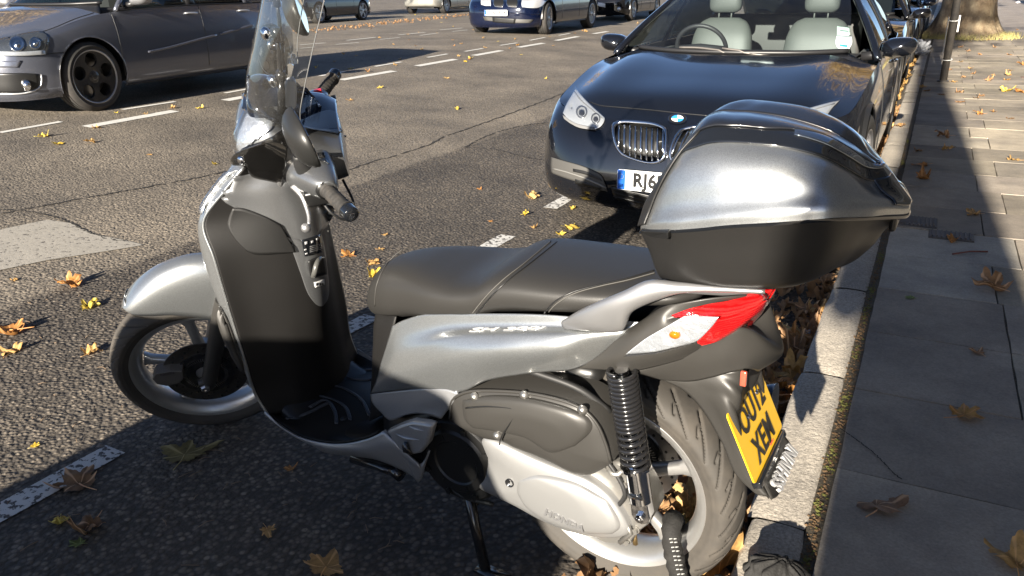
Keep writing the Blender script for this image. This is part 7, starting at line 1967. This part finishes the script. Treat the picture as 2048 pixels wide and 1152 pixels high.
# ------------------------------------------------------------------ brick terrace along the pavement, to the right of the picture
def brick():
    mt = bpy.data.materials.new('stock_brick'); nt, b = nodes_of(mt); L = nt.links; N = nt.nodes.new
    tc = N('ShaderNodeTexCoord'); mp = N('ShaderNodeMapping'); mp.inputs['Rotation'].default_value = (R_(90), 0, R_(90)); L.new(tc.outputs['Object'], mp.inputs[0])
    t = N('ShaderNodeTexBrick'); t.inputs['Scale'].default_value = 4.4; t.inputs['Color1'].default_value = (.30, .17, .09, 1); t.inputs['Color2'].default_value = (.20, .10, .06, 1); t.inputs['Mortar'].default_value = (.32, .29, .24, 1); L.new(mp.outputs[0], t.inputs[0])
    L.new(t.outputs[0], b.inputs['Base Color']); b.inputs['Roughness'].default_value = .85; return mt
BR = brick(); CREAM = M('cream_stucco', (.55, .51, .43), .7, var=.1, vscale=2)
def house(y, label):
    r = empty('terraced_house', (4.6, y, .12)); tag(r, label, 'house', 'terraced houses along our pavement')
    mb = MB()
    # wall built around the openings
    W_ = 6.0; cols = [(.9, 1.9), (2.55, 3.55), (4.2, 5.2)]; flo_ = [(.9, 2.5), (3.9, 5.6), (6.9, 8.3)]
    xs_ = [0] + [v for c in cols for v in c] + [W_]; zs_ = [0] + [v for c in flo_ for v in c] + [9.6]
    for i in range(len(xs_) - 1):
        for j in range(len(zs_) - 1):
            if i % 2 == 1 and j % 2 == 1: continue
            mb.box((.15, (xs_[i] + xs_[i + 1]) / 2, (zs_[j] + zs_[j + 1]) / 2), (.3, xs_[i + 1] - xs_[i], zs_[j + 1] - zs_[j]))
    mb.box((3.3, W_ / 2, 4.8), (5.9, W_, 9.6)) if False else None
    w = mb.obj('wall', BR, r, smooth=False)
    mb = MB(); mb.box((-.06, W_ / 2, 3.3), (.14, W_, .22)); mb.box((-.12, W_ / 2, 9.7), (.3, W_, .35)); mb.obj('cornice', CREAM, r, smooth=False, bevel=.02)
    for a, b in cols:
        for c, d in flo_:
            mb = MB(); 
            for q in (a + .03, b - .03, (a + b) / 2): mb.box((.16, q, (c + d) / 2), (.06, .06 if q != (a + b) / 2 else .03, d - c))
            for q in (c + .03, d - .03, (c + d) / 2): mb.box((.162, (a + b) / 2, q), (.064, b - a - .12, .055))
            f = mb.obj('window', M('window_white', (.6, .6, .57), .5), r, smooth=False)
            mb = MB(); mb.box((.20, (a + b) / 2, (c + d) / 2), (.01, b - a, d - c)); mb.obj('pane', M('pane_dark', (.02, .025, .03), .05, 0, coat=1), f, smooth=False)
            mb = MB(); mb.box((-.03, (a + b) / 2, c - .05), (.2, b - a + .2, .1)); mb.obj('sill', CREAM, f, smooth=False, bevel=.01)
    mb = MB(); mb.box((4, W_ / 2, 4.8), (6.9, W_ - .1, 9.4)); mb.obj('rooms_behind', interior, r, smooth=False)
    return r
for i, (y, l) in enumerate(((-6, 'brick house behind the viewpoint'), (0.05, 'brick house level with the scooter beside the pavement'), (6.1, 'brick house level with the large black car'), (12.15, 'brick house level with the metal pole'), (18.2, 'brick house level with the plane tree'))):
    house(y, l)
# litter
def bag(name, px, py, r, lab, z, seed, mat, sq=(1, .7, .6)):
    rnd = random.Random(seed); c = onz(px, py, z); bm = bmesh.new(); bmesh.ops.create_icosphere(bm, subdivisions=4, radius=1)
    for v in bm.verts:
        n_ = .75 + .25 * math.sin(5 * v.co.x + seed) * math.sin(6 * v.co.y) + .12 * math.sin(13 * v.co.z + 9 * v.co.x)
        v.co = V((v.co.x * r * sq[0] * n_, v.co.y * r * sq[1] * n_, max(-.0, (v.co.z + .6) * r * sq[2] * n_)))
    me = bpy.data.meshes.new(name); bm.to_mesh(me); bm.free(); me.materials.append(mat)
    for p in me.polygons: p.use_smooth = True
    o = bpy.data.objects.new(name, me); COL.objects.link(o); o.location = c; o.rotation_euler = (0, 0, seed); return tag(o, lab, 'litter')
PB_ = M('thin_plastic', (.60, .62, .66), .25, 0, trans=.45, bump=.9, bscale=25, bdist=.01)
bag('plastic_bag', 1838, 108, .28, 'crumpled clear plastic bag on the kerb behind the black cars', .12, 2, PB_)
bag('plastic_wrapper', 1612, 668, .030, 'small clear plastic wrapper among the leaves in the gutter', .03, 5, PB_, (1.1, .6, .5))
bag('drinks_can', 2036, 6, .12, 'crushed pale drinks can at the far edge of the pavement', .12, 3, M('litter_metal', (.6, .6, .62), .3, .6), (1, .5, .5))
# ------------------------------------------------------------------ fallen leaves: each one an object, meshes shared between copies
def leaf_mat(name, c1, c2, c3, rough=.6):
    mt = bpy.data.materials.new(name); nt, b = nodes_of(mt); L = nt.links; N = nt.nodes.new
    oi = N('ShaderNodeObjectInfo'); r = N('ShaderNodeValToRGB'); e = r.color_ramp.elements
    e[0].color = (*c1, 1); e[1].color = (*c3, 1); a = e.new(.5); a.color = (*c2, 1); L.new(oi.outputs['Random'], r.inputs[0])
    tc = N('ShaderNodeTexCoord'); n = N('ShaderNodeTexNoise'); n.inputs['Scale'].default_value = 3.5; n.inputs['Detail'].default_value = 8; n.inputs['Roughness'].default_value = .7; L.new(tc.outputs['Object'], n.inputs['Vector'])
    q = N('ShaderNodeValToRGB'); q.color_ramp.elements[0].position = .35; q.color_ramp.elements[0].color = (.45, .40, .35, 1); q.color_ramp.elements[1].position = .6; q.color_ramp.elements[1].color = (1.15, 1.1, 1, 1); L.new(n.outputs[0], q.inputs[0])
    mx = N('ShaderNodeMix'); mx.data_type = 'RGBA'; mx.blend_type = 'MULTIPLY'; mx.inputs[0].default_value = .8; L.new(r.outputs[0], mx.inputs[6]); L.new(q.outputs[0], mx.inputs[7])
    at = N('ShaderNodeAttribute'); at.attribute_name = 'vein'; m2 = N('ShaderNodeMix'); m2.data_type = 'RGBA'; m2.inputs[7].default_value = (*[min(1, c * 1.7 + .04) for c in c2], 1)
    L.new(at.outputs['Fac'], m2.inputs[0]); L.new(mx.outputs[2], m2.inputs[6]); L.new(m2.outputs[2], b.inputs['Base Color']); b.inputs['Roughness'].default_value = rough
    # a leaf lets some light through
    tr = N('ShaderNodeBsdfTranslucent'); L.new(m2.outputs[2], tr.inputs[0]); ms = N('ShaderNodeMixShader'); ms.inputs[0].default_value = .30
    out = nt.nodes['Material Output']; L.new(b.outputs[0], ms.inputs[1]); L.new(tr.outputs[0], ms.inputs[2]); L.new(ms.outputs[0], out.inputs[0])
    return mt
LM = dict(yellow=leaf_mat('leaf_yellow', (.62, .42, .03), (.66, .48, .10), (.50, .38, .06)),
          tan=leaf_mat('leaf_tan', (.50, .32, .12), (.42, .25, .09), (.55, .40, .18)),
          brown=leaf_mat('leaf_brown', (.30, .17, .085), (.40, .24, .12), (.22, .125, .06)),
          orange=leaf_mat('leaf_orange', (.42, .20, .05), (.36, .17, .05), (.48, .28, .08)),
          olive=leaf_mat('leaf_olive', (.24, .20, .075), (.27, .22, .09), (.20, .165, .06)),
          green=leaf_mat('leaf_green', (.16, .22, .05), (.20, .25, .07), (.14, .19, .05)))
LOBES = [(90, 1.0, 27), (38, .90, 25), (142, .90, 25), (-10, .66, 22), (190, .66, 22)]
def leaf_r(a, rnd_seed):
    q_ = random.Random(rnd_seed * 7 + 1); lob = [(c + q_.uniform(-9, 9), h * q_.uniform(.72, 1.1), w * q_.uniform(.85, 1.25)) for c, h, w in LOBES]
    d = math.degrees(a) % 360; r = .40
    for c, h, w in lob:
        x = (d - c + 180) % 360 - 180; q = abs(x) / w
        if q < 2.2: r = max(r, h * (1 - .50 * q ** 1.05))
    r *= 1 + .10 * math.sin(a * 19 + rnd_seed) * abs(math.sin(a * 4.3 + rnd_seed)) + .05 * math.sin(a * 41 + 2 * rnd_seed)
    dd = abs((d - 270 + 180) % 360 - 180)
    if dd < 26: r *= .55 + .45 * dd / 26
    return max(r, .17)
LEAFMESH = {}
def leaf_mesh(kind, seed, curl, simple=False):
    key = (kind, seed, round(curl, 2), simple)
    if key in LEAFMESH: return LEAFMESH[key]
    rnd = random.Random(seed * 31 + 5); nA, nR = (90, 7) if simple is False else (30, 3)
    vs = [V((0, 0, 0))]; fs = []
    ph = rnd.uniform(0, 6.3); ax_ = rnd.uniform(0, 3.14); c2 = rnd.uniform(.5, 1.0)
    for i in range(nA):
        a = 2 * math.pi * i / nA; R = leaf_r(a, seed)
        for j in range(1, nR + 1):
            r = R * j / nR; x, y = r * math.cos(a), r * math.sin(a)
            u_ = x * math.cos(ax_) + y * math.sin(ax_); w_ = -x * math.sin(ax_) + y * math.cos(ax_)
            z = curl * (u_ * u_ * .9 + c2 * abs(w_) ** 1.5 * .4) + curl * .28 * math.sin(5 * x + ph) * math.cos(4.3 * y + ph * 2) + curl * .10 * math.sin(11 * y + 9 * x + ph)
            # folding in as it curls
            k = 1 / (1 + curl * .55 * abs(u_)); u2 = u_ * k
            X = u2 * math.cos(ax_) - w_ * math.sin(ax_); Y = u2 * math.sin(ax_) + w_ * math.cos(ax_)
            vs.append(V((X, Y, z)))
    for i in range(nA):
        b = 1 + i * nR; c = 1 + ((i + 1) % nA) * nR
        fs.append((0, b, c))
        for j in range(nR - 1): fs.append((b + j, b + j + 1, c + j + 1, c + j))
    zmin = sorted(v.z for v in vs)[len(vs) // 12]
    for v in vs: v.z -= zmin
    nv0 = len(vs); mb = MB(); mb.v = vs; mb.f = fs; mb.mi = [0] * len(fs)
    z0 = vs[0].z
    mb.tube([V((0, 0, z0)), V((.02, -.3, z0 * .8 + .02)), V((rnd.uniform(-.15, .15), -.75, .03 + curl * .15))], [.022, .016, .013], 5, smooth=7)
    me = bpy.data.meshes.new('leaf'); me.from_pydata([tuple(v) for v in mb.v], [], mb.f); me.polygons.foreach_set('use_smooth', [True] * len(me.polygons)); me.materials.append(LM[kind])
    at = me.attributes.new('vein', 'FLOAT', 'POINT')
    for i, v in enumerate(mb.v):
        f = 0
        if i >= nv0: f = 1
        elif i > 0:
            k = (i - 1) // nR; d = 360 * k / nA
            for c, h, w in LOBES:
                if abs((d - c + 180) % 360 - 180) < 2.1: f = .8
        at.data[i].value = f
    me.update(); LEAFMESH[key] = me; return me
random.seed(21)
def leaf(px, py, size, kind, curl=.6, z=None, rot=None, label=None, group=None, surf='road', name='fallen_leaf', seed=None, tilt=None, loc=None):
    p = loc if loc is not None else (onroad(px, py) if surf == 'road' else onz(px, py, .122))
    sd_ = random.randrange(9) if seed is None else seed
    o = bpy.data.objects.new(name, leaf_mesh(kind, sd_, curl)); COL.objects.link(o)
    o.location = (p.x, p.y, p.z + (.003 if surf == 'road' else .001)); s = size / 1.75; o.scale = (s, s, s)
    a = random.uniform(0, 6.28) if rot is None else R_(rot)
    t = (random.uniform(-.16, .16), random.uniform(-.16, .16)) if tilt is None else tilt
    o.rotation_euler = (t[0], t[1], a)
    o['label'] = label; o['category'] = 'leaf'
    if group: o['group'] = group
    return o
G_ROAD = 'fallen leaves scattered on the road'; G_PAVE = 'fallen leaves scattered on the pavement'; G_GUT = 'dead leaves heaped in the gutter'
U = [ # distinct ones, own labels
 (370, 912, .22, 'olive', .12, 'road', 'large flat olive-brown maple leaf on the shaded asphalt left of the scooter', 30), (160, 972, .19, 'brown', .5, 'road', 'large curled brown leaf on the end of the broken white bay line', 80),
 (68, 893, .045, 'yellow', .2, 'road', 'small round bright yellow leaf at the sunny edge of the shade', 0), (140, 574, .14, 'orange', 1.1, 'road', 'curled orange leaf on the asphalt in front of the front mudguard', 60), (176, 617, .12, 'yellow', 1.1, 'road', 'crumpled pale yellow leaf just below the curled orange one', 20),
 (22, 667, .24, 'orange', .7, 'road', 'large orange-brown leaf cut by the left edge of the picture', 110), (183, 708, .11, 'tan', 1.0, 'road', 'curled tan leaf left of the front tyre', 10), (18, 708, .13, 'tan', .9, 'road', 'thin tan leaf under the large orange one at the left edge', 40),
 (182, 1056, .14, 'brown', 1.2, 'road', 'dark brown rolled leaf on the shaded asphalt below the bay line', 200), (160, 1089, .06, 'green', .25, 'road', 'small pointed green leaf in the bottom left corner', 100), (652, 1137, .17, 'tan', .15, 'road', 'square-looking tan leaf at the bottom edge below the foot board', 15),
 (944, 986, .15, 'tan', .2, 'road', 'tan leaf lying under the round black engine cover', 60), (1145, 455, .17, 'yellow', .5, 'road', 'large bright yellow leaf behind the middle of the seat', 190), (1062, 397, .16, 'tan', 1.0, 'road', 'pair-like crumpled tan leaf in front of the black car', 20),
 (915, 219, .10, 'yellow', .9, 'road', 'yellow-green leaf alone in the middle of the lane', 30), (750, 553, .15, 'yellow', .9, 'road', 'yellow leaf heap piece just in front of the seat nose', 0), (748, 528, .13, 'tan', .9, 'road', 'tan curled leaf above the yellow one in front of the seat', 70), (698, 515, .11, 'orange', .9, 'road', 'orange leaf between the leg shield and the seat', 100),
 (85, 273, .17, 'yellow', 1.0, 'road', 'yellow leaf with long shadow near the thin line left of the picture', 10), (400, 217, .12, 'yellow', .9, 'road', 'bright yellow leaf beside the end of the white dash near the grey hatchback', 50), (1145, 419, .08, 'yellow', .9, 'road', 'small golden leaf beside the white bay line end', 10),
 (1752, 1012, .21, 'brown', .30, 'pave', 'large brown maple leaf with pale stem on the shaded paving', 0), (1986, 580, .19, 'brown', 1.1, 'pave', 'big curled brown leaf on the edge of the pale slab', 40), (2032, 1132, .15, 'tan', .9, 'pave', 'crumpled grey-tan leaf in the bottom right corner', 0),
 (1957, 706, .08, 'brown', .4, 'pave', 'flat dull brown leaf on the shaded paving', 40), (1846, 358, .14, 'orange', 1.3, 'pave', 'star-like curled rusty leaf on the shaded slabs beyond the iron covers', 10), (1823, 596, .06, 'green', .2, 'pave', 'small slim grey-green leaf on the shaded slab', 70),
 (2013, 183, .20, 'yellow', .9, 'pave', 'left one of two overlapping golden leaves at the right edge', 0), (2042, 185, .20, 'orange', .9, 'pave', 'right one of two overlapping golden leaves at the right edge', 50), (1888, 274, .20, 'brown', 1.1, 'pave', 'long dark twisted leaf on the pale band of slabs', 90)]
for px, py, s, k, c, sf, lab, rot in U: leaf(px, py, s, k, c * .65, surf=sf, label=lab, rot=rot)
road_list = [(120, 288), (185, 286), (298, 310), (345, 217), (290, 229), (195, 256), (232, 226), (122, 1043), (583, 940), (535, 1062), (960, 379), (1050, 430), (980, 443), (1066, 456), (1180, 400), (1091, 158), (1042, 110), (1106, 92), (1035, 91), (1020, 97), (996, 83), (1030, 79), (971, 96), (931, 124), (940, 118), (905, 80), (1100, 74), (1172, 64), (1150, 67), (1165, 62), (1275, 47), (967, 76), (947, 60), (954, 53), (906, 53),
 (731, 47), (633, 66), (883, 45), (838, 65), (816, 69), (874, 67), (759, 76), (818, 80), (917, 113), (938, 119), (736, 144), (791, 131), (702, 137), (758, 176), (894, 157), (700, 201), (687, 109), (712, 112), (669, 124), (632, 136), (787, 89), (832, 92), (843, 99), (799, 119), (922, 88), (909, 92), (760, 500), (1120, 470), (430, 330), (30, 560), (770, 470), (1000, 540), (560, 45), (700, 42), (850, 30), (900, 25), (830, 30), (925, 28)]
kinds = ['yellow', 'tan', 'tan', 'orange', 'yellow', 'tan']
for i, (px, py) in enumerate(road_list):
    leaf(px, py, random.uniform(.06, .12) if py < 330 else random.uniform(.045, .08), random.choice(kinds), random.choice([.3, .5, .8]), label='small dry yellow or tan leaf lying on the sunlit or shaded asphalt', group=G_ROAD)
pave_list = [(1890, 300), (1838, 302), (1847, 331), (1802, 253), (1800, 250), (1905, 483), (1950, 430), (1928, 833), (1920, 124), (1946, 148), (1906, 164), (1918, 185), (1961, 192), (1955, 196), (2018, 141), (2018, 151), (2012, 160), (1986, 150), (1975, 161), (1941, 137), (1927, 155), (1917, 204), (1987, 224), (1961, 229), (2022, 237), (1941, 84), (1935, 103), (1920, 95), (1846, 151), (1852, 182), (1881, 189), (1846, 175), (2030, 320), (2035, 60), (1990, 95), (2020, 110), (1960, 110), (2044, 130), (1975, 80), (1900, 140)]
for px, py in pave_list:
    leaf(px, py, random.uniform(.09, .15), random.choice(['tan', 'brown', 'orange', 'tan']), random.choice([.3, .5, .8]), surf='pave', label='dry tan or brown leaf lying on the paving slabs', group=G_PAVE)
# gutter
def gut_xy(i, n):
    y = 1.62 + 8.2 * (i / n) ** 1.5
    w = .62 if y < 4.2 else .28
    x = -.27 - min(abs(random.gauss(0, w * .45)), .14 + .32 * (y > 1.95)); return x, y
NG = 142
for i in range(NG):
    x, y = gut_xy(i, NG); hgt = max(0, .055 * (1 - (-.25 - x) / .5)) * random.uniform(.2, 1.1)
    leaf(0, 0, random.uniform(.11, .21), random.choice(['brown', 'brown', 'brown', 'tan', 'brown', 'tan', 'orange', 'brown', 'olive']), random.choice([.7, 1.0, 1.3, .5]), loc=V((x, y, hgt)), tilt=(random.uniform(-.32, .32), random.uniform(-.32, .32)), label='dead brown leaf among the others heaped in the gutter', group=G_GUT)
# finer litter under them
def litter(name, n, fx, lab, mats, size):
    mb = MB()
    for _ in range(n):
        x, y, z = fx(); s = random.uniform(*size); me = leaf_mesh(mats, random.randrange(3), 1.0, True)
        R3 = Euler((random.uniform(-.7, .7), random.uniform(-.7, .7), random.uniform(0, 6.3))).to_matrix()
        vs = [R3 @ (v.co * s) + V((x, y, z)) for v in me.vertices][:91]
        mb.add(vs, [tuple(p.vertices) for p in me.polygons if max(p.vertices) < 91])
    o = mb.obj(name, LM[mats]); o['label'] = lab; o['category'] = 'leaves'; o['kind'] = 'stuff'
def fx(): y = 1.4 + 8.6 * random.random() ** 1.3; x = -.262 - min(abs(random.gauss(0, .24 if y < 4.2 else .10)), .30 + .25 * (y > 1.9)); return x, y, random.uniform(.004, .03)
litter('leaf_litter', 620, fx, 'broken brown leaves matted in the gutter under the larger ones', 'brown', (.04, .09))
def fx2():
    t = random.random(); p = onroad(600 + 380 * t, 66 - 40 * t); return p.x + random.gauss(0, .35), p.y + random.gauss(0, .6), p.z + .02
litter('leaf_drift', 260, fx2, 'drift of brown leaves along the far kerb', 'brown', (.03, .07))
def fx3(): y = 10 + 14 * random.random(); return -.30 - abs(random.gauss(0, .12)), y, .02
litter('leaf_litter', 260, fx3, 'leaves in the gutter beside the row of parked cars farther off', 'tan', (.04, .08))
# twigs and chips on the road
mb = MB()
for _ in range(90):
    p = onroad(random.uniform(-20, 900), random.uniform(560, 1150)); a = random.uniform(0, 6.3); l = random.uniform(.01, .05); d = V((math.cos(a), math.sin(a), 0)) * l
    mb.tube([p + V((0, 0, .004)), p + d * .5 + V((random.uniform(-.006, .006), random.uniform(-.006, .006), .007)), p + d + V((0, 0, .004))], .0011, 4)
o = mb.obj('twigs', M('twig_brown', (.20, .14, .09), .9)); tag(o, 'fine dry twigs and stalks scattered on the asphalt', 'twigs', kind='stuff')
a = onz(1905, 508, .125); b = onz(1975, 503, .125); mb = MB(); mb.tube([a, a.lerp(b, .5) + V((0, .01, .004)), b], .004, 6); tag(mb.obj('stick', M('red_twig', (.18, .06, .04), .8)), 'thin reddish stick on the pale slab near the iron covers', 'stick')
# ------------------------------------------------------------------ lock and chain
mb = MB()
P = [SMAT @ q for q in (S(1352, 1046, -.05), S(1346, 1040, .04), S(1343, 1060, .085), S(1346, 1100, .095), S(1358, 1150, .09), S(1375, 1200, .06))]
P += [V((P[-1].x + .02, P[-1].y - .0, .03)), V((P[-1].x + .10, P[-1].y - .03, .03)), V((-.30, 1.42, .06)), V((-.24, 1.47, .15))]
mb.tube(P, .0215, 16, smooth=90)
for i, v in enumerate(mb.v):
    k = (i // 16); v += V((math.sin(k * 1.7) * .0022, math.cos(k * 2.3) * .002, math.sin(k * 1.1) * .002))
ch = mb.obj('chain_lock', cloth, None); tag(ch, 'black fabric-sleeved chain lock looped through the rear wheel', 'lock')
cs = Surf([ch]);
mb = MB()
for y in (1078, 1084, 1094, 1102, 1112, 1120, 1130, 1138, 1148):
    for dx in (-7, 1):
        mb.tube([cs.at(1346 + (y - 1078) * .22 + dx, y, .0015), cs.at(1346 + (y - 1078) * .22 + dx + 6, y - 1, .0015)], .0016, 5)
mb.obj('sleeve_print', M('sleeve_grey', (.28, .28, .27), .7), ch)
def crump(name, c, r, lab, seed):
    bm = bmesh.new(); bmesh.ops.create_icosphere(bm, subdivisions=5, radius=1)
    for v in bm.verts:
        d = v.co.copy(); a = math.atan2(d.y, d.x); f = 1 + .10 * math.sin(9 * a + seed + 2 * d.z) + .06 * math.sin(17 * a + 5 * d.z) + .08 * math.sin(7 * d.z + 3 * d.x)
        v.co = V((d.x * r[0] * f, d.y * r[1] * f, d.z * r[2] * (1 + .1 * math.sin(11 * a))))
    me = bpy.data.meshes.new(name); bm.to_mesh(me); bm.free(); me.materials.append(cloth)
    for p in me.polygons: p.use_smooth = True
    o = bpy.data.objects.new(name, me); COL.objects.link(o); o.location = c; return tag(o, lab, 'cover') if lab else o
c0_ = onz(1556, 1150, .145)
crump('lock_cover', c0_, (.070, .045, .042), 'gathered black fabric lock cover resting on the kerb', 1).rotation_euler = (0, .2, .3)
# cloth tab standing up behind it throws the pointed shade on the kerb
